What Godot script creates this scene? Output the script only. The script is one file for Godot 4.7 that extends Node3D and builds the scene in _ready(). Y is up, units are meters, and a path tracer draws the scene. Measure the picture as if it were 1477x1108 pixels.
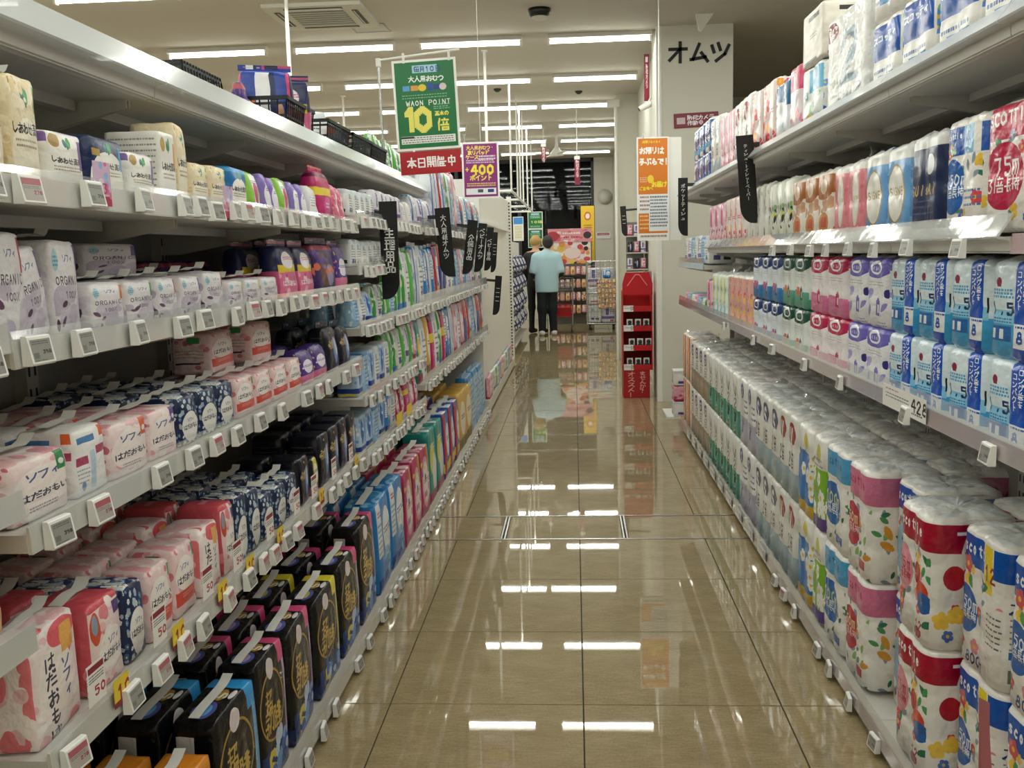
extends Node3D
# Drugstore aisle at night: sanitary napkin shelving on one side, toilet paper shelving on the other, glossy tiles between them.

var M := {}          # plain materials
var D := {}          # printed wrapper materials
var cache := {}      # shared meshes
var used := {}       # names taken so far
var R := RandomNumberGenerator.new()
var noise := FastNoiseLite.new()

const LX := -0.82    # front plane of the napkin shelving
const RX := 0.88     # front plane of the paper shelving
const CEIL := 3.62
const LAMP_GLOW := 13.0
const LAMP_ENERGY := 1.0


func _ready() -> void:
	R.seed = 20240
	noise.seed = 5
	noise.frequency = 1.0
	var cam := Camera3D.new()
	cam.name = "camera"
	cam.position = Vector3(0, 1.5, 0)
	cam.rotation_degrees = Vector3(-7.62, 3.796, -1.424)
	cam.fov = 43.17
	cam.near = 0.05
	cam.far = 80.0
	add_child(cam)
	cam.current = true
	var we := WorldEnvironment.new()
	we.name = "environment"
	var env := Environment.new()
	env.background_mode = Environment.BG_COLOR
	env.background_color = Color(0.004, 0.005, 0.008)
	env.tonemap_mode = Environment.TONE_MAPPER_LINEAR
	env.tonemap_exposure = 0.98
	env.sdfgi_enabled = true
	env.ssao_enabled = true
	env.ssil_enabled = true
	we.environment = env
	add_child(we)
	make_materials()
	build_lamps()
	build_room()
	make_prints()
	build_napkin_shelving()
	build_paper_shelving()
	fill_napkin_shelving()
	fill_paper_shelving()
	build_tags()
	build_signs()
	build_far_end()
	build_people()


# ---------------------------------------------------------------- naming and nodes
func numbered(called: String) -> String:
	var n: int = used.get(called, -1) + 1
	used[called] = n
	return called if n == 0 else "%s_%03d" % [called, n]

func tag(o: Node, label: String, category: String, group := "") -> void:
	o.set_meta("label", label)
	o.set_meta("category", category)
	if group != "":
		o.set_meta("group", group)

func thing(called: String, label: String, category: String, at := Vector3.ZERO, turn := 0.0, group := "") -> Node3D:
	var o := Node3D.new()
	o.name = numbered(called)
	add_child(o)
	o.position = at
	o.rotation.y = turn
	tag(o, label, category, group)
	return o

func part(called: String, mesh: Mesh, m: Material, parent: Node, at := Vector3.ZERO, turn := 0.0) -> MeshInstance3D:
	var o := MeshInstance3D.new()
	o.name = called
	o.mesh = mesh
	o.material_override = m
	o.position = at
	o.rotation.y = turn
	parent.add_child(o, true)
	return o

func single(called: String, mesh: Mesh, m: Material, label: String, category: String, at := Vector3.ZERO, turn := 0.0, group := "") -> MeshInstance3D:
	var o := part(numbered(called), mesh, m, self, at, turn)
	tag(o, label, category, group)
	return o

func struct(called: String, mesh: Mesh, m: Material, at := Vector3.ZERO) -> MeshInstance3D:
	var o := part(called, mesh, m, self, at)
	o.set_meta("kind", "structure")
	return o


# ---------------------------------------------------------------- mesh building
func tool() -> SurfaceTool:
	var st := SurfaceTool.new()
	st.begin(Mesh.PRIMITIVE_TRIANGLES)
	st.set_smooth_group(-1)
	return st

func done(st: SurfaceTool) -> ArrayMesh:
	st.generate_normals()
	return st.commit()

func vert(st: SurfaceTool, p: Vector3, uv := Vector2.ZERO) -> void:
	st.set_uv(uv)
	st.add_vertex(p)

func quad(st: SurfaceTool, a: Vector3, b: Vector3, c: Vector3, d: Vector3, r := Rect2(0, 0, 1, 1)) -> void:
	# corners clockwise from outside, beginning lower left
	var ua := Vector2(r.position.x, r.end.y)
	var ub := r.position
	var uc := Vector2(r.end.x, r.position.y)
	var ud := r.end
	vert(st, a, ua); vert(st, b, ub); vert(st, c, uc)
	vert(st, a, ua); vert(st, c, uc); vert(st, d, ud)

func face(st: SurfaceTool, c: Vector3, u: Vector3, v: Vector3, r := Rect2(0, 0, 1, 1)) -> void:
	quad(st, c - u - v, c - u + v, c + u + v, c + u - v, r)

func box(st: SurfaceTool, lo: Vector3, hi: Vector3, t := Transform3D()) -> void:
	var c := (lo + hi) / 2
	var h := (hi - lo) / 2
	var X := Vector3(h.x, 0, 0)
	var Y := Vector3(0, h.y, 0)
	var Z := Vector3(0, 0, h.z)
	for f in [[Z, X, Y], [-Z, -X, Y], [X, -Z, Y], [-X, Z, Y], [Y, X, -Z], [-Y, X, Z]]:
		face(st, t * (c + f[0]), t.basis * f[1], t.basis * f[2])

func box_mesh(size: Vector3, base := true) -> ArrayMesh:
	var key := ["box", size, base]
	if not cache.has(key):
		var st := tool()
		var h := size / 2
		var up := Vector3(0, h.y if base else 0.0, 0)
		box(st, up - h, up + h)
		cache[key] = done(st)
	return cache[key]

func prism(st: SurfaceTool, poly: PackedVector2Array, depth: float, t := Transform3D()) -> void:
	# outline in x and y, counter-clockwise; extruded towards +z from 0 to depth
	var tri := Geometry2D.triangulate_polygon(poly)
	var lo := poly[0]
	var hi := poly[0]
	for p in poly:
		lo = lo.min(p)
		hi = hi.max(p)
	var ext := (hi - lo).max(Vector2(1e-5, 1e-5))
	for i in range(0, tri.size(), 3):
		var a := poly[tri[i]]
		var b := poly[tri[i + 1]]
		var c := poly[tri[i + 2]]
		if (b - a).cross(c - a) > 0:
			var s := b
			b = c
			c = s
		for p in [a, b, c]:
			vert(st, t * Vector3(p.x, p.y, depth), Vector2((p.x - lo.x) / ext.x, (hi.y - p.y) / ext.y))
		for p in [a, c, b]:
			vert(st, t * Vector3(p.x, p.y, 0), Vector2((p.x - lo.x) / ext.x, (hi.y - p.y) / ext.y))
	for i in poly.size():
		var a := poly[i]
		var b := poly[(i + 1) % poly.size()]
		quad(st, t * Vector3(a.x, a.y, 0), t * Vector3(a.x, a.y, depth), t * Vector3(b.x, b.y, depth), t * Vector3(b.x, b.y, 0), Rect2(0.01, 0.01, 0.01, 0.01))

func ring(n: int, c: Vector3, r: float, u: Vector3, v: Vector3) -> PackedVector3Array:
	var out := PackedVector3Array()
	for i in n:
		var a := TAU * i / n
		out.append(c + u * cos(a) * r + v * sin(a) * r)
	return out

func tube(st: SurfaceTool, a: Vector3, b: Vector3, ra: float, rb := -1.0, n := 10, caps := true) -> void:
	if rb < 0:
		rb = ra
	var w := (b - a).normalized()
	var u := w.cross(Vector3.UP if absf(w.y) < 0.9 else Vector3.RIGHT).normalized()
	var v := w.cross(u)
	var p := ring(n, a, ra, u, v)
	var q := ring(n, b, rb, u, v)
	for i in n:
		var j := (i + 1) % n
		st.set_smooth_group(1)
		quad(st, p[i], q[i], q[j], p[j])
		st.set_smooth_group(-1)
		if caps:
			vert(st, a); vert(st, p[i]); vert(st, p[j])
			vert(st, b); vert(st, q[j]); vert(st, q[i])

func path_tube(st: SurfaceTool, pts: Array, r: float, n := 8) -> void:
	for i in pts.size() - 1:
		tube(st, pts[i], pts[i + 1], r, r, n, true)

func lathe(st: SurfaceTool, prof: Array, n := 16, c := Vector3.ZERO) -> void:
	# profile of (radius, height) from top to bottom
	st.set_smooth_group(2)
	for k in prof.size() - 1:
		for i in n:
			var a := TAU * i / n
			var b := TAU * (i + 1) / n
			var p0: Vector2 = prof[k]
			var p1: Vector2 = prof[k + 1]
			quad(st, c + Vector3(cos(b) * p1.x, p1.y, sin(b) * p1.x), c + Vector3(cos(b) * p0.x, p0.y, sin(b) * p0.x), c + Vector3(cos(a) * p0.x, p0.y, sin(a) * p0.x), c + Vector3(cos(a) * p1.x, p1.y, sin(a) * p1.x))
	st.set_smooth_group(-1)

const GRID := [-1.0, -0.86, -0.5, 0.0, 0.5, 0.86, 1.0]
const FR := Rect2(0.004, 0.004, 0.492, 0.68)
const SD := Rect2(0.504, 0.004, 0.492, 0.68)
const TP := Rect2(0.004, 0.694, 0.492, 0.3)
const BT := Rect2(0.504, 0.694, 0.492, 0.3)

func pack_point(p: Vector3, h: Vector3, r: float, bulge: float, taper: float, crease: float, sd: float) -> Vector3:
	var q := p * h
	var inner := q.clamp(-(h - Vector3.ONE * r), h - Vector3.ONE * r)
	if q.distance_squared_to(inner) > 1e-12:
		q = inner + (q - inner).normalized() * r
	var f := Vector3.ONE - p * p
	q += Vector3(p.x * f.y * f.z, 0.5 * p.y * f.x * f.z, p.z * f.x * f.y) * bulge
	var up := maxf(0.0, p.y * 0.5 + 0.5)
	q.z *= 1.0 - taper * pow(up, 2.5)
	if crease > 0:
		var s := q * 23.0 + Vector3(sd * 7.1, sd * 3.3, sd)
		q += Vector3(noise.get_noise_3dv(s), noise.get_noise_3dv(s + Vector3(9, 4, 1)) * 0.6, noise.get_noise_3dv(s + Vector3(3, 8, 5))) * crease
	return q

func pack_mesh(w: float, h: float, d: float, r := 0.012, bulge := 0.006, taper := 0.0, crease := 0.004, sd := 0.0) -> ArrayMesh:
	# soft pack: base at y 0, front face at z 0, depth towards -z
	var key := ["pack", snappedf(w, 0.005), snappedf(h, 0.005), snappedf(d, 0.005), r, bulge, taper, crease, sd]
	if cache.has(key):
		return cache[key]
	var st := tool()
	st.set_smooth_group(3)
	var hs := Vector3(w, h, d) / 2 - Vector3(1, 0.5, 1) * (bulge + crease * 0.4)
	r = minf(r, minf(hs.x, minf(hs.y, hs.z)) * 0.9)
	var shift := Vector3(0, hs.y + 0.0006, -d / 2)
	for f in [[Vector3.BACK, Vector3.RIGHT, Vector3.UP, FR], [Vector3.FORWARD, Vector3.LEFT, Vector3.UP, FR], [Vector3.RIGHT, Vector3.FORWARD, Vector3.UP, SD], [Vector3.LEFT, Vector3.BACK, Vector3.UP, SD], [Vector3.UP, Vector3.RIGHT, Vector3.FORWARD, TP], [Vector3.DOWN, Vector3.RIGHT, Vector3.BACK, BT]]:
		var rect: Rect2 = f[3]
		for i in 6:
			for j in 6:
				var c := []
				for e in [[i, j], [i, j + 1], [i + 1, j + 1], [i + 1, j]]:
					var p: Vector3 = f[0] + f[1] * GRID[e[0]] + f[2] * GRID[e[1]]
					c.append(pack_point(p, hs, r, bulge, taper, crease, sd) + shift)
				var u0: float = GRID[i] * 0.5 + 0.5
				var u1: float = GRID[i + 1] * 0.5 + 0.5
				var v0: float = GRID[j] * 0.5 + 0.5
				var v1: float = GRID[j + 1] * 0.5 + 0.5
				quad(st, c[0], c[1], c[2], c[3], Rect2(rect.position.x + u0 * rect.size.x, rect.position.y + (1 - v1) * rect.size.y, (u1 - u0) * rect.size.x, (v1 - v0) * rect.size.y))
	cache[key] = done(st)
	return cache[key]

func roll_mesh(w: float, h: float, d: float, nx: int, nz: int, tiers: int, sd := 0.0) -> ArrayMesh:
	# rolls wrapped in film: lobed outline, waist between the tiers, crumpled top
	var key := ["roll", snappedf(w, 0.005), snappedf(h, 0.005), snappedf(d, 0.005), nx, nz, tiers, sd]
	if cache.has(key):
		return cache[key]
	var st := tool()
	st.set_smooth_group(4)
	var out := PackedVector2Array()
	var uvu := PackedFloat32Array()
	var rc := minf(w / nx, d / nz) * 0.5 * 0.78
	var N := 0
	for side in 4:
		var lenx := w if side % 2 == 0 else d
		var deep := d if side % 2 == 0 else w
		var lobes := nx if side % 2 == 0 else nz
		var rl := lenx / lobes / 2
		var line := PackedVector2Array()
		for i in 4:
			var an := PI / 4 * (1.0 - i / 4.0)
			line.append(Vector2(-lenx / 2 + rc - sin(an) * rc, deep / 2 - rc + cos(an) * rc))
		var half := lenx / 2 - rc
		for i in 13:
			var x := lerpf(-half, half, i / 12.0)
			var off := 0.0
			for k in range(1, lobes):
				off += rl * 0.11 * exp(-pow((x + lenx / 2 - 2 * rl * k) / (rl * 0.3), 2))
			line.append(Vector2(x, deep / 2 - off))
		for i in 4:
			var an := PI / 4 * (i + 1) / 4.0
			line.append(Vector2(lenx / 2 - rc + sin(an) * rc, deep / 2 - rc + cos(an) * rc))
		N = line.size() - 1
		for p in line:
			var u := clampf((p.x + lenx / 2) / lenx, 0, 1)
			out.append(p.rotated(-PI / 2 * side))
			uvu.append(u * FR.size.x + (FR.position.x if side % 2 == 0 else SD.position.x))
	# out: x to the right, y towards the front; runs left to right on the front, then round
	var rows := [[0.0, 0.014], [0.012, 0.0]]
	for k in range(1, tiers):
		var y := h * k / tiers
		rows.append_array([[y - 0.014, 0.0], [y - 0.002, 0.0025], [y + 0.012, 0.0]])
	rows.append_array([[h - 0.018, 0.0], [h - 0.006, 0.005], [h, 0.02]])
	var n := out.size()
	var grid := []
	for row in rows:
		var line := PackedVector3Array()
		for p in out:
			var q: Vector2 = p - p.normalized() * row[1]
			var wob := noise.get_noise_3d(p.x * 18 + sd * 5, row[0] * 14, p.y * 18) * 0.0035
			q += p.normalized() * wob
			line.append(Vector3(q.x, row[0], q.y - d / 2))
		grid.append(line)
	for k in rows.size() - 1:
		for i in n:
			var j := (i + 1) % n
			var u0 := uvu[i]
			var u1 := uvu[j] if (i + 1) % (N + 1) != 0 else uvu[i]
			var v0: float = FR.position.y + (1 - rows[k + 1][0] / h) * FR.size.y
			var v1: float = FR.position.y + (1 - rows[k][0] / h) * FR.size.y
			quad(st, grid[k][i], grid[k + 1][i], grid[k + 1][j], grid[k][j], Rect2(u0, v0, u1 - u0, v1 - v0))
	var prev: PackedVector3Array = grid[rows.size() - 1]
	for s in [0.82, 0.6, 0.38, 0.18, 0.0]:
		var line := PackedVector3Array()
		for i in n:
			var base: Vector3 = grid[rows.size() - 1][i]
			var p := Vector3(base.x * s, 0, (base.z + d / 2) * s - d / 2)
			var fx := fposmod(p.x + w / 2, w / nx) / (w / nx) - 0.5
			var fz := fposmod(p.z + d, d / nz) / (d / nz) - 0.5
			var rr := sqrt(fx * fx + fz * fz)
			p.y = h + 0.006 - 0.01 * smoothstep(0.38, 0.62, rr) - 0.008 * (1.0 - smoothstep(0.1, 0.2, rr))
			p.y += noise.get_noise_3d(p.x * 40 + sd * 9, sd, p.z * 40) * 0.012
			line.append(p)
		for i in n:
			var j := (i + 1) % n
			var e := []
			for q in [prev[i], line[i], line[j], prev[j]]:
				e.append(Vector2(TP.position.x + (q.x / w + 0.5) * TP.size.x, TP.position.y + clampf(-q.z / d, 0, 1) * TP.size.y))
			vert(st, prev[i], e[0]); vert(st, line[i], e[1]); vert(st, line[j], e[2])
			vert(st, prev[i], e[0]); vert(st, line[j], e[2]); vert(st, prev[j], e[3])
		prev = line
	var low: PackedVector3Array = grid[0]
	for i in n:
		var j := (i + 1) % n
		vert(st, Vector3(0, 0, -d / 2), BT.position); vert(st, low[i], BT.position); vert(st, low[j], BT.position)
	cache[key] = done(st)
	return cache[key]

func tuft_mesh(sd: float) -> ArrayMesh:
	# the gathered end of a film bag, a crumpled fan
	var key := ["tuft", sd]
	if cache.has(key):
		return cache[key]
	var st := tool()
	st.set_smooth_group(-1)
	var g := []
	for i in 11:
		var line := []
		for j in 6:
			var u := i / 10.0 - 0.5
			var v := j / 5.0
			var k := noise.get_noise_3d(u * 14 + sd * 3, v * 9, sd)
			var k2 := noise.get_noise_3d(u * 11, v * 7 + sd, 4.0 + sd)
			line.append(Vector3(u * (0.03 + 0.15 * v) + k2 * 0.02 * v, v * 0.075 + k * 0.012 * v, k * 0.035 * v - v * 0.03))
		g.append(line)
	for i in 10:
		for j in 5:
			quad(st, g[i][j], g[i][j + 1], g[i + 1][j + 1], g[i + 1][j])
	cache[key] = done(st)
	return cache[key]

func film_mesh(w: float, d: float, sd: float) -> ArrayMesh:
	# loose clear film lying over the roll tops
	var key := ["film", snappedf(w, 0.02), snappedf(d, 0.02), sd]
	if cache.has(key):
		return cache[key]
	var st := tool()
	var g := []
	for i in 13:
		var line := []
		for j in 13:
			var u := i / 12.0 - 0.5
			var v := j / 12.0
			var e := 1.0 - pow(absf(u) * 2, 4)
			var k := noise.get_noise_3d(u * 17 + sd * 5, v * 17, sd * 3)
			var k2 := noise.get_noise_3d(u * 38, v * 38 + sd * 4, 7.0)
			line.append(Vector3(u * w * 0.94, 0.012 * e + absf(k) * 0.022 * e + k2 * 0.007, -d * (0.03 + 0.94 * v)))
		g.append(line)
	for i in 12:
		for j in 12:
			quad(st, g[i][j], g[i][j + 1], g[i + 1][j + 1], g[i + 1][j])
	cache[key] = done(st)
	return cache[key]

func strip_mesh(w: float, d: float, sd: float) -> ArrayMesh:
	# paper carrying strip lying over the top of a pack, one end folded up
	var key := ["strip", snappedf(w, 0.01), snappedf(d, 0.01), sd]
	if cache.has(key):
		return cache[key]
	var st := tool()
	st.set_smooth_group(5)
	var z0 := -d * 0.42
	var z1 := -d * 0.62
	var pts := []
	for i in 11:
		var t := i / 10.0
		var lift := 0.0015 + 0.004 * sin(PI * t) + (0.016 * pow((t - 0.75) / 0.25, 2.0) if t > 0.75 else 0.0) + 0.001 * sin(sd * 2 + t * 9)
		pts.append(Vector3(w * (-0.43 + 0.8 * t), lift, 0))
	for i in 10:
		for s in [[0.0, 1], [-0.0009, -1]]:
			var o := Vector3(0, s[0], 0)
			var a: Vector3 = pts[i] + Vector3(0, 0, z0) + o
			var b: Vector3 = pts[i] + Vector3(0, 0, z1) + o
			var c: Vector3 = pts[i + 1] + Vector3(0, 0, z1) + o
			var e: Vector3 = pts[i + 1] + Vector3(0, 0, z0) + o
			if s[1] > 0:
				quad(st, a, b, c, e)
			else:
				quad(st, a, e, c, b)
	cache[key] = done(st)
	return cache[key]


# ---------------------------------------------------------------- lettering: strokes on a ten by ten grid, x and y digit pairs
const GLYPH := {
	"オ": "1393 6069 6318", "ム": "5128 1887 6599", "ツ": "1225 4154 927639", "カ": "1383 837969 505419", "メ": "7119 3488", "ラ": "2181 1484 847739",
	"ロ": "2228 2282 8288 2888", "ン": "1334 196793", "グ": "4115 42827639 7081 9092", "コ": "228288 1888", "パ": "3318 6398 8091827180", "ク": "4115 42827639", "ト": "4049 4475",
	"ス": "22825619 5699", "ッ": "2436 4455 847749", "テ": "2181 1494 545639", "ィ": "8437 6669", "イ": "8115 5359", "ポ": "1383 5159 3518 7598 8091827180", "ベ": "063398 6182 8191",
	"ペ": "063398 7182736271", "ビ": "212888 7325 7182 9192", "ー": "1595", "丨": "5159", "ケ": "3115 2393 636649", "ド": "3039 3464 7182 9192", "シ": "1233 1435 189593", "ュ": "3575 7578 1888",
	"レ": "212994", "ソ": "1225 927639", "フ": "12927639", "バ": "3318 6398 7182 9192", "は": "1219 4393 71785948577899", "だ": "1363 4119 5595 5898 7182 9192", "お": "1363 4148291745859779 8293",
	"も": "4148698896 2373 2676", "い": "12273847 7296", "し": "31375996", "あ": "1383 4149 7448291745859769", "わ": "3139 1343186484968859", "せ": "1494 7176 31385989", "む": "1353 313627163538598886 7294",
	"つ": "145283957849", "り": "2125 717649", "ぶ": "4152 4354565849 1627 8698 7182 9192", "ら": "4153 332765868849", "で": "1292544789 7485 9495", "ご": "2373 163889 7182 9192", "へ": "063398", "け": "1219 4393 717659",
	"の": "524728153261948769", "ん": "51194566688997", "か": "13636849 3119 8295", "本": "1393 5059 5318 5398 3777", "日": "2129 2181 8189 2585 2989", "開": "1019 1040 4044 1242 1444 6090 9099 6064 6292 6494 3575 2777 4549 6579",
	"催": "2015 1419 5152 3133 7173 3373 4538 3539 3595 6569 3777 3989", "中": "2226 2282 8286 2686 5059", "大": "1393 5054 5419 5499", "人": "5053 5319 5399", "用": "2127 2719 2181 8189 2484 2686 5159",
	"紙": "4123 2344 1545 3539 1728 4748 9162 6269 6595 8189 8999", "介": "5014 5095 4529 6569", "護": "1141 0343 1545 1747 1719 4749 1949 5191 6062 8082 5459 5494 5696 5898 7459",
	"品": "3070 3034 7074 3474 1545 1519 4549 1949 6595 6569 9599 6999", "生": "3114 2383 5159 2686 1999", "理": "1141 1444 2128 0949 5191 5155 9195 5393 5595 7159 5797 4999",
	"防": "1019 1040 4023 2345 4527 6163 4393 6349 6595 9589", "犯": "4115 2135 3529 4617 6191 9194 9474 6169 6999 9997", "作": "3015 2329 6045 5292 6269 6494 6797", "動": "1151 0353 3139 1555 1517 5557 1757 1959 6393 9388 7159",
	"手": "2171 2474 1696 5158 5839", "帰": "1125 3127 2719 5191 9194 5494 5393 4595 5659 9698 7579", "自": "4123 2329 2383 8389 2585 2787 2989", "宅": "5051 1282 1214 8284 7435 1686 5458 5898",
	"届": "2119 2181 8183 2383 3539 3595 9599 3999 6469 3797", "倍": "2014 1319 6061 4191 5355 8375 3595 4749 4797 9799 4999", "基": "1191 3136 7176 3373 3474 1696 3718 7798 5759 3777 1999",
	"毎": "3013 2191 2328 2888 8389 1595 5357", "月": "2127 2719 2171 7179 2474 2676", "素": "1191 2373 1595 5055 4537 3757 5759 3819 6899 2777", "肌": "1118 1141 4149 1343 1646 6166 6659 6191 9198 9899",
	"超": "1141 2027 0444 2646 1719 1999 5191 7165 9183 5658 5696 9698 5898", "熟": "1141 3031 1343 1333 2535 0646 3537 5292 7258 9298 1819 3839 5859 8899", "睡": "1119 1131 3139 1333 1535 1939 8161 5292 7179 4494 6267 8287 4696 4999", "く": "722578", "ま": "1383 2575 515738274889", "長": "3036 3080 3282 3474 1696 3639 3959 6699", "持": "1242 2028 1545 6064 5292 4494 4696 8489 5668", "巻": "3042 7062 1393 1595 5518 5598 3777 3739 3989", "取": "1151 2129 4149 2343 2545 1858 6292 9258 6399",
	"A": "1941 4179 2666", "B": "1119 11517364 14546678 1959 5978", "C": "7251311317395978", "D": "11195977735111", "E": "7111 1119 1979 1565", "F": "7111 1119 1565", "G": "7251311317395978 7875 7555", "H": "1119 7179 1575", "I": "4149",
	"K": "1119 7115 3479", "L": "1119 1979", "N": "1911 1179 7971", "O": "41131749777341", "P": "19115172745515", "R": "19115172745515 4579", "S": "72513112147678593918", "T": "1171 4149", "U": "111739597771", "V": "1149 4971", "W": "0129 2943 4369 6981", "M": "1911 1145 4571 7179",
	"c": "64432517284968", "o": "43252749676543", "t": "4147 4769 2363", "i": "4349 4041", "e": "26666543252749 4968", "s": "6443242567684928", "m": "1913 1343 4349 4373 7379", "p": "2329 234364654725", "l": "4149", "a": "2343646469 66466 8", "n": "2329 24436469",
	"0": "41131749777341", "1": "2341 4149", "2": "133151731979", "3": "11714476592918", "4": "511686 6169", "5": "7111145476592918", "6": "61241749774516", "7": "117149", "8": "41222445767849181645646241", "9": "7445141241737749",
	"+": "4248 1575", "!": "5156 5859", "?": "1231517355 5859", "%": "8119 2122 7879", ".": "4849", "き": "2382 2686 4168 475979", "・": "4555", "-": "2575",
}
const NARROW := 0.8
const SHADE := {
	"powder": "powder blue", "snow": "white", "meadow": "green striped white", "grass": "grass green", "liner_blue": "blue oval", "carmine": "carmine", "teal": "teal", "magenta": "magenta", "azure": "bright blue",
	"petal": "pale pink", "scarlet": "red and white", "snow_violet": "white and violet", "sea_bag": "pale orange-marked", "ice_bag": "ice blue", "cobalt": "cobalt blue", "honey": "honey yellow", "lilac": "lilac", "lime": "lime green", "pale": "pale grey", "rose_dots": "rose dotted",
	"peach": "peach", "blossom": "red blossom", "caramel": "caramel", "coral_pattern": "coral patterned",
}

func strokes(ch: String) -> Array:
	var out := []
	for s in (GLYPH.get(ch, "") as String).split(" ", false):
		var line := PackedVector2Array()
		for i in range(0, s.length() - 1, 2):
			line.append(Vector2(float(s[i]) + 0.5, float(s[i + 1]) + 0.5) / 10.0)
		out.append(line)
	return out

func wide(ch: String) -> float:
	return NARROW if ch.unicode_at(0) < 256 else 1.0

func letter_mesh(text: String, size: float, weight: float, vertical := false, depth := 0.002) -> ArrayMesh:
	# flat raised strokes; starts at the upper left and lies in x and y, facing +z
	var st := tool()
	var pen := Vector2.ZERO
	for ch in text:
		for line: PackedVector2Array in strokes(ch):
			for i in line.size() - 1:
				var a := pen + Vector2(line[i].x, -line[i].y) * size
				var b := pen + Vector2(line[i + 1].x, -line[i + 1].y) * size
				var w := (b - a).normalized() * weight * size / 2
				var s := Vector2(-w.y, w.x)
				var e := w * 0.8
				prism(st, PackedVector2Array([a - e - s, b + e - s, b + e + s, a - e + s]), depth)
		pen += Vector2(0, -size * 1.02) if vertical else Vector2(size * wide(ch), 0)
	return done(st)

func ink(im: Image, text: String, x: float, y: float, size: float, c: Color, weight: float, vertical := false) -> void:
	var pen := Vector2(x, y)
	var t := maxi(1, roundi(weight * size))
	for ch in text:
		for line: PackedVector2Array in strokes(ch):
			for i in line.size() - 1:
				var a := pen + line[i] * Vector2(size * (NARROW if wide(ch) < 1 else 1.0), size)
				var b := pen + line[i + 1] * Vector2(size * (NARROW if wide(ch) < 1 else 1.0), size)
				var n := maxi(1, ceili(a.distance_to(b) / maxf(1.0, t * 0.4)))
				for k in n + 1:
					var p := a.lerp(b, float(k) / n)
					im.fill_rect(Rect2i(roundi(p.x - t / 2.0), roundi(p.y - t / 2.0), t, t), c)
		pen += Vector2(0, size) if vertical else Vector2(size * wide(ch), 0)

func disc(im: Image, cx: float, cy: float, rx: float, ry: float, c: Color, clip := Rect2i()) -> void:
	for y in range(floori(cy - ry), ceili(cy + ry) + 1):
		var k := 1.0 - pow((y - cy) / maxf(ry, 0.5), 2)
		if k > 0:
			var hw := rx * sqrt(k)
			var r := Rect2i(roundi(cx - hw), y, maxi(1, roundi(hw * 2)), 1)
			im.fill_rect(r.intersection(clip) if clip.size.x > 0 else r, c)

func col(h: String) -> Color:
	return Color.html(h)

func draw_ops(im: Image, a: Rect2i, ops: Array) -> void:
	var sx := a.size.x / 100.0
	var sy := a.size.y / 100.0
	for op in ops:
		match op[0]:
			"r":
				im.fill_rect(Rect2i(a.position.x + roundi(op[1] * sx), a.position.y + roundi(op[2] * sy), roundi(op[3] * sx), roundi(op[4] * sy)).intersection(a), col(op[5]))
			"e":
				disc(im, a.position.x + op[1] * sx, a.position.y + op[2] * sy, op[3] * sx, op[4] * sy, col(op[5]), a)
			"t", "v":
				ink(im, op[1], a.position.x + op[2] * sx, a.position.y + op[3] * sy, op[4] * sx, col(op[5]), op[6], op[0] == "v")
			"d":
				var cs: PackedStringArray = op[2].split(",")
				for i in int(op[1]):
					var p := Vector2(op[5] + R.randf() * op[7], op[6] + R.randf() * op[8])
					var rr := R.randf_range(op[3], op[4])
					disc(im, a.position.x + p.x * sx, a.position.y + p.y * sy, rr * sx, rr * sx * R.randf_range(0.6, 1.2), col(cs[R.randi() % cs.size()]), a)
			"w":  # flowers: five petals and a heart
				var cs: PackedStringArray = op[2].split(",")
				for i in int(op[1]):
					var c := Vector2(a.position.x + (op[5] + R.randf() * op[7]) * sx, a.position.y + (op[6] + R.randf() * op[8]) * sy)
					var rr: float = R.randf_range(op[3], op[4]) * sx
					var f := col(cs[R.randi() % cs.size()])
					for k in 5:
						var o := Vector2.from_angle(TAU * k / 5 + i) * rr * 0.7
						disc(im, c.x + o.x, c.y + o.y, rr * 0.55, rr * 0.55, f, a)
					disc(im, c.x, c.y, rr * 0.35, rr * 0.35, col("e8c040"), a)
			"s":  # slanted leaf strokes
				var cs: PackedStringArray = op[2].split(",")
				for i in int(op[1]):
					var p := Vector2(a.position.x + (op[5] + R.randf() * op[7]) * sx, a.position.y + (op[6] + R.randf() * op[8]) * sy)
					var dirn := Vector2.from_angle(R.randf() * TAU)
					var ln: float = R.randf_range(op[3], op[4]) * sx
					for k in 7:
						var q := p + dirn * ln * (k / 6.0 - 0.5)
						var t := 1.0 + ln * 0.22 * sin(PI * k / 6.0)
						disc(im, q.x, q.y, t, t, col(cs[i % cs.size()]), a)
			"x":  # small print lines
				for i in int(op[1]):
					var yy: float = op[3] + i * op[5]
					var xx: float = op[2]
					while xx < op[2] + op[4]:
						var ww := R.randf_range(1.5, 5.0)
						im.fill_rect(Rect2i(a.position.x + roundi(xx * sx), a.position.y + roundi(yy * sy), maxi(1, roundi(ww * sx)), maxi(1, roundi(op[6] * sy))).intersection(a), col(op[7]))
						xx += ww + 1.4

var sheets := []
var sheet_users := []
var sheet_count := 0

func finish_sheets() -> void:
	for i in sheets.size():
		var t := ImageTexture.create_from_image(sheets[i])
		for m: StandardMaterial3D in sheet_users[i]:
			m.albedo_texture = t

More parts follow.
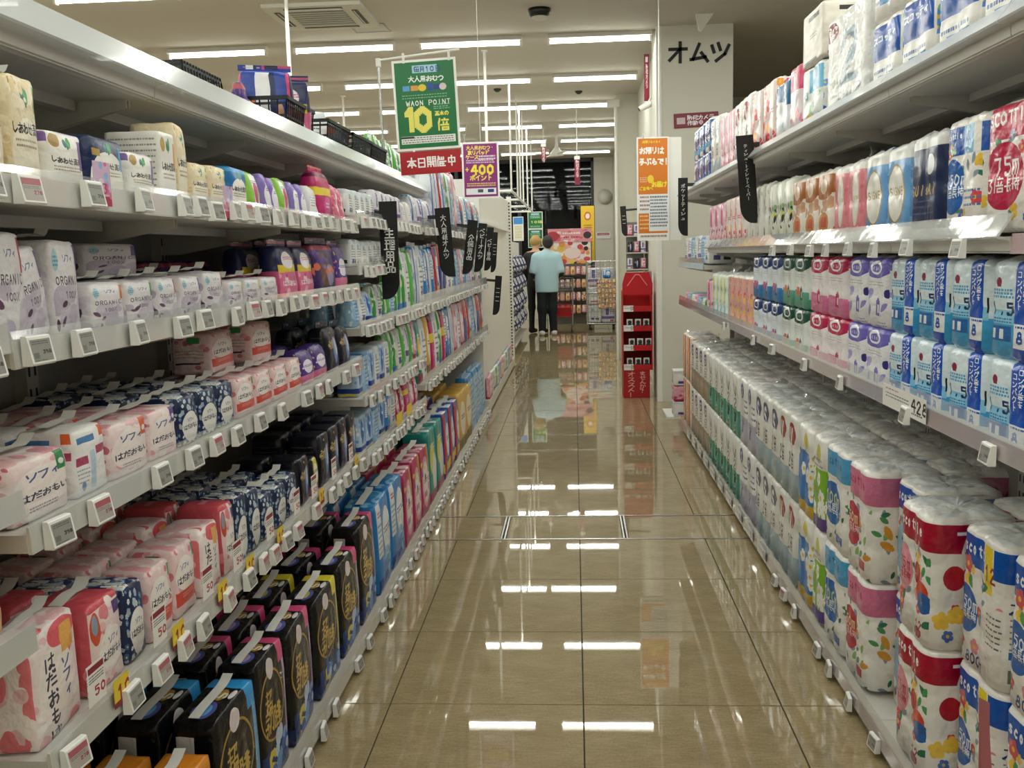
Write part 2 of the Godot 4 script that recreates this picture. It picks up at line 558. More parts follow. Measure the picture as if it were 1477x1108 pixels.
func wrapper(key: String, base: String, front: Array, side := [], top := [], px := 256, rough := 0.34, sidecol := "", topcol := "") -> void:
	var im := Image.create(px, px, false, Image.FORMAT_RGB8)
	im.fill(col(base))
	var h := px / 2
	var fy := roundi(px * 0.6875)
	var FA := Rect2i(0, 0, h, fy)
	var SA := Rect2i(h, 0, h, fy)
	var TA := Rect2i(0, fy, h, px - fy)
	if sidecol != "":
		im.fill_rect(SA, col(sidecol))
	if topcol != "":
		im.fill_rect(TA, col(topcol))
	draw_ops(im, FA, front)
	draw_ops(im, SA, side if side.size() else front.filter(func(o): return o[0] in ["r", "d", "w", "s"]))
	draw_ops(im, TA, top)
	var m := StandardMaterial3D.new()
	m.resource_name = key
	if px == 256:
		# small prints share sheets of sixteen
		if sheet_count % 16 == 0:
			sheets.append(Image.create(1024, 1024, false, Image.FORMAT_RGB8))
			sheet_users.append([])
		var at := Vector2i(sheet_count % 4, (sheet_count / 4) % 4)
		sheets[-1].blit_rect(im, Rect2i(0, 0, 256, 256), at * 256)
		m.uv1_scale = Vector3(0.25, 0.25, 1)
		m.uv1_offset = Vector3(at.x * 0.25, at.y * 0.25, 0)
		sheet_users[-1].append(m)
		sheet_count += 1
	else:
		m.albedo_texture = ImageTexture.create_from_image(im)
	m.roughness = rough
	m.metallic_specular = 0.5
	m.texture_repeat = true
	m.normal_enabled = true
	m.normal_texture = M.crinkle
	m.normal_scale = 0.35
	D[key] = m

func print_mat(key: String, w: int, h: int, base: String, ops: Array, rough := 0.5) -> StandardMaterial3D:
	var im := Image.create(w, h, false, Image.FORMAT_RGB8)
	im.fill(col(base))
	draw_ops(im, Rect2i(0, 0, w, h), ops)
	var m := StandardMaterial3D.new()
	m.resource_name = key
	m.albedo_texture = ImageTexture.create_from_image(im)
	m.roughness = rough
	m.texture_repeat = false
	D[key] = m
	return m


# ---------------------------------------------------------------- materials
func mat(key: String, c: String, rough := 0.5, metal := 0.0) -> StandardMaterial3D:
	var m := StandardMaterial3D.new()
	m.resource_name = key
	m.albedo_color = col(c)
	m.roughness = rough
	m.metallic = metal
	M[key] = m
	return m

func clear_mat(key: String, c: String, alpha: float, rough := 0.08) -> void:
	var m := mat(key, c, rough)
	m.albedo_color.a = alpha
	m.transparency = BaseMaterial3D.TRANSPARENCY_ALPHA

func noise_tex(freq: float, a: Color, b: Color, octaves := 3, sd := 1, size := 256) -> NoiseTexture2D:
	var n := FastNoiseLite.new()
	n.seed = sd
	n.frequency = freq
	n.fractal_octaves = octaves
	var t := NoiseTexture2D.new()
	t.width = size
	t.height = size
	t.seamless = true
	t.noise = n
	var g := Gradient.new()
	g.set_color(0, a)
	g.set_color(1, b)
	t.color_ramp = g
	return t

func make_materials() -> void:
	var n := FastNoiseLite.new()
	n.seed = 11
	n.frequency = 0.03
	n.fractal_octaves = 3
	var t := NoiseTexture2D.new()
	t.width = 256
	t.height = 256
	t.seamless = true
	t.as_normal_map = true
	t.bump_strength = 6.0
	t.noise = n
	M.crinkle = t
	mat("steel", "c9c6be", 0.45)
	mat("panel", "a9a69e", 0.6)
	mat("white", "e9e7e1", 0.45)
	mat("rail", "d8d5cc", 0.35)
	mat("rail_rose", "b39a9c", 0.4)
	mat("tag_white", "efeeea", 0.35)
	mat("black", "0c0c0d", 0.35)
	mat("dark", "2b2c2e", 0.45)
	mat("basket", "1d2328", 0.4)
	mat("chrome", "c8c8c6", 0.25, 0.9)
	mat("grey", "8d8d8a", 0.5)
	mat("paper", "f3f2ec", 0.6)
	mat("red", "b3141c", 0.5)
	mat("plastic_red", "c01420", 0.35)
	mat("maroon", "7e1230", 0.5)
	mat("yellow", "eacb2d", 0.5)
	mat("ink", "101010", 0.6)
	mat("letter", "f4f3ee", 0.6)
	mat("ceiling", "c6c0b4", 0.85)
	mat("wall", "d3d0c4", 0.8)
	mat("grout", "2a241c", 0.8)
	mat("ribbon", "d98f93", 0.3)
	clear_mat("clear", "e6e9ea", 0.1, 0.06)
	clear_mat("lip", "e4e8e8", 0.13, 0.1)
	clear_mat("fascia", "dde1e2", 0.8, 0.16)
	clear_mat("fascia_clear", "e2e6e6", 0.32, 0.08)
	clear_mat("film", "fafcfc", 0.06, 0.05)
	clear_mat("glass", "10141a", 0.25, 0.02)
	M.glass.metallic_specular = 0.28
	M.fascia_clear.normal_enabled = true
	M.fascia_clear.normal_texture = t
	M.fascia_clear.normal_scale = 0.05
	M.fascia_clear.uv1_triplanar = true
	M.fascia_clear.uv1_world_triplanar = true
	M.fascia_clear.uv1_scale = Vector3(1.2, 1.2, 1.2)
	mat("tube", "ffffff", 0.4)
	M.tube.emission_enabled = true
	M.tube.emission = Color(0.985, 1.0, 0.965)
	M.tube.emission_energy_multiplier = LAMP_GLOW
	# polished tile with fine lengthways grain across the aisle
	var floor_m := mat("tile", "ffffff", 0.4)
	floor_m.metallic_specular = 0.1
	floor_m.clearcoat_enabled = true
	floor_m.clearcoat = 1.0
	floor_m.clearcoat_roughness = 0.02
	floor_m.albedo_texture = tile_grain()
	floor_m.uv1_triplanar = true
	floor_m.uv1_world_triplanar = true
	floor_m.uv1_scale = Vector3(0.9, 0.9, 0.9)
	var screen := Image.create(64, 64, false, Image.FORMAT_RGB8)
	screen.fill(col("96968f"))
	draw_ops(screen, Rect2i(0, 0, 64, 64), [["x", 2, 6, 8, 80, 9, 4, "55554f"], ["t", "398", 52, 48, 19, "1c1c1a", 0.15], ["r", 4, 60, 26, 26, "77766f"], ["x", 1, 6, 92, 60, 5, 4, "66665f"]])
	var sm := mat("screen", "ffffff", 0.3)
	sm.albedo_texture = ImageTexture.create_from_image(screen)
	sm.texture_repeat = false
	var sr := Image.create(64, 64, false, Image.FORMAT_RGB8)
	sr.fill(col("b3aba4"))
	draw_ops(sr, Rect2i(0, 0, 64, 64), [["r", 0, 0, 100, 30, "b0606a"], ["t", "278", 52, 52, 19, "8a2a35", 0.15], ["x", 2, 6, 36, 80, 7, 3, "5a5552"]])
	var sm2 := mat("screen_red", "ffffff", 0.3)
	sm2.albedo_texture = ImageTexture.create_from_image(sr)
	sm2.texture_repeat = false

func tile_grain() -> ImageTexture:
	var s := 512
	var im := Image.create(s, s, false, Image.FORMAT_RGB8)
	var a := FastNoiseLite.new()
	a.seed = 3
	a.frequency = 0.012
	var b := FastNoiseLite.new()
	b.seed = 8
	b.frequency = 0.05
	var dark := col("80704e")
	var light := col("b3a17e")
	for y in s:
		for x in s:
			var fx := x * 1.0
			# the pattern repeats: blend with its own wrapped copy near the right and lower edges
			var wx := smoothstep(0.8, 1.0, fx / s)
			var wy := smoothstep(0.8, 1.0, float(y) / s)
			var v := 0.0
			for k in [[0, 0, (1 - wx) * (1 - wy)], [s, 0, wx * (1 - wy)], [0, s, (1 - wx) * wy], [s, s, wx * wy]]:
				if k[2] > 0.001:
					v += k[2] * (a.get_noise_2d((fx - k[0]) * 0.7, (y - k[1]) * 1.3) * 0.35 + b.get_noise_2d((fx - k[0]) * 0.5, (y - k[1]) * 7.0) * 0.5 + b.get_noise_2d((fx - k[0]) * 5.0 + 99.0, (y - k[1]) * 2.0) * 0.3)
			im.set_pixel(x, y, dark.lerp(light, clampf(0.5 + v * 0.7, 0, 1)))
	return ImageTexture.create_from_image(im)


# ---------------------------------------------------------------- printed wrappers
const LEAF := [["e", 44, 19, 5, 7, "1c6f6a"], ["e", 55, 17, 6, 9, "2f9a4e"], ["e", 50, 24, 3, 5, "267f5a"]]

func make_prints() -> void:
	var t1 := [["t", "しあわせ素肌", 4, 42, 15, "2a2320", 0.14], ["x", 2, 38, 48, 50.4, 1.98, 1.08, "8a9a90"], ["x", 2, 12, 58, 70, 5, 2, "9a8a70"]]
	var arch := [["e", 50, 70, 52, 46, "f6f3ea"], ["r", 0, 70, 100, 30, "f6f3ea"]]
	wrapper("cream", "ecdcb9", [["e", 50, 72, 48, 34, "f5ecd6"], ["r", 8, 2, 34, 8, "b9923c"]] + LEAF + t1 + [["r", 84, 8, 16, 24, "8fb94e"], ["d", 20, "e6cf9d,f2e6c8", 3, 9, 0, 0, 100, 30]], [["d", 12, "e3cc9b,f0e2c2", 6, 16, 0, 0, 100, 100]], [["d", 8, "e3cc9b", 8, 16, 0, 0, 100, 100]], 512)
	wrapper("white_violet", "f1eee6", LEAF + t1 + [["r", 82, 12, 18, 50, "7d5fa0"], ["e", 17, 16, 13, 12, "b8975a"]], [["r", 0, 0, 100, 20, "7d5fa0"]], [["d", 9, "d7c9e6", 8, 18, 0, 0, 100, 100]], 512)
	wrapper("navy_arch", "182a55", arch + LEAF + t1 + [["r", 84, 12, 16, 42, "46a7dd"], ["r", 4, 22, 22, 12, "b8974a"]], [["r", 0, 86, 100, 14, "e8e4da"]], [["d", 8, "24407c", 6, 16, 0, 0, 100, 100]], 512)
	wrapper("white_box", "f3f1ea", LEAF + t1 + [["r", 10, 82, 80, 14, "2b9bc9"], ["r", 84, 14, 16, 34, "e39a2e"], ["e", 18, 18, 14, 10, "c8a65a"]], [["x", 9, 8, 10, 80, 8, 2, "9a958a"]])
	wrapper("sky", "1f76b8", arch + LEAF + t1 + [["r", 0, 0, 100, 12, "3fa0d8"]])
	wrapper("lime", "8dc63f", [["r", 28, 0, 44, 100, "f3f4ee"], ["e", 50, 50, 20, 26, "d94c88"], ["r", 30, 78, 40, 10, "c8385a"], ["x", 2, 30, 20, 48, 4.4, 2.4, "6a4a9a"]])
	wrapper("lilac", "8d76c3", [["e", 50, 58, 40, 40, "f3f1f6"], ["r", 20, 78, 60, 10, "c8385a"], ["x", 2, 30, 32, 35.2, 4.84, 2.64, "4a3a8a"]])
	wrapper("pale", "d9d8d6", [["e", 50, 60, 40, 34, "f2f1ee"], ["r", 20, 80, 60, 8, "b06080"], ["x", 4, 20, 30, 60, 8, 3, "8a8a9a"]])
	wrapper("magenta", "c2286a", [["r", 0, 30, 100, 16, "ecd23a"], ["e", 50, 68, 26, 20, "d9559a"], ["x", 2, 36, 60, 24, 6.6, 3.6, "f6e6ee"], ["r", 0, 0, 100, 10, "5c1038"]], [], [], 256, 0.3)
	wrapper("rose_dots", "d9708c", [["d", 40, "e9a3b6,c94a6e,f2cdd6", 3, 8, 0, 0, 100, 100], ["e", 50, 45, 26, 24, "f5e6e4"], ["e", 50, 45, 12, 10, "c83a5a"]])
	for v in [["orange", "c8702a"], ["green", "3f8f3f"], ["crimson", "b0303a"], ["violet", "6a4f9a"], ["lemon", "e2cc2e"]]:
		wrapper("organic_" + v[0], "e5e0e2", [["d", 12, "cfc6d2,d9d2da,c3b8c8", 10, 24, 0, 40, 100, 60], ["s", 3, "5a3f55,6a4a62", 14, 26, 4, 60, 30, 30], ["e", 15, 20, 9, 11, "a9cdd8"], ["x", 3, 9, 16, 12, 4, 2, "5f8fa8"], ["t", "ソフィ", 40, 14, 11, "5b6f98", 0.14], ["t", "ORGANIC", 12, 36, 14, "3a3436", 0.11], ["t", "100%", 34, 52, 12, "3a3436", 0.11], ["r", 86, 4, 14, 32, v[1]]], [["d", 14, "cfc6d2,bdb1c3,d9d2da", 12, 30, 0, 30, 100, 70], ["r", 0, 4, 18, 34, v[1]], ["s", 5, "5a3f55", 30, 60, 20, 40, 70, 50]], [["d", 8, "d6d0d8,efecee", 12, 24, 0, 0, 100, 100]], 512)
	var soft := [["t", "はだおもい", 8, 52, 18, "2c2f44", 0.12], ["t", "ソフィ", 22, 22, 20, "46598c", 0.14], ["x", 2, 24, 76, 50, 5, 2, "8f8890"]]
	for v in [["green", "23864a"], ["orange", "e2632f"], ["violet", "523a86"]]:
		wrapper("blush_" + v[0], "f3dcda", [["d", 26, "efc0c4,f7e8e4,e9aab4,f9f1ec", 5, 15, 0, 0, 100, 100], ["e", 50, 52, 48, 36, "f8ebe6"]] + soft + [["r", 78, 0, 18, 34, v[1]], ["e", 87, 22, 5, 5, "f4f2ee"]], [["d", 34, "d98a9c,efc0c4,c86a80,f7e8e4", 4, 13, 0, 0, 100, 100]], [["d", 22, "efc0c4,f7eeea,e3a0ac", 6, 18, 0, 0, 100, 100]], 512)
	wrapper("leaflet", "f3f1ee", [["r", 10, 12, 52, 9, "4f83b8"], ["r", 6, 40, 30, 12, "b5486a"], ["r", 62, 30, 32, 12, "b5486a"], ["r", 42, 34, 16, 56, "c2d6e4"], ["x", 4, 6, 58, 30, 6, 2, "9aa0a8"], ["r", 80, 0, 16, 18, "e2632f"], ["e", 20, 84, 8, 7, "6f9ac2"]], [], [], 512)
	wrapper("indigo_flower", "1c2d52", [["w", 46, "e9eef2,b8cfe2,5b86b8,9ab0c8", 3, 7, 0, 0, 100, 100], ["e", 50, 62, 40, 30, "f2efe8"]] + [["t", "はだおもい", 14, 56, 15, "2c2f44", 0.12], ["t", "ソフィ", 34, 44, 11, "46598c", 0.14]], [["w", 60, "e9eef2,9fbcd8,46679a", 3, 6, 0, 0, 100, 100]], [["w", 60, "e9eef2,9fbcd8,46679a,c8d6e2", 3, 7, 0, 0, 100, 100]], 512)
	wrapper("blush_band", "f0d3d2", [["d", 24, "e9aab0,f7e8e4,d98088", 4, 11, 0, 0, 100, 100], ["e", 44, 40, 40, 24, "f7efe8"], ["t", "はだおもい", 8, 40, 16, "2c2f44", 0.12], ["t", "ソフィ", 24, 24, 12, "46598c", 0.14], ["r", 0, 62, 100, 20, "dd5648"], ["x", 2, 22, 66, 51.2, 3.52, 1.92, "f2a898"], ["r", 84, 6, 12, 18, "3f9a58"]], [["d", 30, "e9aab0,f7e8e4,d98088", 4, 11, 0, 0, 100, 100], ["r", 40, 8, 30, 14, "3f9a58"], ["r", 10, 70, 60, 4, "2c3050"], ["x", 3, 10, 40, 70, 8, 2, "a08a90"]], [["d", 26, "e9aab0,f7e8e4,e3c4c4", 6, 14, 0, 0, 100, 100]], 512)
	wrapper("big_blush", "f4e2df", [["d", 30, "efc0c4,f7e8e4,e5787e,f9f1ec", 5, 14, 0, 0, 100, 100], ["e", 44, 54, 34, 44, "f7ece5"], ["v", "はだおもい", 22, 22, 22, "2c2f44", 0.12], ["v", "ソフィ", 56, 34, 17, "46598c", 0.14], ["e", 64, 12, 30, 12, "e5606c"], ["r", 60, 8, 26, 24, "eeb25a"], ["t", "30", 30, 90, 12, "46598c", 0.14]], [["d", 30, "e5787e,efc0c4,f7e8e4", 8, 22, 0, 0, 100, 100]], [["d", 20, "e5606c,efc0c4,f7e8e4", 8, 18, 0, 0, 100, 100]], 512)
	wrapper("coral_top", "f1d9d5", [["r", 0, 0, 100, 7, "d5525e"], ["d", 24, "efc0c4,e5878c,f7e8e4", 4, 11, 20, 5, 80, 95], ["e", 16, 26, 13, 18, "d8583f"], ["e", 16, 22, 8, 11, "8fa6b4"], ["e", 58, 58, 40, 24, "f7efe8"], ["t", "はだおもい", 20, 56, 15, "2c2f44", 0.12], ["t", "ソフィ", 44, 42, 12, "46598c", 0.14], ["r", 72, 10, 22, 14, "4a3a7c"]], [["r", 0, 0, 100, 100, "cf5560"], ["r", 20, 24, 40, 26, "e09a5a"], ["d", 12, "e5878c,dd6670", 8, 20, 0, 40, 100, 60]], [["r", 0, 0, 100, 100, "d5525e"], ["r", 30, 40, 40, 14, "e6a0a6"]], 512, 0.3)
	wrapper("peach", "eeb37c", [["e", 50, 30, 30, 20, "f2d8a8"], ["e", 40, 50, 12, 20, "2f8a5a"], ["e", 62, 46, 10, 16, "2a7a86"], ["d", 12, "e88a4a,f2c890,d96a5a", 5, 12, 0, 0, 100, 100], ["x", 2, 20, 60, 43.2, 3.96, 2.16, "5a4030"]], [], [], 256)
	wrapper("navy_pink", "1d2350", [["r", 0, 46, 100, 54, "dd6d92"], ["r", 0, 34, 100, 14, "e5c832"], ["e", 48, 26, 30, 16, "efe9ee"], ["x", 2, 26, 20, 51.2, 3.52, 1.92, "c43a6a"], ["d", 18, "f0a8c0,c84a7a,f6dbe4", 4, 10, 0, 52, 100, 48], ["t", "はだおもい", 10, 62, 16, "f6f0f2", 0.14]], [["r", 0, 46, 100, 54, "c4557e"]], [], 256, 0.3)
	wrapper("plum", "33205c", [["e", 40, 50, 24, 34, "6a3f2e"], ["e", 62, 62, 18, 22, "8f86b4"], ["d", 16, "5a3a92,7a4aa0,d96a4a", 4, 12, 0, 0, 100, 60], ["r", 0, 0, 100, 12, "b04a5a"]], [], [], 256, 0.3)
	wrapper("violet_star", "4b2f86", [["d", 22, "e2c23a,f2eef6,d9559a", 2, 5, 0, 0, 100, 100], ["e", 50, 46, 34, 20, "f0eaf4"], ["x", 2, 18, 42, 64, 3.52, 1.92, "4b2f86"], ["r", 0, 70, 100, 30, "dd7a9e"]], [], [], 256, 0.3)
	wrapper("night", "0d1020", [["d", 14, "b0708a,c9a060,5f7fd0,8a5a9a", 4, 9, 10, 10, 80, 80], ["e", 40, 66, 34, 26, "2e2030"], ["t", "熟睡", 14, 28, 26, "c9b06a", 0.11], ["e", 60, 52, 16, 30, "6f8fd0"], ["e", 66, 44, 9, 20, "c8d4ee"], ["r", 0, 84, 100, 16, "33204a"]], [["x", 6, 12, 20, 70, 9, 2, "5a5a66"]], [], 256, 0.28)
	for v in [["pink", "dd4f86", "b8a0c8"], ["blue", "2f9de0", "6fb0e0"], ["yellow", "e6d53a", "c8c060"], ["orange", "e8902e", "d8a060"], ["green", "7ac143", "a0c870"]]:
		var band := [["r", 74, 0, 26, 16, v[1]], ["e", 42, 40, 40, 27, "b08d3f"], ["e", 42, 40, 37, 25, "121015"], ["e", 42, 12, 12, 8, "e4d8d8"], ["t", "超", 18, 26, 24, "c9a64c", 0.11], ["t", "熟睡", 14, 40, 27, "c9a64c", 0.11], ["r", 0, 72, 100, 28, "1d3a78"], ["t", "S", 20, 72, 36, "e6cf3a", 0.2], ["d", 10, "6f9fd8,c8d8f0,3a66b0", 4, 12, 30, 66, 70, 34], ["r", 86, 16, 14, 60, v[2]]]
		wrapper("jet_" + v[0], "0f0f12", band, [["r", 12, 10, 40, 14, "d8d4d0"], ["r", 12, 30, 24, 20, "e6e4e0"], ["x", 6, 12, 60, 60, 5, 2, "8a8a90"], ["r", 0, 84, 100, 16, "1a2a58"]], [["r", 74, 0, 26, 100, v[1]], ["e", 26, 50, 18, 26, "5a64b0"], ["e", 26, 50, 12, 16, v[2]], ["e", 58, 60, 12, 14, "b08d3f"], ["t", "S", 50, 46, 18, "efe6d0", 0.18], ["e", 60, 84, 10, 7, "e8e4e4"]], 512, 0.26)
	wrapper("navy_leaf", "14224a", [["e", 50, 50, 34, 24, "2f6f6a"], ["t", "はだおもい", 8, 40, 17, "e0a05a", 0.14], ["r", 8, 62, 84, 16, "d8d2c8"], ["x", 3, 14, 65, 70, 5, 2, "6a6a66"], ["r", 60, 0, 40, 12, "e58f2a"], ["t", "ソフィ", 18, 22, 16, "7fd0c0", 0.14]], [["r", 0, 70, 100, 10, "d8d2c8"], ["t", "はだおもい", 10, 40, 16, "e0a05a", 0.12]], [["r", 0, 0, 100, 100, "101830"], ["r", 66, 0, 34, 100, "e58f2a"], ["e", 34, 50, 18, 18, "b08d3f"]], 512, 0.26)
	wrapper("gold_label", "141416", [["r", 20, 0, 60, 70, "d8c84a"], ["e", 50, 40, 24, 24, "f2eedc"], ["x", 2, 22, 34, 57.6, 3.96, 2.16, "2a2a2a"], ["r", 0, 76, 100, 24, "c05a7a"]], [], [], 256, 0.3)
	wrapper("azure", "2a82c8", [["r", 4, 0, 26, 60, "dfe6ec"], ["x", 2, 10, 10, 16, 4.4, 2.4, "c03030"], ["x", 6, 6, 24, 20, 6, 2, "8a96a4"], ["e", 66, 40, 28, 28, "e8eef2"], ["x", 2, 44, 34, 57.6, 3.96, 2.16, "1d4a90"], ["r", 0, 84, 100, 16, "1d4a90"], ["d", 10, "7fc0ea,3f9ad8", 4, 10, 40, 60, 60, 26]], [["r", 10, 8, 32, 80, "e6eaee"], ["x", 9, 14, 14, 24, 8, 2, "9a6a70"]], [["d", 18, "3f9ad8,8cc8f0,1f6cb4", 6, 18, 0, 0, 100, 100]], 256, 0.25)
	wrapper("carmine", "b82a5c", [["e", 50, 52, 40, 38, "e9a9bc"], ["e", 50, 52, 30, 30, "efe9e6"], ["d", 18, "d94a80,e8c83a,7a5ab0", 3, 8, 10, 20, 80, 70], ["x", 2, 22, 46, 64, 3.52, 1.92, "a02050"], ["r", 70, 0, 30, 40, "b98a3a"]], [["r", 0, 10, 100, 40, "8a1f48"], ["r", 10, 54, 80, 16, "3a4a9a"]], [["d", 16, "e9a9bc,f2d0d8,a02050", 6, 16, 0, 0, 100, 100]], 256, 0.28)
	wrapper("teal", "1f8f86", [["e", 40, 40, 30, 22, "e6d04a"], ["e", 62, 60, 30, 26, "e8ecea"], ["x", 2, 20, 20, 52.8, 4.84, 2.64, "f2f4f0"], ["r", 0, 84, 100, 16, "b82a5c"]], [["r", 6, 20, 88, 66, "e9ebe8"], ["r", 12, 28, 22, 16, "2b3a3a"], ["r", 40, 28, 22, 16, "5a7a78"], ["r", 68, 28, 22, 16, "8aa09a"], ["x", 4, 10, 52, 80, 8, 2, "8a8f8c"]], [["d", 12, "4fb0a8,e8ecea", 8, 20, 0, 0, 100, 100]], 256, 0.28)
	wrapper("cobalt", "1c4aa0", [["r", 0, 0, 30, 100, "c8202e"], ["e", 62, 44, 32, 26, "e8ecf2"], ["x", 2, 40, 38, 60, 3.3, 1.8, "1c4aa0"], ["r", 30, 76, 70, 14, "e6d04a"]], [], [["d", 10, "e8ecf2,3a6ac0", 8, 22, 0, 0, 100, 100]], 256, 0.28)
	wrapper("stripe_bag", "1d3f9c", [["r", 30, 0, 28, 100, "e6e6e8"], ["r", 58, 0, 10, 100, "1a2650"], ["r", 90, 0, 10, 100, "d8407a"], ["e", 76, 58, 7, 14, "d9a58a"], ["e", 24, 50, 5, 12, "e07a3a"]], [["r", 0, 0, 50, 100, "1a2044"], ["r", 50, 0, 50, 60, "d8407a"]])
	wrapper("honey", "dcae4a", [["e", 50, 46, 34, 30, "f2ead2"], ["x", 2, 28, 40, 48, 4.4, 2.4, "8a2a4a"], ["r", 0, 80, 100, 20, "8a6a2a"]])
	wrapper("powder", "9cc4e2", [["d", 18, "e9f0f4,c4dcee,6fa6d0", 4, 12, 0, 0, 100, 100], ["x", 7, 14, 20, 70, 10, 3, "3a5a8a"], ["r", 0, 0, 100, 10, "3f8ac8"]], [], [], 256, 0.28)
	wrapper("meadow", "d7dfd2", [["r", 0, 0, 34, 100, "3f9a4a"], ["d", 18, "8cc86a,e6e9e0,4fa8d8,f0e05a", 4, 12, 0, 30, 100, 70], ["e", 60, 30, 28, 18, "f2f4ee"], ["x", 2, 40, 24, 51.2, 3.52, 1.92, "2a6a3a"], ["r", 0, 86, 100, 14, "2f74b4"]], [], [], 256, 0.28)
	wrapper("grass", "5cb84a", [["r", 40, 0, 50, 100, "e9ece4"], ["d", 14, "3f9a4a,8cd06a,2f8f9a", 4, 12, 30, 10, 70, 80], ["x", 6, 46, 24, 40, 10, 3, "4a6a5a"]], [], [], 256, 0.28)
	wrapper("snow", "e8e8e6", [["r", 0, 0, 100, 16, "cfd8dc"], ["x", 6, 14, 34, 70, 9, 3, "4a4a52"], ["r", 20, 70, 24, 16, "5a4a9a"], ["r", 56, 74, 26, 12, "3a3a40"], ["e", 30, 26, 14, 9, "9ab8c8"]])
	wrapper("snow_violet", "e4e0e8", [["r", 30, 10, 26, 46, "5a4a9a"], ["r", 0, 64, 100, 14, "7a5aa8"], ["x", 4, 60, 16, 34, 10, 3, "5a5a66"], ["r", 66, 82, 24, 12, "c03048"]])
	wrapper("liner_blue", "b9d2e6", [["e", 30, 40, 16, 32, "2f66b8"], ["e", 70, 40, 16, 32, "3f86d0"], ["r", 0, 78, 100, 12, "1f3f98"], ["r", 10, 90, 80, 8, "e6d04a"], ["d", 10, "e9f0f6,6fa6e0", 4, 8, 0, 0, 100, 70]])
	wrapper("scarlet", "c0202a", [["r", 60, 0, 40, 100, "d8d4d2"], ["r", 0, 40, 60, 60, "1f2f7c"], ["x", 6, 64, 16, 30, 11, 4, "5a5a66"]], [], [], 256, 0.28)
	wrapper("petal", "e2a6b8", [["e", 46, 44, 34, 34, "f0e4e6"], ["d", 18, "d06a8a,f2ccd6,c44a74", 4, 11, 0, 0, 100, 100], ["r", 0, 86, 100, 14, "b02a5a"]])
	wrapper("sea_bag", "bcd3d8", [["e", 44, 20, 26, 12, "e2563a"], ["d", 16, "3fa88a,e8eef0,4f7fc8,e86a9a", 4, 12, 0, 20, 100, 80], ["r", 0, 0, 18, 100, "5f8fd0"]], [], [], 256, 0.25)
	wrapper("ice_bag", "cfd6de", [["r", 0, 0, 100, 7, "3f9ad8"], ["r", 0, 0, 8, 100, "4a5aa8"], ["d", 10, "e4e8ee,b8c4d2", 10, 24, 10, 10, 90, 90]], [], [], 256, 0.22)
	make_paper_prints()
	finish_sheets()

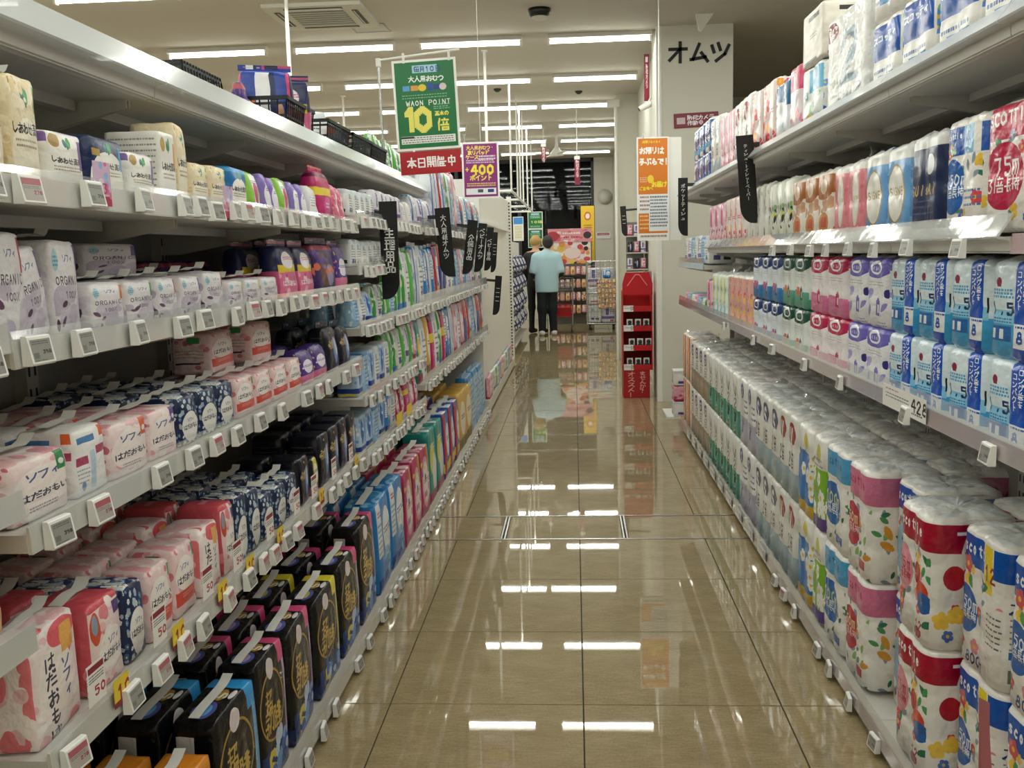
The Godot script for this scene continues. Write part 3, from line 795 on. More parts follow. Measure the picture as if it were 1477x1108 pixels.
func make_paper_prints() -> void:
	var flowers := ["w", 14, "e88f9f,d9505a,f2c84a,4f74c8", 4, 8, 2, 26, 96, 66]
	var leaves := ["s", 16, "2f7a5a,4f9a5a,8a9aa8", 9, 16, 0, 26, 100, 72]
	var white_top := [["d", 26, "ffffff,e8ebec,f6f7f6,dfe4e6", 6, 18, 0, 0, 100, 100]]
	var lab := [["r", 8, 40, 84, 34, "f2efe9"], ["x", 7, 12, 44, 74, 4, 1, "8a8a8c"], ["r", 12, 70, 46, 5, "1f6fb8"], ["r", 12, 82, 20, 9, "77777a"]]
	wrapper("hue_blue12", "f0ece6", [["r", 0, 5, 60, 21, "0f55b0"], ["t", "scottie", 14, 9, 12, "f4f4f4", 0.17], ["r", 62, 5, 18, 32, "ecd21e"], ["t", "12", 62, 17, 16, "a03024", 0.15], ["r", 82, 5, 18, 20, "0f55b0"], flowers, leaves, ["e", 22, 58, 24, 17, "1a62b4"], ["t", "150m", 8, 49, 12, "f2f2f2", 0.13], ["t", "3倍長持", 7, 58, 9.5, "f2f2f2", 0.13], ["r", 66, 44, 34, 46, "efe9e2"], ["x", 6, 70, 50, 26, 4, 1.2, "6a6a70"], ["t", "800m", 26, 86, 12, "3a5a9a", 0.12]], [["r", 0, 5, 100, 20, "0f55b0"], ["t", "9", 40, 10, 20, "f4f4f4", 0.16]] + lab + [["t", "スコッティ", 10, 36, 12, "1a3a7a", 0.14]], white_top, 512, 0.22)
	wrapper("hue_red", "f0ece6", [["r", 0, 5, 100, 21, "a80f2e"], ["t", "scottie", 14, 9, 12, "f4f4f4", 0.17], flowers, leaves, ["e", 24, 50, 24, 18, "dd8f9c"], ["t", "75m", 12, 42, 13, "b02040", 0.13], ["t", "3倍長持", 7, 52, 9.5, "b02040", 0.13], ["e", 68, 46, 10, 8, "b3202c"], ["e", 80, 58, 12, 8, "d9482c"], ["e", 84, 66, 13, 8, "2f62a8"], ["t", "12", 66, 80, 12, "b02040", 0.12], ["e", 74, 90, 10, 4, "b02040"]], [["r", 0, 5, 100, 21, "a80f2e"], ["t", "75m", 30, 9, 24, "f4f4f4", 0.14], flowers, ["e", 30, 44, 12, 9, "b3202c"], ["e", 70, 56, 13, 8, "d9482c"]], white_top, 512, 0.22)
	wrapper("hue_blue2", "f0ece6", [["r", 0, 5, 100, 20, "0f55b0"], ["t", "scottie", 14, 9, 12, "f4f4f4", 0.17], flowers, leaves, ["e", 46, 58, 34, 26, "8fb9d4"], ["t", "2倍", 30, 44, 22, "2a5a9a", 0.13], ["t", "長持", 26, 58, 20, "2a5a9a", 0.12]], [["r", 0, 5, 100, 20, "0f55b0"], flowers], white_top, 256, 0.22)
	wrapper("hue_pink", "f1eee8", [["r", 0, 5, 100, 25, "cf7394"], ["t", "scottie", 14, 10, 12, "b02a52", 0.17], leaves, ["s", 8, "e0a03a,8fbf6a", 10, 20, 40, 30, 60, 60], ["e", 30, 56, 26, 20, "b93a4c"], ["t", "50m", 14, 45, 14, "f0cf9a", 0.13], ["t", "2倍長持", 10, 56, 10.5, "f2d0d0", 0.12], ["r", 60, 82, 24, 8, "c02a40"]], [["r", 0, 5, 100, 25, "cf7394"], ["t", "24", 50, 12, 24, "b02a52", 0.14], leaves, ["s", 6, "e0a03a,8fbf6a", 14, 30, 10, 35, 80, 30], ["e", 60, 78, 14, 7, "c02a40"], ["r", 46, 86, 28, 10, "dd8aa0"]], white_top, 512, 0.22)
	wrapper("hue_aqua", "f1eee8", [["r", 0, 5, 100, 24, "4f9fcb"], ["t", "scottie", 14, 10, 12, "1f66a8", 0.17], leaves, ["e", 40, 56, 38, 21, "1463a8"], ["t", "100m", 14, 44, 18, "cfe0a0", 0.13], ["t", "2倍長持", 8, 56, 15, "d6e6f4", 0.12], ["r", 60, 82, 26, 8, "1f5fae"]], [["r", 0, 5, 100, 24, "4f9fcb"], leaves], white_top, 512, 0.22)
	wrapper("lime_flower", "eeece5", [["e", 60, 18, 14, 10, "c8c04a"], ["x", 2, 20, 24, 60, 6, 2, "8a8aa8"], ["r", 0, 34, 100, 50, "7fb52e"], ["w", 9, "f4f5ee", 7, 11, 4, 36, 92, 46], ["r", 0, 84, 100, 14, "6a4fa0"]], [], white_top, 256, 0.22)
	wrapper("blue_flower", "eeece5", [["e", 60, 16, 16, 9, "d8c83a"], ["r", 0, 28, 100, 56, "2f7cc4"], ["w", 9, "f4f5ee", 7, 11, 4, 30, 92, 52], ["r", 0, 84, 100, 14, "dcb62e"]], [], white_top, 256, 0.22)
	for v in [["ruby", "9c1528", "V"], ["marine", "15296a", "S"]]:
		wrapper("bale_" + v[0], "e6e4de", [["e", 48, 21, 34, 13, v[1]], ["t", v[2], 33, 12, 36, "f0eeea", 0.18], ["t", "2倍", 18, 42, 26, "3a3a3c", 0.12], ["r", 0, 66, 100, 34, "9fb3bb"]], [], white_top, 256, 0.22)
	wrapper("bale_lavender", "e7e6e4", [["e", 40, 18, 20, 11, "1c3278"], ["t", "S", 30, 12, 20, "f0eeea", 0.2], ["r", 0, 56, 100, 44, "b9b8cf"], ["r", 40, 62, 14, 18, "3a3a58"], ["x", 3, 60, 30, 30, 8, 3, "6a6a72"]], [], white_top, 256, 0.22)
	wrapper("bale_green", "e4e4de", [["v", "V2", 34, 20, 24, "55585a", 0.1], ["r", 0, 56, 100, 44, "4f9a84"], ["r", 40, 62, 16, 15, "24352f"], ["x", 2, 40, 82, 20, 7, 2, "d8e4de"]], [], white_top, 256, 0.22)
	wrapper("bale_brown", "e3dfd7", [["e", 40, 18, 22, 11, "1c3278"], ["t", "S", 30, 12, 20, "f0eeea", 0.2], ["r", 0, 56, 100, 44, "a4947f"], ["x", 4, 30, 34, 40, 5, 2, "55504a"]], [], white_top, 256, 0.22)
	wrapper("bale_orange", "e6d9cb", [["r", 10, 4, 22, 92, "c8622e"], ["r", 60, 4, 24, 92, "b4401f"], ["r", 36, 4, 14, 92, "e2a46a"]], [], white_top, 256, 0.24)
	wrapper("long_eight", "d6e4ea", [["r", 0, 62, 100, 38, "3f9ed0"], ["r", 0, 50, 100, 14, "86c2de"], ["e", 26, 22, 6, 4.5, "8a1f3a"], ["r", 22, 22, 9, 5, "8a1f3a"], ["x", 3, 8, 29, 42, 3.4, 2.4, "4f9fcb"], ["x", 2, 8, 58, 40, 3, 1.4, "3a6a9a"], ["t", "1.5", 10, 41, 19, "17305e", 0.17], ["t", "倍", 47, 45, 10, "17305e", 0.12], ["r", 6, 66, 44, 15, "2468b0"], ["r", 14, 69, 8, 10, "e6eef2"], ["r", 30, 69, 8, 10, "e6eef2"], ["r", 60, 0, 28, 100, "1450b4"], ["v", "ロング巻き", 75, 5, 10.5, "f2f4f6", 0.1], ["v", "コンパクト", 63, 10, 10.5, "f2f4f6", 0.1], ["r", 60, 62, 28, 24, "eef2f4"], ["t", "8", 66, 68, 18, "1450b4", 0.17], ["x", 1, 64, 64, 20, 5, 2, "1450b4"], ["r", 92, 40, 8, 16, "16181a"]], [["r", 0, 62, 100, 38, "3f9ed0"], ["r", 30, 40, 30, 20, "16181a"]], white_top, 512, 0.22)
	wrapper("wave_violet", "e8e6e8", wave("6a60b4", ""), [], white_top, 512, 0.22)
	wrapper("wave_rose", "eee6e6", wave("b8184c", "dd7aa4"), [], white_top, 512, 0.22)
	wrapper("wave_forest", "dfe4de", wave("0f4a38", "5fa890") + [["r", 28, 58, 16, 16, "d86a3a"]], [["r", 0, 0, 100, 20, "0f4a38"], ["r", 0, 80, 100, 20, "5fa890"]], white_top, 256, 0.22)
	wrapper("wave_navy", "dde3e8", wave("16346e", "3f86c4") + [["r", 28, 58, 16, 16, "c8507a"]], [["r", 0, 0, 100, 20, "16346e"], ["r", 0, 70, 100, 30, "3f86c4"]], white_top, 256, 0.22)
	wrapper("coral_pattern", "e2a79c", [["w", 34, "d9606a,e9c05a,f0d6cc,c8487a", 3, 7, 0, 0, 100, 100], ["r", 0, 0, 100, 6, "e9e4de"]], [], white_top, 256, 0.24)
	wrapper("mint_stripe", "dbe6d8", [["r", 30, 8, 34, 84, "d8d86a"], ["r", 30, 60, 34, 32, "6fbad8"], ["d", 10, "8fc86a,e8e8c8,3f8fc0", 3, 7, 10, 10, 80, 80], ["r", 0, 0, 10, 100, "4fae9a"]], [], white_top, 256, 0.24)
	wrapper("pink_stripe", "e9c3cf", [["r", 34, 0, 30, 60, "d63f86"], ["w", 14, "c83a5a,e87a9a,f2e0e4", 4, 8, 0, 60, 100, 40], ["e", 50, 58, 12, 6, "f2eef0"], ["d", 6, "1c2440", 3, 5, 10, 56, 80, 8]], [], white_top, 256, 0.24)
	wrapper("blossom", "ecdcd8", [["w", 28, "d8284e,e85a6a,f0a03a,e87a9a", 4, 9, 0, 0, 45, 100], ["w", 12, "d8284e,e85a6a", 4, 8, 0, 70, 100, 30], ["x", 2, 70, 40, 16, 3.52, 1.92, "b02048"]], [["w", 30, "d8284e,e85a6a,f0a03a", 4, 9, 0, 0, 100, 100]], white_top, 256, 0.24)
	wrapper("pearl", "e6e3da", [["s", 14, "b8b49a,c8cbb4", 8, 18, 0, 0, 100, 100], ["e", 50, 82, 8, 10, "2a2a2c"]], [], white_top, 256, 0.24)
	wrapper("pastel_map", "dfe0d2", [["d", 18, "d8d46a,a8cfc4,e8e6d8,8cb87a,e6b8a0", 5, 12, 0, 20, 100, 80], ["s", 12, "3a3a34", 8, 18, 0, 30, 100, 70]], [], white_top, 256, 0.24)
	wrapper("caramel", "e8ded2", [["r", 0, 6, 100, 26, "a8622a"], ["e", 50, 32, 40, 9, "a8622a"], ["e", 50, 22, 20, 11, "e0c4a8"], ["d", 6, "d8a88a,c89a78", 8, 14, 10, 40, 80, 20], ["e", 50, 74, 30, 16, "c8802e"], ["r", 34, 66, 32, 14, "c8482c"], ["r", 0, 84, 100, 12, "b0783a"]], [["r", 0, 6, 100, 26, "a8622a"], ["r", 0, 80, 100, 16, "b0783a"]], white_top, 256, 0.24)
	wrapper("quilt_pink", "e48a92", [["d", 40, "ea9ea4,dc7c86", 3, 6, 0, 0, 100, 100], ["e", 60, 48, 20, 34, "eadfd2"], ["e", 60, 48, 14, 26, "f2eee6"], ["r", 0, 0, 100, 12, "e9e7e2"], ["t", "SISNE", 50, 44, 7, "b8923c", 0.14], ["r", 0, 90, 100, 10, "e9e7e2"]], [], white_top, 256, 0.22)
	wrapper("crest_blue", "6fa5d8", [["r", 0, 0, 100, 16, "e6e6e2"], ["e", 50, 52, 36, 32, "b8924a"], ["e", 50, 52, 33, 30, "efece4"], ["t", "SISNE", 24, 44, 14, "b8923c", 0.13], ["d", 14, "8fbbe4,5f98d0", 3, 6, 0, 16, 14, 70], ["r", 0, 88, 100, 12, "e6e6e2"]], [], white_top, 256, 0.22)
	wrapper("navy_gold", "1e2c52", [["r", 0, 0, 100, 14, "e0e0de"], ["e", 66, 30, 12, 10, "e0e0e4"], ["t", "SUIsAI", 8, 48, 16, "c8a860", 0.13], ["x", 3, 14, 64, 60, 6, 1.5, "4a5a86"], ["r", 0, 92, 100, 8, "dcdcda"]], [], white_top, 256, 0.22)
	wrapper("hue_four", "f0ece6", [["r", 0, 8, 52, 24, "0f55b0"], ["t", "scottie", 6, 12, 7.6, "f4f4f4", 0.16], ["r", 52, 8, 30, 24, "8cc0e0"], ["t", "4", 60, 12, 18, "1a5ab0", 0.15], ["r", 92, 8, 8, 24, "0f55b0"], flowers, leaves, ["e", 28, 58, 28, 24, "1a62b4"], ["t", "150m", 6, 46, 16, "f2f2f2", 0.13], ["t", "3倍長持", 3, 58, 13, "f2f2f2", 0.13], ["x", 3, 60, 62, 36, 6, 2, "5a7ab0"]], [], white_top, 512, 0.22)
	wrapper("hue_seventyfive", "f0ece6", [["r", 4, 0, 84, 28, "c01848"], ["t", "SCOTTIE", 10, 6, 15, "f4f4f4", 0.17], flowers, leaves, ["e", 44, 56, 40, 26, "c01848"], ["t", "75m", 24, 40, 22, "f4f0f0", 0.12], ["t", "3倍長持", 12, 56, 17, "f4f0f0", 0.12]], [], white_top, 512, 0.22)
	wrapper("petal_three", "ece6e4", [["w", 20, "d8485a,e88a9a,f0c8cc", 4, 9, 0, 30, 100, 70], ["e", 46, 50, 30, 18, "1a4fa8"], ["t", "3倍", 26, 42, 22, "f2f2f4", 0.14], ["r", 0, 0, 100, 22, "1a4fa8"]], [], white_top, 256, 0.22)
	wrapper("katakana_blue", "f0ede7", [["r", 8, 8, 84, 42, "0f55b0"], ["t", "スコッティ", 14, 18, 14, "f2f2f4", 0.15], ["x", 2, 16, 62, 60, 10, 4, "4a6aa8"], ["r", 30, 70, 50, 10, "2a86c4"], ["t", "8", 60, 70, 9, "f2f2f4", 0.16]], [["w", 26, "2f74c8,e8eef4,7fb87a,4f9ae0", 5, 10, 0, 0, 100, 100], ["r", 60, 10, 40, 30, "2f9ad8"]], white_top, 256, 0.22)
	wrapper("pulp_two", "e6e5e2", [["e", 16, 14, 14, 9, "8f1f34"], ["t", "V", 8, 10, 18, "efeeea", 0.18], ["t", "2", 30, 16, 72, "93a6b4", 0.14], ["t", "PULP", 30, 72, 18, "a8b0b8", 0.1], ["r", 0, 82, 100, 18, "a9bfcb"]], [], white_top, 512, 0.22)
	wrapper("ivory_box", "e4ddd0", [["r", 30, 10, 50, 8, "2a2624"], ["e", 50, 50, 24, 20, "efe9de"], ["x", 2, 36, 44, 35.2, 4.84, 2.64, "9a8f80"], ["r", 10, 90, 60, 5, "3a3430"]])
	wrapper("aqua_flower", "e9ece8", [["r", 40, 6, 60, 34, "5fb4d8"], ["w", 18, "4f86d0,7fc08a,e8c86a,e9eef0", 5, 9, 0, 40, 100, 60]], [["w", 24, "2f66c0,6f9ae0,e9eef0", 5, 9, 0, 0, 100, 100]], white_top, 256, 0.22)
	wrapper("teal_cloud", "e4e6ea", [["r", 0, 0, 100, 40, "1f6a98"], ["e", 40, 44, 34, 14, "e9ecee"], ["d", 12, "8fc4e0,e07a9a", 4, 9, 0, 60, 100, 40]], [], white_top, 256, 0.22)
	wrapper("rose_cloud", "efe2e6", [["r", 0, 0, 100, 34, "d23a6a"], ["x", 2, 30, 6, 28.8, 3.96, 2.16, "f2e6ea"], ["w", 14, "e0507a,f0a0b8", 5, 9, 0, 60, 100, 40]], [], white_top, 256, 0.22)
	wrapper("tide", "2a5aa0", [["e", 40, 40, 40, 26, "e6ebf0"], ["e", 60, 46, 40, 24, "1f3f86"], ["r", 0, 70, 100, 14, "4fa8d8"], ["r", 0, 0, 100, 8, "e4e6ea"], ["e", 50, 90, 30, 8, "e6ebf0"]], [], white_top, 256, 0.22)

func wave(c: String, c2: String) -> Array:
	var out := [["r", 0, 0, 100, 18, c], ["e", 50, 18, 46, 11, c], ["e", 50, 14, 26, 10, "e8e6ea"], ["e", 50, 15, 20, 6, c], ["t", "elleair", 30, 12, 8, "e8e6ea", 0.14], ["x", 2, 20, 34, 60, 4, 1.2, "a8a0b0"]]
	if c2 != "":
		out += [["r", 0, 70, 100, 30, c2], ["e", 30, 70, 28, 7, c2], ["e", 82, 72, 24, 6, c2]]
	else:
		out += [["s", 5, "8f8ac8,a9a4d8", 20, 40, 4, 50, 92, 26], ["e", 92, 50, 8, 6, "3a3478"], ["x", 2, 60, 90, 30, 4, 1.2, "6a64a8"]]
	out += [["r", 46, 60, 22, 22, c], ["r", 50, 66, 6, 12, "f0eef0"], ["r", 59, 66, 6, 12, "f0eef0"], ["r", 49, 57, 16, 4, c]]
	return out


# ---------------------------------------------------------------- ceiling lamps
func build_lamps() -> void:
	var tray := tool()
	var prof := PackedVector2Array([Vector2(-0.055, 0.0), Vector2(0.055, 0.0), Vector2(0.03, 0.045), Vector2(-0.03, 0.045)])
	prism(tray, prof, 1.01, Transform3D(Basis(Vector3.UP, PI / 2), Vector3(-0.505, 0, 0)))
	var tray_mesh := done(tray)
	var tb := tool()
	tube(tb, Vector3(-0.485, 0, 0), Vector3(0.485, 0, 0), 0.015, 0.015, 12)
	var tube_mesh := done(tb)
	var cap := box_mesh(Vector3(0.022, 0.05, 0.05), false)
	var proto: Node3D = null
	for r in 11:
		var z := 1.15 - 2.17 * r if r < 6 else -9.88 - 2.15 * (r - 5)
		if r < 6:
			z = -9.88 + 2.17 * (5 - r)
		for c in 7:
			var x: float = [0.285, -0.98, -2.24, -3.53, -4.8, 1.55, 2.82][c]
			if r == 7 and c == 0:
				x = 0.07
			if z > 1.6 or (c > 4 and r > 4):
				continue
			var t: Node3D
			if proto == null:
				t = thing("ceiling_lamp", "bare white fluorescent tube in a narrow tray on the ceiling", "lamp", Vector3.ZERO, 0, "ceiling tube lamps in rows")
				proto = t
				part("tray", tray_mesh, M.white, t)
				part("tube", tube_mesh, M.tube, t, Vector3(0, -0.026, 0))
				part("lamp_holder", cap, M.white, t, Vector3(-0.495, -0.024, 0))
				part("lamp_holder", cap, M.white, t, Vector3(0.495, -0.024, 0))
				var l := AreaLight3D.new()
				l.name = "tube_light"
				l.area_size = Vector2(0.97, 0.04)
				l.area_normalize_energy = true
				l.light_energy = LAMP_ENERGY
				l.light_color = Color(0.985, 1.0, 0.965)
				l.area_range = 30.0
				l.shadow_enabled = true
				l.rotation.x = -PI / 2
				l.position.y = -0.05
				t.add_child(l)
			else:
				t = proto.duplicate()
				t.name = numbered("ceiling_lamp")
				add_child(t)
			t.position = Vector3(x, CEIL - 0.045, z)


# ---------------------------------------------------------------- room
func slab(lo: Vector3, hi: Vector3) -> ArrayMesh:
	var st := tool()
	box(st, lo, hi)
	return done(st)

func build_room() -> void:
	var zf := -22.5
	var zn := 2.6
	var f := struct("floor", slab(Vector3(-6, -0.15, zf), Vector3(4.6, -0.006, zn)), M.grout)
	var xs := [-1.298, -0.645, 0.008, 0.661, 1.314]
	var rows := []
	var z := -1.194
	for i in 6:
		rows.append([z, z - 0.63])
		z -= 0.63
	z = -5.44
	while z > zf + 0.3:
		rows.append([z, maxf(z - 0.63, zf)])
		z -= 0.63
	for r in rows:
		for c in 4:
			tile(f, xs[c], xs[c + 1], r[0], r[1])
	for c in [[-1.298, -0.415], [-0.385, 0.235], [0.265, 1.314]]:
		tile(f, c[0], c[1], -4.988, -5.426)
	for s in [[-6.0, -1.302, zf, zn], [1.318, 4.6, zf, zn], [-1.302, 1.318, -1.192, zn]]:
		part("floor_field", slab(Vector3(s[0], -0.006, s[2]), Vector3(s[1], 0, s[3])), M.tile, f)
	# steel frame of the floor duct cover
	var hatch := thing("floor_duct_frame", "flat steel frame strips of the duct cover let into the tiles", "floor frame", Vector3(-0.08, -0.006, -5.2))
	for zz in [0.216, -0.238]:
		part("frame_strip", box_mesh(Vector3(2.4, 0.0075, 0.014)), M.chrome, hatch, Vector3(0.08, 0, zz))
	for xx in [-0.32, 0.33]:
		for k in [-0.009, 0.009]:
			part("frame_bar", box_mesh(Vector3(0.009, 0.0075, 0.43)), M.chrome, hatch, Vector3(xx + k, 0, -0.011))
	struct("ceiling", slab(Vector3(-6, CEIL, zf), Vector3(4.6, CEIL + 0.15, zn)), M.ceiling)
	struct("wall_left", slab(Vector3(-6.2, -0.15, zf), Vector3(-6, CEIL, zn)), M.wall)
	struct("wall_near", slab(Vector3(-6.2, -0.15, zn), Vector3(4.8, CEIL, zn + 0.2)), M.wall)
	struct("wall_right", slab(Vector3(4.6, -0.15, -14.5), Vector3(4.8, CEIL, zn)), M.wall)
	struct("wall_partition", slab(Vector3(0.9, 0, zf), Vector3(1.12, CEIL, -10.35)), M.wall)
	struct("wall_storeroom", slab(Vector3(1.12, 0, -14.5), Vector3(4.6, CEIL, -14.3)), M.wall)
	# end wall with the night window
	var w := struct("wall_back", slab(Vector3(0.48, -0.15, zf - 0.25), Vector3(1.0, CEIL + 0.1, zf)), M.wall)
	part("wall_panel", slab(Vector3(-6.2, -0.15, zf - 0.25), Vector3(0.48, 0.75, zf)), M.wall, w)
	part("wall_panel", slab(Vector3(-6.2, 0.75, zf - 0.25), Vector3(-4.2, CEIL + 0.1, zf)), M.wall, w)
	var win := struct("window_1", slab(Vector3(-4.2, 0.75, zf - 0.14), Vector3(0.48, CEIL + 0.05, zf - 0.13)), M.glass)
	var bars := [[-4.2, -4.12], [-2.7, -2.62], [-1.27, -1.19], [0.42, 0.48]]
	for b in bars:
		part("window_frame", slab(Vector3(b[0], 0.75, zf - 0.2), Vector3(b[1], CEIL, zf - 0.06)), M.dark, win)
	part("window_frame", slab(Vector3(-4.2, 0.75, zf - 0.2), Vector3(0.48, 0.82, zf - 0.06)), M.dark, win)
	part("window_frame", slab(Vector3(-4.2, CEIL - 0.07, zf - 0.2), Vector3(0.48, CEIL, zf - 0.06)), M.dark, win)
	struct("ground_outside", slab(Vector3(-9, -0.3, zf - 14), Vector3(6, -0.16, zf - 0.26)), M.dark)
	# pillars
	var p := struct("pillar", slab(Vector3(0.825, 0, -10.35), Vector3(1.545, CEIL, -9.7)), M.wall)
	part("corner_guard", slab(Vector3(0.815, 0, -9.74), Vector3(0.865, CEIL, -9.692)), M.white, p)
	var lt := part("lettering", letter_mesh("オムツ", 0.2, 0.15, false, 0.006), M.ink, p, Vector3(0.915, 3.47, -9.7))
	lt.set_meta("label", "black katakana letters on the pillar")
	struct("pillar_far", slab(Vector3(0.61, 0, -14.35), Vector3(1.0, CEIL, -13.7)), M.wall)
	var br := tool()
	prism(br, PackedVector2Array([Vector2(1.14, CEIL), Vector2(1.172, 3.47), Vector2(1.196, 3.47), Vector2(1.30, CEIL)]), 0.05, Transform3D(Basis(), Vector3(0, 0, -9.32)))
	single("ceiling_baffle", done(br), M.wall, "light grey tapered panel hanging from the ceiling before the lettered pillar", "ceiling panel")
	# ceiling cassette, access hatch, loudspeaker
	var ac := thing("air_conditioner", "white square ceiling air conditioner with a grey centre grille", "air conditioner", Vector3(-2.16, CEIL, -8.74))
	part("panel", slab(Vector3(-0.42, -0.03, -0.42), Vector3(0.42, 0, 0.42)), M.wall, ac)
	part("intake_grille", slab(Vector3(-0.24, -0.036, -0.24), Vector3(0.24, -0.03, 0.24)), M.grey, ac)
	for k in 4:
		var s := part("outlet_slot", slab(Vector3(-0.25, -0.034, 0.31), Vector3(0.25, -0.028, 0.36)), M.dark, ac, Vector3.ZERO, PI / 2 * k)
		part("slot_vane", slab(Vector3(-0.24, -0.042, 0.325), Vector3(0.24, -0.034, 0.33)), M.wall, s)
	for k in 7:
		part("grille_bar", slab(Vector3(-0.24, -0.04, -0.21 + 0.07 * k), Vector3(0.24, -0.036, -0.2 + 0.07 * k)), M.wall, ac)
	var hp := thing("access_hatch", "square access hatch frame in the ceiling beside the air conditioner", "hatch", Vector3(-1.86, CEIL, -9.3))
	for k in 4:
		part("frame", slab(Vector3(-0.17, -0.006, 0.15), Vector3(0.17, 0, 0.165)), M.grey, hp, Vector3.ZERO, PI / 2 * k)
	part("cover", slab(Vector3(-0.15, -0.003, -0.15), Vector3(0.15, 0, 0.15)), M.ceiling, hp)
	var sp := tool()
	lathe(sp, [Vector2(0.05, 0.06), Vector2(0.1, 0.06), Vector2(0.1, 0.03), Vector2(0.085, 0.0), Vector2(0.0, -0.008)], 20)
	var spk := thing("ceiling_speaker", "small black round loudspeaker with a pale face on the ceiling", "speaker", Vector3(-0.265, CEIL - 0.06, -8.86))
	part("housing", done(sp), M.black, spk)
	var spf := tool()
	lathe(spf, [Vector2(0.0, 0.0), Vector2(0.07, -0.006), Vector2(0.055, -0.026), Vector2(0.0, -0.03)], 16)
	part("face", done(spf), M.wall, spk)
	for s in [[0.1, -13.3], [-0.95, -12.9], [2.9, -13.0]]:
		var sk := tool()
		lathe(sk, [Vector2(0.0, 0.0), Vector2(0.05, 0.0), Vector2(0.045, -0.02), Vector2(0.02, -0.04), Vector2(0.0, -0.042)], 12)
		single("sprinkler", done(sk), M.dark, "small dark sprinkler head on the plain ceiling", "sprinkler", Vector3(s[0], CEIL, s[1]), 0, "sprinkler heads")

func tile(f: Node, x0: float, x1: float, z0: float, z1: float) -> void:
	# bevelled tile with an open joint round it
	var w := x1 - x0 - 0.004
	var d := z0 - z1 - 0.004
	var key := ["tile", snappedf(w, 0.001), snappedf(d, 0.001)]
	if not cache.has(key):
		var st := tool()
		var b := 0.0012
		var lo := Vector3(-w / 2, 0, -d / 2)
		var hi := Vector3(w / 2, 0.006, d / 2)
		var t := hi.y
		var e := t - b
		quad(st, Vector3(lo.x + b, t, hi.z - b), Vector3(lo.x + b, t, lo.z + b), Vector3(hi.x - b, t, lo.z + b), Vector3(hi.x - b, t, hi.z - b))
		var o := [Vector3(lo.x, e, hi.z), Vector3(lo.x, e, lo.z), Vector3(hi.x, e, lo.z), Vector3(hi.x, e, hi.z)]
		var n := [Vector3(lo.x + b, t, hi.z - b), Vector3(lo.x + b, t, lo.z + b), Vector3(hi.x - b, t, lo.z + b), Vector3(hi.x - b, t, hi.z - b)]
		for i in 4:
			var j := (i + 1) % 4
			quad(st, o[i], o[j], n[j], n[i])
			quad(st, o[i] * Vector3(1, 0, 1), o[j] * Vector3(1, 0, 1), o[j], o[i])
		cache[key] = done(st)
	part("tile", cache[key], M.tile, f, Vector3((x0 + x1) / 2, -0.006, (z0 + z1) / 2))


# ---------------------------------------------------------------- shelving
func shelf_parts(bay: Node3D, w: float, y: float, front: float, back: float, lip: float, fascia := false, rose := false, lipped := true) -> void:
	# y: lower edge of the price rail; front: z of the front edge in the bay's frame
	var top := y + 0.03
	var b := part("shelf_board", slab(Vector3(-w / 2 + 0.001, top - 0.028, back), Vector3(w / 2 - 0.001, top, front - 0.004)), M.steel, bay)
	part("stiffener", slab(Vector3(-w / 2 + 0.02, top - 0.05, back * 0.55 + front * 0.45), Vector3(w / 2 - 0.02, top - 0.028, back * 0.55 + front * 0.45 + 0.03)), M.steel, b)
	for s in [-1, 1]:
		var st := tool()
		prism(st, PackedVector2Array([Vector2(back, top - 0.028), Vector2(back, top - 0.1), Vector2(back + 0.08, top - 0.1), Vector2(front - 0.06, top - 0.045), Vector2(front - 0.06, top - 0.028)]), 0.004, Transform3D(Basis(Vector3.UP, -PI / 2), Vector3(s * (w / 2 - 0.008) + 0.002, 0, 0)))
		part("bracket", done(st), M.steel, b)
	if fascia:
		# rolled steel nose under a clear plastic front that leans outwards
		var st := tool()
		prism(st, PackedVector2Array([Vector2(front - 0.02, y), Vector2(front, y + 0.006), Vector2(front + 0.004, y + 0.036), Vector2(front - 0.02, y + 0.036)]), w - 0.004, Transform3D(Basis(Vector3.UP, -PI / 2), Vector3(w / 2 - 0.002, 0, 0)))
		part("shelf_nose", done(st), M.steel, b)
		var sf := tool()
		var pr := PackedVector2Array([Vector2(front + 0.004, y + 0.028), Vector2(front + 0.028, y + 0.032), Vector2(front + 0.031, y + 0.036), Vector2(front - 0.002, y + lip), Vector2(front - 0.006, y + lip), Vector2(front + 0.024, y + 0.037)])
		prism(sf, pr, w - 0.004, Transform3D(Basis(Vector3.UP, -PI / 2), Vector3(w / 2 - 0.002, 0, 0)))
		part("clear_fascia", done(sf), M.fascia_clear if y < 1.6 else M.fascia, b)
		return
	var rail := tool()
	prism(rail, PackedVector2Array([Vector2(front - 0.004, y), Vector2(front + 0.003, y), Vector2(front, y + 0.042), Vector2(front - 0.004, y + 0.042)]), w - 0.003, Transform3D(Basis(Vector3.UP, -PI / 2), Vector3(w / 2 - 0.0015, 0, 0)))
	part("price_rail", done(rail), M.rail_rose if rose else M.rail, b)
	if lipped:
		var sl := tool()
		prism(sl, PackedVector2Array([Vector2(front + 0.0045, y + 0.002), Vector2(front + 0.0065, y + 0.002), Vector2(front + 0.0035, y + 0.044), Vector2(front - 0.001, y + lip), Vector2(front - 0.003, y + lip), Vector2(front + 0.0015, y + 0.044)]), w - 0.003, Transform3D(Basis(Vector3.UP, -PI / 2), Vector3(w / 2 - 0.0015, 0, 0)))
		part("clear_lip", done(sl), M.lip, b)

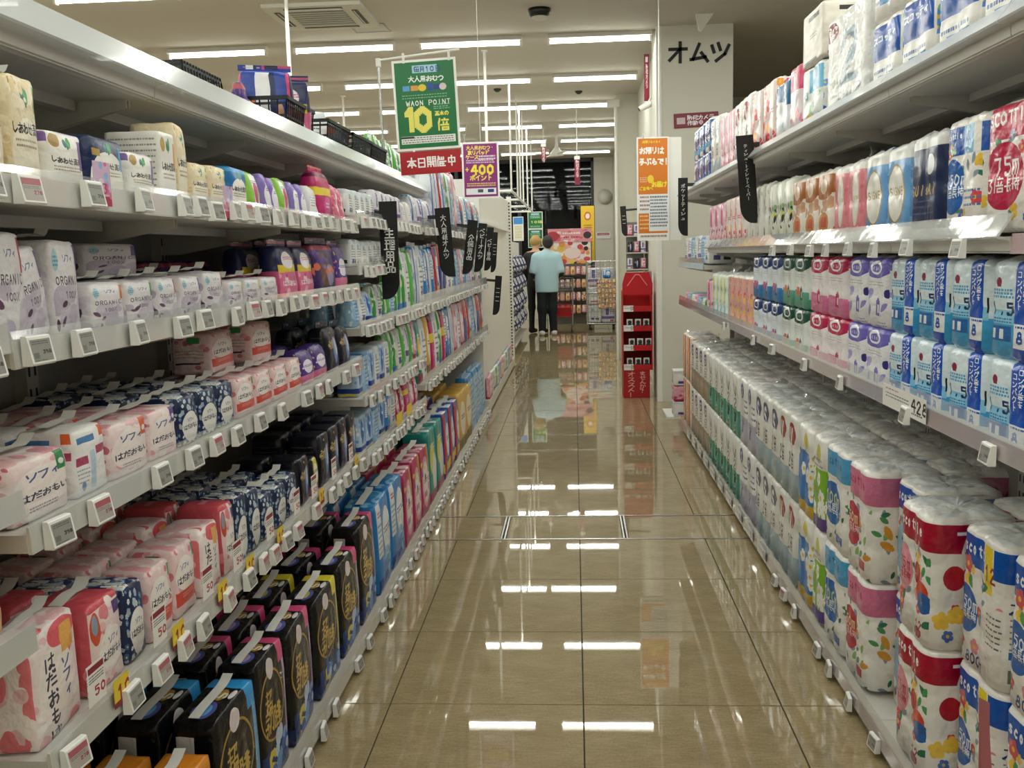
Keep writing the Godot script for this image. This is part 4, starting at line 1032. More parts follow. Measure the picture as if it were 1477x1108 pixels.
func make_bay(called: String, label: String, group: String, side: int, z0: float, z1: float, height: float, shelves: Array, base_y: float, rose := false) -> Node3D:
	var w := absf(z1 - z0)
	var bay := thing(called, label, "shelving", Vector3(LX if side < 0 else RX, 0, (z0 + z1) / 2), PI / 2 if side < 0 else -PI / 2, group)
	var back := -0.45
	part("back_panel", slab(Vector3(-w / 2, 0.02, back - 0.015), Vector3(w / 2, height, back)), M.panel, bay)
	for s in [-1, 1]:
		var up := part("upright", slab(Vector3(s * (w / 2 - 0.012) - 0.012, 0, back), Vector3(s * (w / 2 - 0.012) + 0.012, height, back + 0.03)), M.steel, bay)
		var sl := tool()
		var y := 0.2
		while y < height - 0.05:
			box(sl, Vector3(s * (w / 2 - 0.012) - 0.004, y, back + 0.029), Vector3(s * (w / 2 - 0.012) + 0.004, y + 0.022, back + 0.0305))
			y += 0.05
		var so := part("upright_slots", done(sl), M.dark, up)
		so.set_meta("kind", "stuff")
	part("plinth", slab(Vector3(-w / 2, 0, back), Vector3(w / 2, base_y + 0.02, -0.05)), M.dark, bay)
	shelf_parts(bay, w, base_y, 0.0, back, 0.085, false, rose)
	for s in shelves:
		shelf_parts(bay, w, s[0], s[1], back, s[2], s[3] if s.size() > 3 else false, rose, s[4] if s.size() > 4 else true)
	return bay

const TOPL := [1.852, -0.088, 0.095, true]

func build_napkin_shelving() -> void:
	var A := [TOPL, [1.592, 0.0, 0.056], [1.35, 0.0, 0.056], [1.07, 0.0, 0.06], [0.71, 0.0, 0.056]]
	make_bay("shelving_bay", "white steel bay of napkin shelving before the cream and peach packs", "", -1, -0.59, -1.355, 1.95, [TOPL, [1.592, 0.0, 0.056], [1.375, 0.0, 0.056], [1.13, 0.0, 0.056], [0.925, 0.0, 0.056], [0.5, 0.0, 0.056]], 0.025)
	make_bay("shelving_bay", "white steel bay of napkin shelving holding the tall cream packs and white organic packs", "", -1, -1.36, -2.13, 1.95, A, 0.025)
	make_bay("shelving_bay", "white steel bay of napkin shelving holding indigo flower packs on its middle shelf", "", -1, -2.13, -2.9, 1.95, A, 0.025)
	make_bay("shelving_bay", "white steel bay of napkin shelving ending with the magenta and dark plum packs", "", -1, -2.9, -3.68, 1.95, A, 0.025)
	var B := [TOPL, [1.627, 0.0, 0.056], [1.2, 0.0, 0.056], [0.925, 0.0, 0.056], [0.69, 0.0, 0.056]]
	make_bay("shelving_bay", "white steel shelving bay of liners behind the black hanging sign for sanitary goods", "", -1, -3.68, -4.45, 1.95, B + [[1.435, 0.0, 0.07]], 0.025)
	make_bay("shelving_bay", "white steel shelving bay of liners below the green hanging poster", "", -1, -4.45, -5.22, 1.95, B, 0.025)
	for i in 5:
		var z0 := -5.22 - 0.78 * i
		var sh := [[1.63, 0.0, 0.08], [1.21, 0.0, 0.085], [0.77, 0.0, 0.085]]
		if i == 0:
			sh.append(TOPL)
		make_bay("shelving_bay", ["white shelving bay of tall diaper bags just beyond the green poster", "white shelving bay of tall diaper bags below the purple poster", "white shelving bay of diapers between the purple poster and the care goods sign", "white shelving bay of diapers at the care goods sign", "last white shelving bay before the blank white cover panel"][i], "", -1, z0, z0 - 0.78, 1.95 if i == 0 else 2.15, sh, 0.025)
	# blank cover panels with a slotted end post
	var e := thing("cover_panel", "blank white cover panel with a slotted post closing the diaper shelving", "panel", Vector3(-0.87, 0, -11.1))
	part("board", slab(Vector3(-0.4, 0, -1.95), Vector3(0, 2.2, 1.98)), M.white, e)
	part("foot_rail", slab(Vector3(0, 0.02, -1.95), Vector3(0.05, 0.12, 1.98)), M.rail, e)
	var po := part("end_post", slab(Vector3(-0.01, 0, -1.99), Vector3(0.05, 2.25, -1.95)), M.white, e)
	var sl := tool()
	for k in 50:
		box(sl, Vector3(0.012, 0.1 + k * 0.042, -1.951), Vector3(0.03, 0.122 + k * 0.042, -1.948))
	var so := part("post_slots", done(sl), M.dark, po)
	so.set_meta("kind", "stuff")
	part("top_shelf", slab(Vector3(-0.35, 1.78, -1.6), Vector3(0.06, 1.81, 1.9)), M.white, e)

func build_paper_shelving() -> void:
	var zs := [-0.56, -1.33, -2.1, -2.87, -3.64, -4.41, -5.18, -5.95, -6.72, -7.49, -8.26]
	var names := ["before all the paper packs", "with rose and blue packs at its end", "holding blue banded compact rolls", "holding violet and rose wave packs", "holding green wave packs on its middle shelf", "holding navy wave packs on its middle shelf", "at the black tissue sign", "holding coral patterned packs", "holding mint striped packs", "with a low brown shelf of small packs", "at the far end beside the orange packs"]
	for i in 10:
		var sh := [[1.907, -0.01, 0.075, true], [1.475, -0.028, 0.085, i > 1, false], [1.048, 0.0, 0.078]]
		if i > 7:
			sh[1] = [1.36, 0.0, 0.08, false]
		make_bay("paper_shelving_bay", "white steel bay of toilet paper shelving " + names[i], "", 1, zs[i], zs[i + 1], 1.98, sh, 0.03, true)


# ---------------------------------------------------------------- goods
func goods(called: String, design: String, label: String, group: String, pos: Vector3, turn: float, w: float, h: float, d: float, o := {}) -> Node3D:
	var sd := float(R.randi() % 3)
	var kind: String = o.get("kind", "pack")
	var mesh: ArrayMesh
	if kind == "roll":
		mesh = roll_mesh(w, h, d, o.get("nx", 2), o.get("nz", 2), o.get("tiers", 2), sd)
	elif kind == "box":
		mesh = pack_mesh(w, h, d, 0.004, 0.001, 0.0, 0.001, sd)
	elif kind == "bag":
		mesh = pack_mesh(w, h, d, 0.012, 0.009, 0.42, 0.007, sd)
	else:
		mesh = pack_mesh(w, h, d, minf(0.011, h * 0.1), 0.005, o.get("taper", 0.05), 0.0045, sd)
	var m: Material = D[design]
	if o.get("strip", false) or o.get("tuft", false) or o.get("seal", false) or o.get("film", false):
		var t := thing(called, label, "pack", pos, turn, group)
		part("wrapper", mesh, m, t)
		if o.get("strip", false):
			part("carry_strip", strip_mesh(w, d, sd), M.paper, t, Vector3(0, h, 0))
		if o.get("film", false):
			part("film_sheet", film_mesh(w, d, sd), M.film, t, Vector3(0, h, 0))
		if o.get("tuft", false):
			var f := part("film_tuft", tuft_mesh(sd), M.film, t, Vector3(R.randf_range(-0.2, 0.2) * w, h - 0.004, -d * R.randf_range(0.3, 0.7)), R.randf_range(-0.8, 0.8))
			f.rotation.x = R.randf_range(-0.9, 0.1)
		if o.get("seal", false):
			var st := tool()
			box(st, Vector3(-w * 0.46, -0.004, -0.002), Vector3(w * 0.46, 0.016, 0.002))
			part("top_seal", done_cached(["seal", snappedf(w, 0.005)], st), m, t, Vector3(0, h - 0.004, -d / 2))
		return t
	return single(called, mesh, m, label, "pack", pos, turn, group)

func done_cached(key: Array, st: SurfaceTool) -> ArrayMesh:
	if not cache.has(key):
		cache[key] = done(st)
	return cache[key]

func fill(side: int, z0: float, z1: float, n: int, y: float, h: float, d: float, deep: int, stack: int, called: String, design, label: String, o := {}) -> void:
	# n facings from z0 (nearer the door end) to z1, rows behind one another, layers on top of one another
	if side < 0 and stack == 1:
		y -= 0.01
		h += 0.01
	var designs: Array = design if design is Array else [design]
	var step := (z0 - z1) / n
	var front: float = o.get("front", 0.025)
	var group := "" if n * deep * stack == 1 else (label.replace("%s ", "") if "%s" in label else label)
	for i in n:
		for k in deep:
			for s in stack:
				if o.get("thin", 0.0) > 0 and k > 0 and R.randf() < o.thin:
					continue
				var hh := h * (1.0 if stack > 1 or o.get("kind", "") == "roll" else R.randf_range(0.97, 1.03))
				var x: float = front + k * d * 1.04 + R.randf_range(0.0, 0.003)
				var z := z0 - step * (i + 0.5) + R.randf_range(-0.015, 0.015) * step * (0.0 if o.get("kind", "") == "roll" else 1.0)
				var turn: float = (PI / 2 if side < 0 else -PI / 2) + R.randf_range(-1, 1) * o.get("jit", 0.035) + o.get("turn", 0.0)
				var p := Vector3((LX - x) if side < 0 else (RX + x), y + s * h * 0.995, z)
				var oo := o
				if o.get("kind", "") == "roll":
					oo = o.duplicate()
					oo.film = s == stack - 1 and y < 0.5 and R.randf() < 0.6
					oo.tuft = s == stack - 1 and o.get("tuft", false)
				var own := label
				if "%s" in label:
					own = label % SHADE[designs[i % designs.size()]]
				if stack > 1:
					own += ", upper of the stack" if s == stack - 1 else ", lower of the stack"
				if deep > 1:
					own += [", front row", ", second row", ", third row"][k]
				if own.split(" ").size() > 16:
					own = own.split(",")[0] + ([", front row", ", second row", ", third row"][k] if deep > 1 else "")
				goods(called, designs[i % designs.size()], own, group, p, turn, step * o.get("wk", 0.95), hh, d, oo)

func fill_napkin_shelving() -> void:
	var S := -1
	var on1 := " on the top napkin shelf"
	# first shelf
	var y := 1.633
	fill(S, -1.1, -1.46, 3, y, 0.17, 0.11, 1, 1, "tall_napkin_pack", "cream", "tall cream napkin pack with green leaf mark beside the shelf end" )
	fill(S, -1.46, -1.56, 1, y, 0.165, 0.11, 1, 1, "tall_napkin_pack", "cream", "tall cream napkin pack between another cream one and a low violet-cornered pack", {"strip": true})
	fill(S, -1.565, -1.69, 1, y, 0.095, 0.1, 1, 1, "napkin_pack", "white_violet", "low white napkin pack with violet corner beside the tall cream pack")
	fill(S, -1.695, -1.85, 1, y, 0.1, 0.1, 1, 1, "napkin_pack", "navy_arch", "low navy napkin pack with white arch and blue tab" + on1)
	fill(S, -1.855, -1.985, 1, y, 0.092, 0.1, 2, 1, "napkin_pack", "white_violet", "low white napkin pack with violet corner beside the navy arch pack")
	fill(S, -1.995, -2.08, 1, y, 0.14, 0.12, 1, 1, "napkin_box", "white_box", "upright white napkin box with blue band" + on1, {"kind": "box"})
	fill(S, -2.085, -2.16, 1, y, 0.175, 0.12, 1, 1, "tall_napkin_pack", "cream", "tall cream napkin pack right beside the upright white box")
	fill(S, -2.165, -2.405, 2, y, 0.1, 0.1, 2, 1, "napkin_pack", "cream", "low cream napkin pack with green leaf mark before the blue ones")
	fill(S, -2.41, -2.56, 1, y, 0.112, 0.1, 2, 1, "napkin_pack", "sky", "blue napkin pack with white arch" + on1)
	fill(S, -2.57, -2.69, 1, y, 0.115, 0.09, 2, 1, "liner_pack", "lime", "lime green liner pack beside the blue arch pack", {"kind": "bag"})
	fill(S, -2.69, -2.84, 2, y, 0.112, 0.08, 2, 1, "liner_pack", "lilac", "lilac liner pack with white oval between two lime green packs", {"kind": "bag"})
	fill(S, -2.84, -2.97, 1, y, 0.12, 0.09, 2, 1, "liner_pack", "lime", "lime green liner pack between the lilac packs", {"kind": "bag"})
	fill(S, -2.97, -3.14, 2, y, 0.112, 0.08, 2, 1, "liner_pack", "lilac", "lilac liner pack with white oval before the pale grey pack", {"kind": "bag"})
	fill(S, -3.14, -3.29, 1, y, 0.115, 0.08, 2, 1, "liner_pack", "pale", "pale grey liner pack beside the magenta bag", {"kind": "bag"})
	fill(S, -3.3, -3.49, 1, y, 0.17, 0.1, 1, 1, "napkin_bag", "magenta", "tall magenta napkin bag with yellow ribbon" + on1, {"kind": "bag", "seal": true})
	fill(S, -3.5, -3.66, 2, y, 0.14, 0.09, 2, 1, "liner_pack", "rose_dots", "rose dotted liner pack at the end of the top napkin shelf", {"kind": "bag"})
	y = 1.67
	fill(S, -3.7, -4.2, 5, y, 0.1, 0.09, 2, 1, "liner_pack", "snow", "small white liner pack with grey print on the upper liner shelf")
	fill(S, -4.2, -4.85, 6, y, 0.125, 0.09, 1, 1, "liner_pack", "snow_violet", "white liner pack with violet blocks on the upper liner shelf")
	fill(S, -4.87, -5.2, 2, y, 0.12, 0.09, 1, 1, "liner_pack", "pale", "pale grey liner pack beside the ice blue bag on the upper liner shelf", {"kind": "bag"})
	# second shelf
	y = 1.39
	fill(S, -1.08, -1.35, 2, y + 0.022, 0.165, 0.1, 1, 1, "organic_pack", "organic_crimson", "tall white organic pack with crimson tab at the shelf end")
	fill(S, -1.37, -1.475, 1, y, 0.168, 0.1, 1, 1, "organic_pack", "organic_crimson", "tall white organic pack with crimson tab beside the leaning pack", {"strip": true})
	var lean := goods("organic_pack", "organic_violet", "thin white organic pack leaning against the tall violet one", "", Vector3(LX - 0.03, y - 0.006, -1.505), PI / 2, 0.1, 0.15, 0.045)
	lean.rotation.z = 0.0
	lean.rotate(Vector3(1, 0, 0), 0.22)
	fill(S, -1.55, -1.655, 1, y, 0.158, 0.12, 1, 1, "organic_pack", "organic_violet", "tall white organic pack with violet tab and dark orchid stem", {"strip": true, "front": 0.03})
	fill(S, -1.66, -1.8, 1, y, 0.082, 0.11, 2, 1, "organic_pack", "organic_orange", "low white organic pack with orange tab", {"strip": true})
	fill(S, -1.8, -1.94, 1, y, 0.083, 0.11, 2, 1, "organic_pack", "organic_green", "low white organic pack with green tab", {"strip": true})
	fill(S, -1.94, -2.06, 1, y, 0.083, 0.11, 2, 1, "organic_pack", "organic_crimson", "low white organic pack with crimson tab", {"strip": true})
	fill(S, -2.06, -2.2, 1, y, 0.083, 0.11, 2, 1, "organic_pack", "organic_violet", "low white organic pack with violet tab", {"strip": true})
	fill(S, -2.2, -2.34, 1, y, 0.092, 0.11, 2, 1, "organic_pack", "organic_crimson", "slightly taller white organic pack before the lemon tabs", {"strip": true})
	goods("organic_pack", "organic_violet", "white organic pack lying on top of the low ones", "", Vector3(LX - 0.15, y + 0.083, -2.02), PI / 2 - 0.12, 0.2, 0.075, 0.1)
	fill(S, -2.35, -2.61, 2, y, 0.068, 0.11, 2, 1, "organic_pack", "organic_lemon", "very low white organic pack with lemon tab", {"strip": true})
	fill(S, -2.61, -2.78, 1, y, 0.07, 0.11, 1, 1, "organic_pack", "organic_crimson", "very low white organic pack beside the navy and pink bags", {"strip": true})
	fill(S, -2.42, -2.9, 3, y, 0.125, 0.1, 1, 1, "napkin_bag", "plum", "dark plum napkin bag standing behind the low white packs", {"kind": "bag", "front": 0.25})
	fill(S, -2.8, -3.2, 2, y, 0.16, 0.1, 2, 1, "napkin_bag", "navy_pink", "navy and pink napkin bag with yellow ribbon on the second shelf", {"kind": "bag", "seal": true})
	fill(S, -3.2, -3.48, 1, y, 0.165, 0.1, 2, 1, "napkin_bag", "plum", "dark plum napkin bag beside the navy and pink bags", {"kind": "bag", "seal": true})
	fill(S, -3.49, -3.67, 1, y, 0.163, 0.1, 1, 1, "napkin_bag", "violet_star", "violet starred napkin bag ending the second shelf", {"kind": "bag", "seal": true})
	y = 1.475
	fill(S, -3.7, -4.42, 7, y, 0.1, 0.09, 2, 1, "liner_pack", "snow", "small white liner pack on the short middle shelf")
	# third shelf
	y = 1.11
	fill(S, -1.13, -1.35, 2, y + 0.062, 0.16, 0.12, 1, 1, "napkin_bag", "peach", "peach coloured bag with green leaf at the shelf end", {"kind": "bag", "seal": true})
	fill(S, -1.37, -1.555, 1, y, 0.098, 0.12, 3, 1, "blush_pack", "blush_green", "pale pink napkin pack with green tab", {"strip": true, "jit": 0.05})
	fill(S, -1.56, -1.69, 1, y, 0.112, 0.12, 2, 1, "blush_pack", "leaflet", "pale napkin pack turned to its printed instructions", {"strip": true})
	fill(S, -1.69, -1.86, 1, y, 0.1, 0.12, 3, 1, "blush_pack", "blush_orange", "pale pink napkin pack with orange tab", {"strip": true, "jit": 0.05})
	fill(S, -1.86, -2.0, 1, y, 0.098, 0.12, 3, 1, "blush_pack", "blush_violet", "pale pink napkin pack with violet tab", {"strip": true})
	fill(S, -2.005, -2.36, 3, y, 0.108, 0.12, 3, 1, "flower_pack", "indigo_flower", "indigo flowered napkin pack with white label on the third shelf", {"strip": true})
	fill(S, -2.37, -2.97, 4, y, 0.098, 0.12, 2, 1, "blush_pack", "blush_band", "pale pink napkin pack with coral band on the third shelf", {"strip": true})
	goods("blush_pack", "blush_band", "pale pink coral banded pack stacked on the others before the wider one", "", Vector3(LX - 0.1, y + 0.103, -2.5), PI / 2 + 0.05, 0.2, 0.11, 0.12)
	goods("blush_pack", "blush_band", "pale pink coral banded pack stacked on the others beside the navy bags", "", Vector3(LX - 0.08, y + 0.103, -2.76), PI / 2 - 0.04, 0.17, 0.115, 0.12)
	fill(S, -2.98, -3.3, 2, y, 0.112, 0.11, 2, 1, "napkin_bag", "violet_star", "violet starred napkin bag on the third shelf", {"kind": "bag"})
	fill(S, -3.31, -3.67, 2, y, 0.155, 0.11, 2, 1, "napkin_bag", "night", "black night napkin bag ending the third shelf", {"kind": "bag", "seal": true})
	# fourth shelf
	y = 0.75
	fill(S, -1.1, -1.35, 1, 0.967, 0.13, 0.12, 1, 1, "blush_pack", "peach", "peach coloured napkin pack on the raised end of the shelf")
	fill(S, -1.37, -1.555, 1, y, 0.185, 0.1, 1, 1, "blush_pack", "big_blush", "large pale pink napkin pack with upright lettering", {"strip": true, "turn": 0.06})
	fill(S, -1.56, -1.7, 1, y, 0.158, 0.13, 3, 1, "coral_pack", "coral_top", "coral topped napkin pack beside the large upright lettered pack", {"strip": true})
	fill(S, -1.7, -1.8, 1, y, 0.152, 0.12, 3, 1, "flower_pack", "indigo_flower", "indigo flowered napkin pack between coral topped and coral banded packs")
	fill(S, -1.8, -2.06, 2, y, 0.15, 0.12, 3, 1, "blush_pack", "blush_band", "tall pale pink napkin pack with coral band on the fourth shelf")
	fill(S, -2.06, -2.21, 1, y, 0.155, 0.12, 3, 1, "blush_pack", "big_blush", "pale pink napkin pack with upright lettering beside the coral bands")
	fill(S, -2.21, -2.31, 1, y, 0.17, 0.13, 3, 1, "coral_pack", "coral_top", "taller coral topped napkin pack before the indigo flowered packs")
	fill(S, -2.31, -2.5, 2, y, 0.165, 0.12, 3, 1, "flower_pack", "indigo_flower", "tall indigo flowered napkin pack on the fourth shelf")
	fill(S, -2.5, -2.86, 3, y, 0.118, 0.12, 3, 1, "flower_pack", "indigo_flower", "low indigo flowered napkin pack on the fourth shelf", {"strip": true})
	fill(S, -2.87, -3.0, 1, y, 0.145, 0.11, 2, 1, "napkin_pack", "night", "black night napkin pack before the gold labelled one")
	fill(S, -3.0, -3.1, 1, y, 0.12, 0.11, 2, 1, "napkin_pack", "gold_label", "black napkin pack with yellow label")
	fill(S, -3.11, -3.67, 4, y, 0.175, 0.12, 2, 1, "napkin_pack", "night", "tall black night napkin pack ending the fourth shelf")
	# floor shelf
	y = 0.067
	var jets := [[-1.1, -1.5, 0.26, "jet_pink", 2, "black napkin pack with pink edge at the near shelf end"], [-1.5, -1.78, 0.28, "jet_green", 1, "black napkin pack with green edge on the floor shelf"], [-1.79, -2.08, 0.32, "navy_leaf", 1, "navy napkin pack with orange edge and pale label panel"], [-2.1, -2.38, 0.35, "jet_blue", 1, "black napkin pack with blue edge on the floor shelf"], [-2.4, -2.64, 0.36, "jet_pink", 1, "black napkin pack with pink edge beside the blue edged packs"], [-2.66, -2.94, 0.35, "jet_pink", 1, "black napkin pack with pink edge before the yellow edged packs"], [-2.96, -3.28, 0.33, "jet_yellow", 1, "black napkin pack with yellow edge on the floor shelf"], [-3.3, -3.6, 0.34, "jet_pink", 1, "black napkin pack with pink edge behind the yellow edged packs"], [-3.62, -3.93, 0.38, "jet_pink", 1, "tall black napkin pack with pink edge before the azure packs"]]
	for j in jets:
		fill(S, j[0], j[1], j[4], y, j[2], 0.135, 3, 1, "night_pack", j[3], j[5], {"strip": true, "jit": 0.05, "taper": 0.1})
	fill(S, -3.95, -4.62, 2, y, 0.38, 0.17, 2, 1, "diaper_pack", "azure", "bright blue diaper pack on the floor shelf", {"strip": true, "taper": 0.12})
	fill(S, -4.63, -5.45, 3, y, 0.37, 0.17, 2, 1, "diaper_pack", "carmine", "carmine pink diaper pack on the floor shelf", {"strip": true, "taper": 0.12})
	fill(S, -5.46, -6.1, 2, y, 0.42, 0.18, 2, 1, "diaper_pack", "teal", "teal diaper pack with white panel on the floor shelf", {"strip": true, "taper": 0.12})
	fill(S, -6.11, -7.0, 3, y, 0.42, 0.18, 2, 1, "diaper_pack", "cobalt", "cobalt blue diaper pack with red stripe on the floor shelf", {"strip": true, "taper": 0.12})
	fill(S, -7.0, -7.8, 2, y, 0.42, 0.18, 2, 1, "diaper_pack", "honey", "honey yellow diaper pack on the floor shelf", {"taper": 0.12})
	fill(S, -7.8, -9.1, 3, y, 0.45, 0.18, 1, 1, "diaper_pack", "powder", "powder blue diaper pack on the floor shelf", {"kind": "bag", "seal": true})
	fill(S, -9.2, -12.6, 9, 0.12, 0.22, 0.05, 1, 1, "baby_pack", ["petal", "snow", "meadow", "powder"], "small %s pack standing on the foot rail of the blank cover panel", {"front": -0.002})
	# liner and diaper bays
	y = 1.24
	fill(S, -3.72, -4.1, 3, y, 0.13, 0.1, 2, 1, "liner_pack", ["powder", "snow", "liner_blue"], "%s liner pack at the start of the middle liner shelf", {"kind": "bag"})
	fill(S, -4.1, -4.7, 6, y, 0.15, 0.1, 2, 1, "liner_pack", ["meadow", "snow", "meadow", "grass", "powder", "meadow"], "low %s liner bag on the middle liner shelf", {"kind": "bag"})
	fill(S, -4.7, -5.2, 4, y, 0.3, 0.12, 1, 1, "liner_bag", ["meadow", "meadow", "snow", "grass"], "tall %s liner bag under the green poster", {"kind": "bag", "seal": true})
	y = 1.25
	fill(S, -5.24, -6.0, 5, y, 0.31, 0.12, 1, 1, "diaper_bag", ["ice_bag", "snow", "azure", "ice_bag", "azure"], "tall %s diaper bag starting the middle diaper shelf", {"kind": "bag", "seal": true})
	fill(S, -6.0, -6.75, 4, y, 0.32, 0.12, 1, 1, "diaper_bag", ["cobalt", "scarlet", "scarlet", "snow"], "tall %s diaper bag behind the adult diaper sign", {"kind": "bag", "seal": true})
	fill(S, -6.76, -8.0, 7, y, 0.3, 0.12, 1, 1, "diaper_bag", ["snow", "sea_bag", "powder", "petal"], "tall %s diaper bag behind the care goods sign", {"kind": "bag"})
	fill(S, -8.0, -9.08, 6, y, 0.22, 0.12, 1, 1, "diaper_bag", ["petal", "snow_violet", "meadow"], "short %s diaper bag ending the middle diaper shelf", {"kind": "bag"})
	y = 0.965
	fill(S, -3.72, -4.4, 6, y, 0.16, 0.1, 2, 1, "liner_pack", ["liner_blue", "powder", "liner_blue", "snow", "liner_blue", "snow"], "%s liner pack on the upper of two liner shelves")
	fill(S, -4.4, -5.2, 7, y, 0.2, 0.1, 1, 1, "liner_bag", ["grass", "meadow", "snow", "grass", "snow_violet", "grass", "petal"], "%s liner bag on the upper of two liner shelves", {"kind": "bag"})
	y = 0.73
	fill(S, -3.72, -4.5, 6, y, 0.155, 0.12, 2, 1, "liner_pack", ["liner_blue", "liner_blue", "powder", "liner_blue", "azure", "snow"], "%s liner pack on the lower of two liner shelves")
	fill(S, -4.5, -5.2, 5, y, 0.16, 0.12, 2, 1, "liner_bag", ["carmine", "carmine", "magenta", "petal", "carmine"], "%s liner bag above the carmine diaper packs", {"kind": "bag"})
	y = 0.81
	fill(S, -5.24, -6.4, 7, y, 0.35, 0.13, 1, 1, "diaper_bag", ["teal", "snow", "honey", "magenta", "snow", "meadow", "magenta"], "tall %s diaper bag on the lower diaper shelf before the blue ones", {"kind": "bag", "seal": true})
	fill(S, -6.4, -7.5, 5, y, 0.35, 0.13, 1, 1, "diaper_bag", ["azure", "ice_bag", "petal", "snow", "petal"], "tall %s diaper bag on the lower diaper shelf before the red ones", {"kind": "bag", "seal": true})
	fill(S, -7.5, -9.08, 6, y, 0.35, 0.13, 1, 1, "diaper_bag", ["scarlet", "cobalt", "powder", "ice_bag"], "tall %s diaper bag ending the lower diaper shelf", {"kind": "bag", "seal": true})
	y = 1.67
	fill(S, -5.24, -5.95, 4, y, 0.17, 0.13, 1, 1, "diaper_bag", ["ice_bag", "snow_violet"], "low %s bag standing under the top shelf end", {"kind": "bag"})
	fill(S, -6.02, -6.5, 3, y, 0.42, 0.15, 1, 1, "diaper_bag", ["ice_bag", "ice_bag", "cobalt"], "very tall %s bag below the red strip sign", {"kind": "bag", "seal": true})
	fill(S, -6.5, -7.3, 4, y, 0.42, 0.15, 1, 1, "diaper_bag", ["sea_bag", "meadow", "sea_bag", "petal"], "very tall %s bag below the purple poster", {"kind": "bag", "seal": true})
	fill(S, -7.3, -9.0, 8, y, 0.3, 0.15, 1, 1, "diaper_bag", ["powder", "scarlet", "snow", "sea_bag"], "upper shelf %s diaper bag beyond the purple poster", {"kind": "bag"})
	# on top of the shelving: baskets and packs
	top_baskets()

func basket_mesh(w: float, h: float, d: float) -> Array:
	# open wire-like plastic basket: rim, floor, ribs (one mesh of ribs)
	var rim := tool()
	for s in [[-w / 2, -d / 2, w / 2, -d / 2], [-w / 2, d / 2, w / 2, d / 2], [-w / 2, -d / 2, -w / 2, d / 2], [w / 2, -d / 2, w / 2, d / 2]]:
		box(rim, Vector3(minf(s[0], s[2]) - 0.006, h - 0.012, minf(s[1], s[3]) - 0.006), Vector3(maxf(s[0], s[2]) + 0.006, h, maxf(s[1], s[3]) + 0.006))
	var ribs := tool()
	var k := 0.86
	for i in 15:
		var t := i / 14.0 - 0.5
		for s in [-1, 1]:
			var a := Vector3(t * w * k, 0, s * d / 2 * k)
			var b := Vector3(t * w, h - 0.01, s * d / 2)
			tube(ribs, a, b, 0.0028, 0.0028, 4, false)
	for i in 9:
		var t := i / 8.0 - 0.5
		for s in [-1, 1]:
			tube(ribs, Vector3(s * w / 2 * k, 0, t * d * k), Vector3(s * w / 2, h - 0.01, t * d), 0.0028, 0.0028, 4, false)
	for j in 4:
		var y := h * (j + 0.4) / 4.0
		var q := lerpf(k, 1.0, y / h)
		for s in [-1, 1]:
			box(ribs, Vector3(-w / 2 * q, y - 0.004, s * d / 2 * q - 0.002), Vector3(w / 2 * q, y + 0.004, s * d / 2 * q + 0.002))
			box(ribs, Vector3(s * w / 2 * q - 0.002, y - 0.004, -d / 2 * q), Vector3(s * w / 2 * q + 0.002, y + 0.004, d / 2 * q))
	var fl := tool()
	box(fl, Vector3(-w / 2 * k, 0, -d / 2 * k), Vector3(w / 2 * k, 0.006, d / 2 * k))
	return [done(rim), done(ribs), done(fl)]

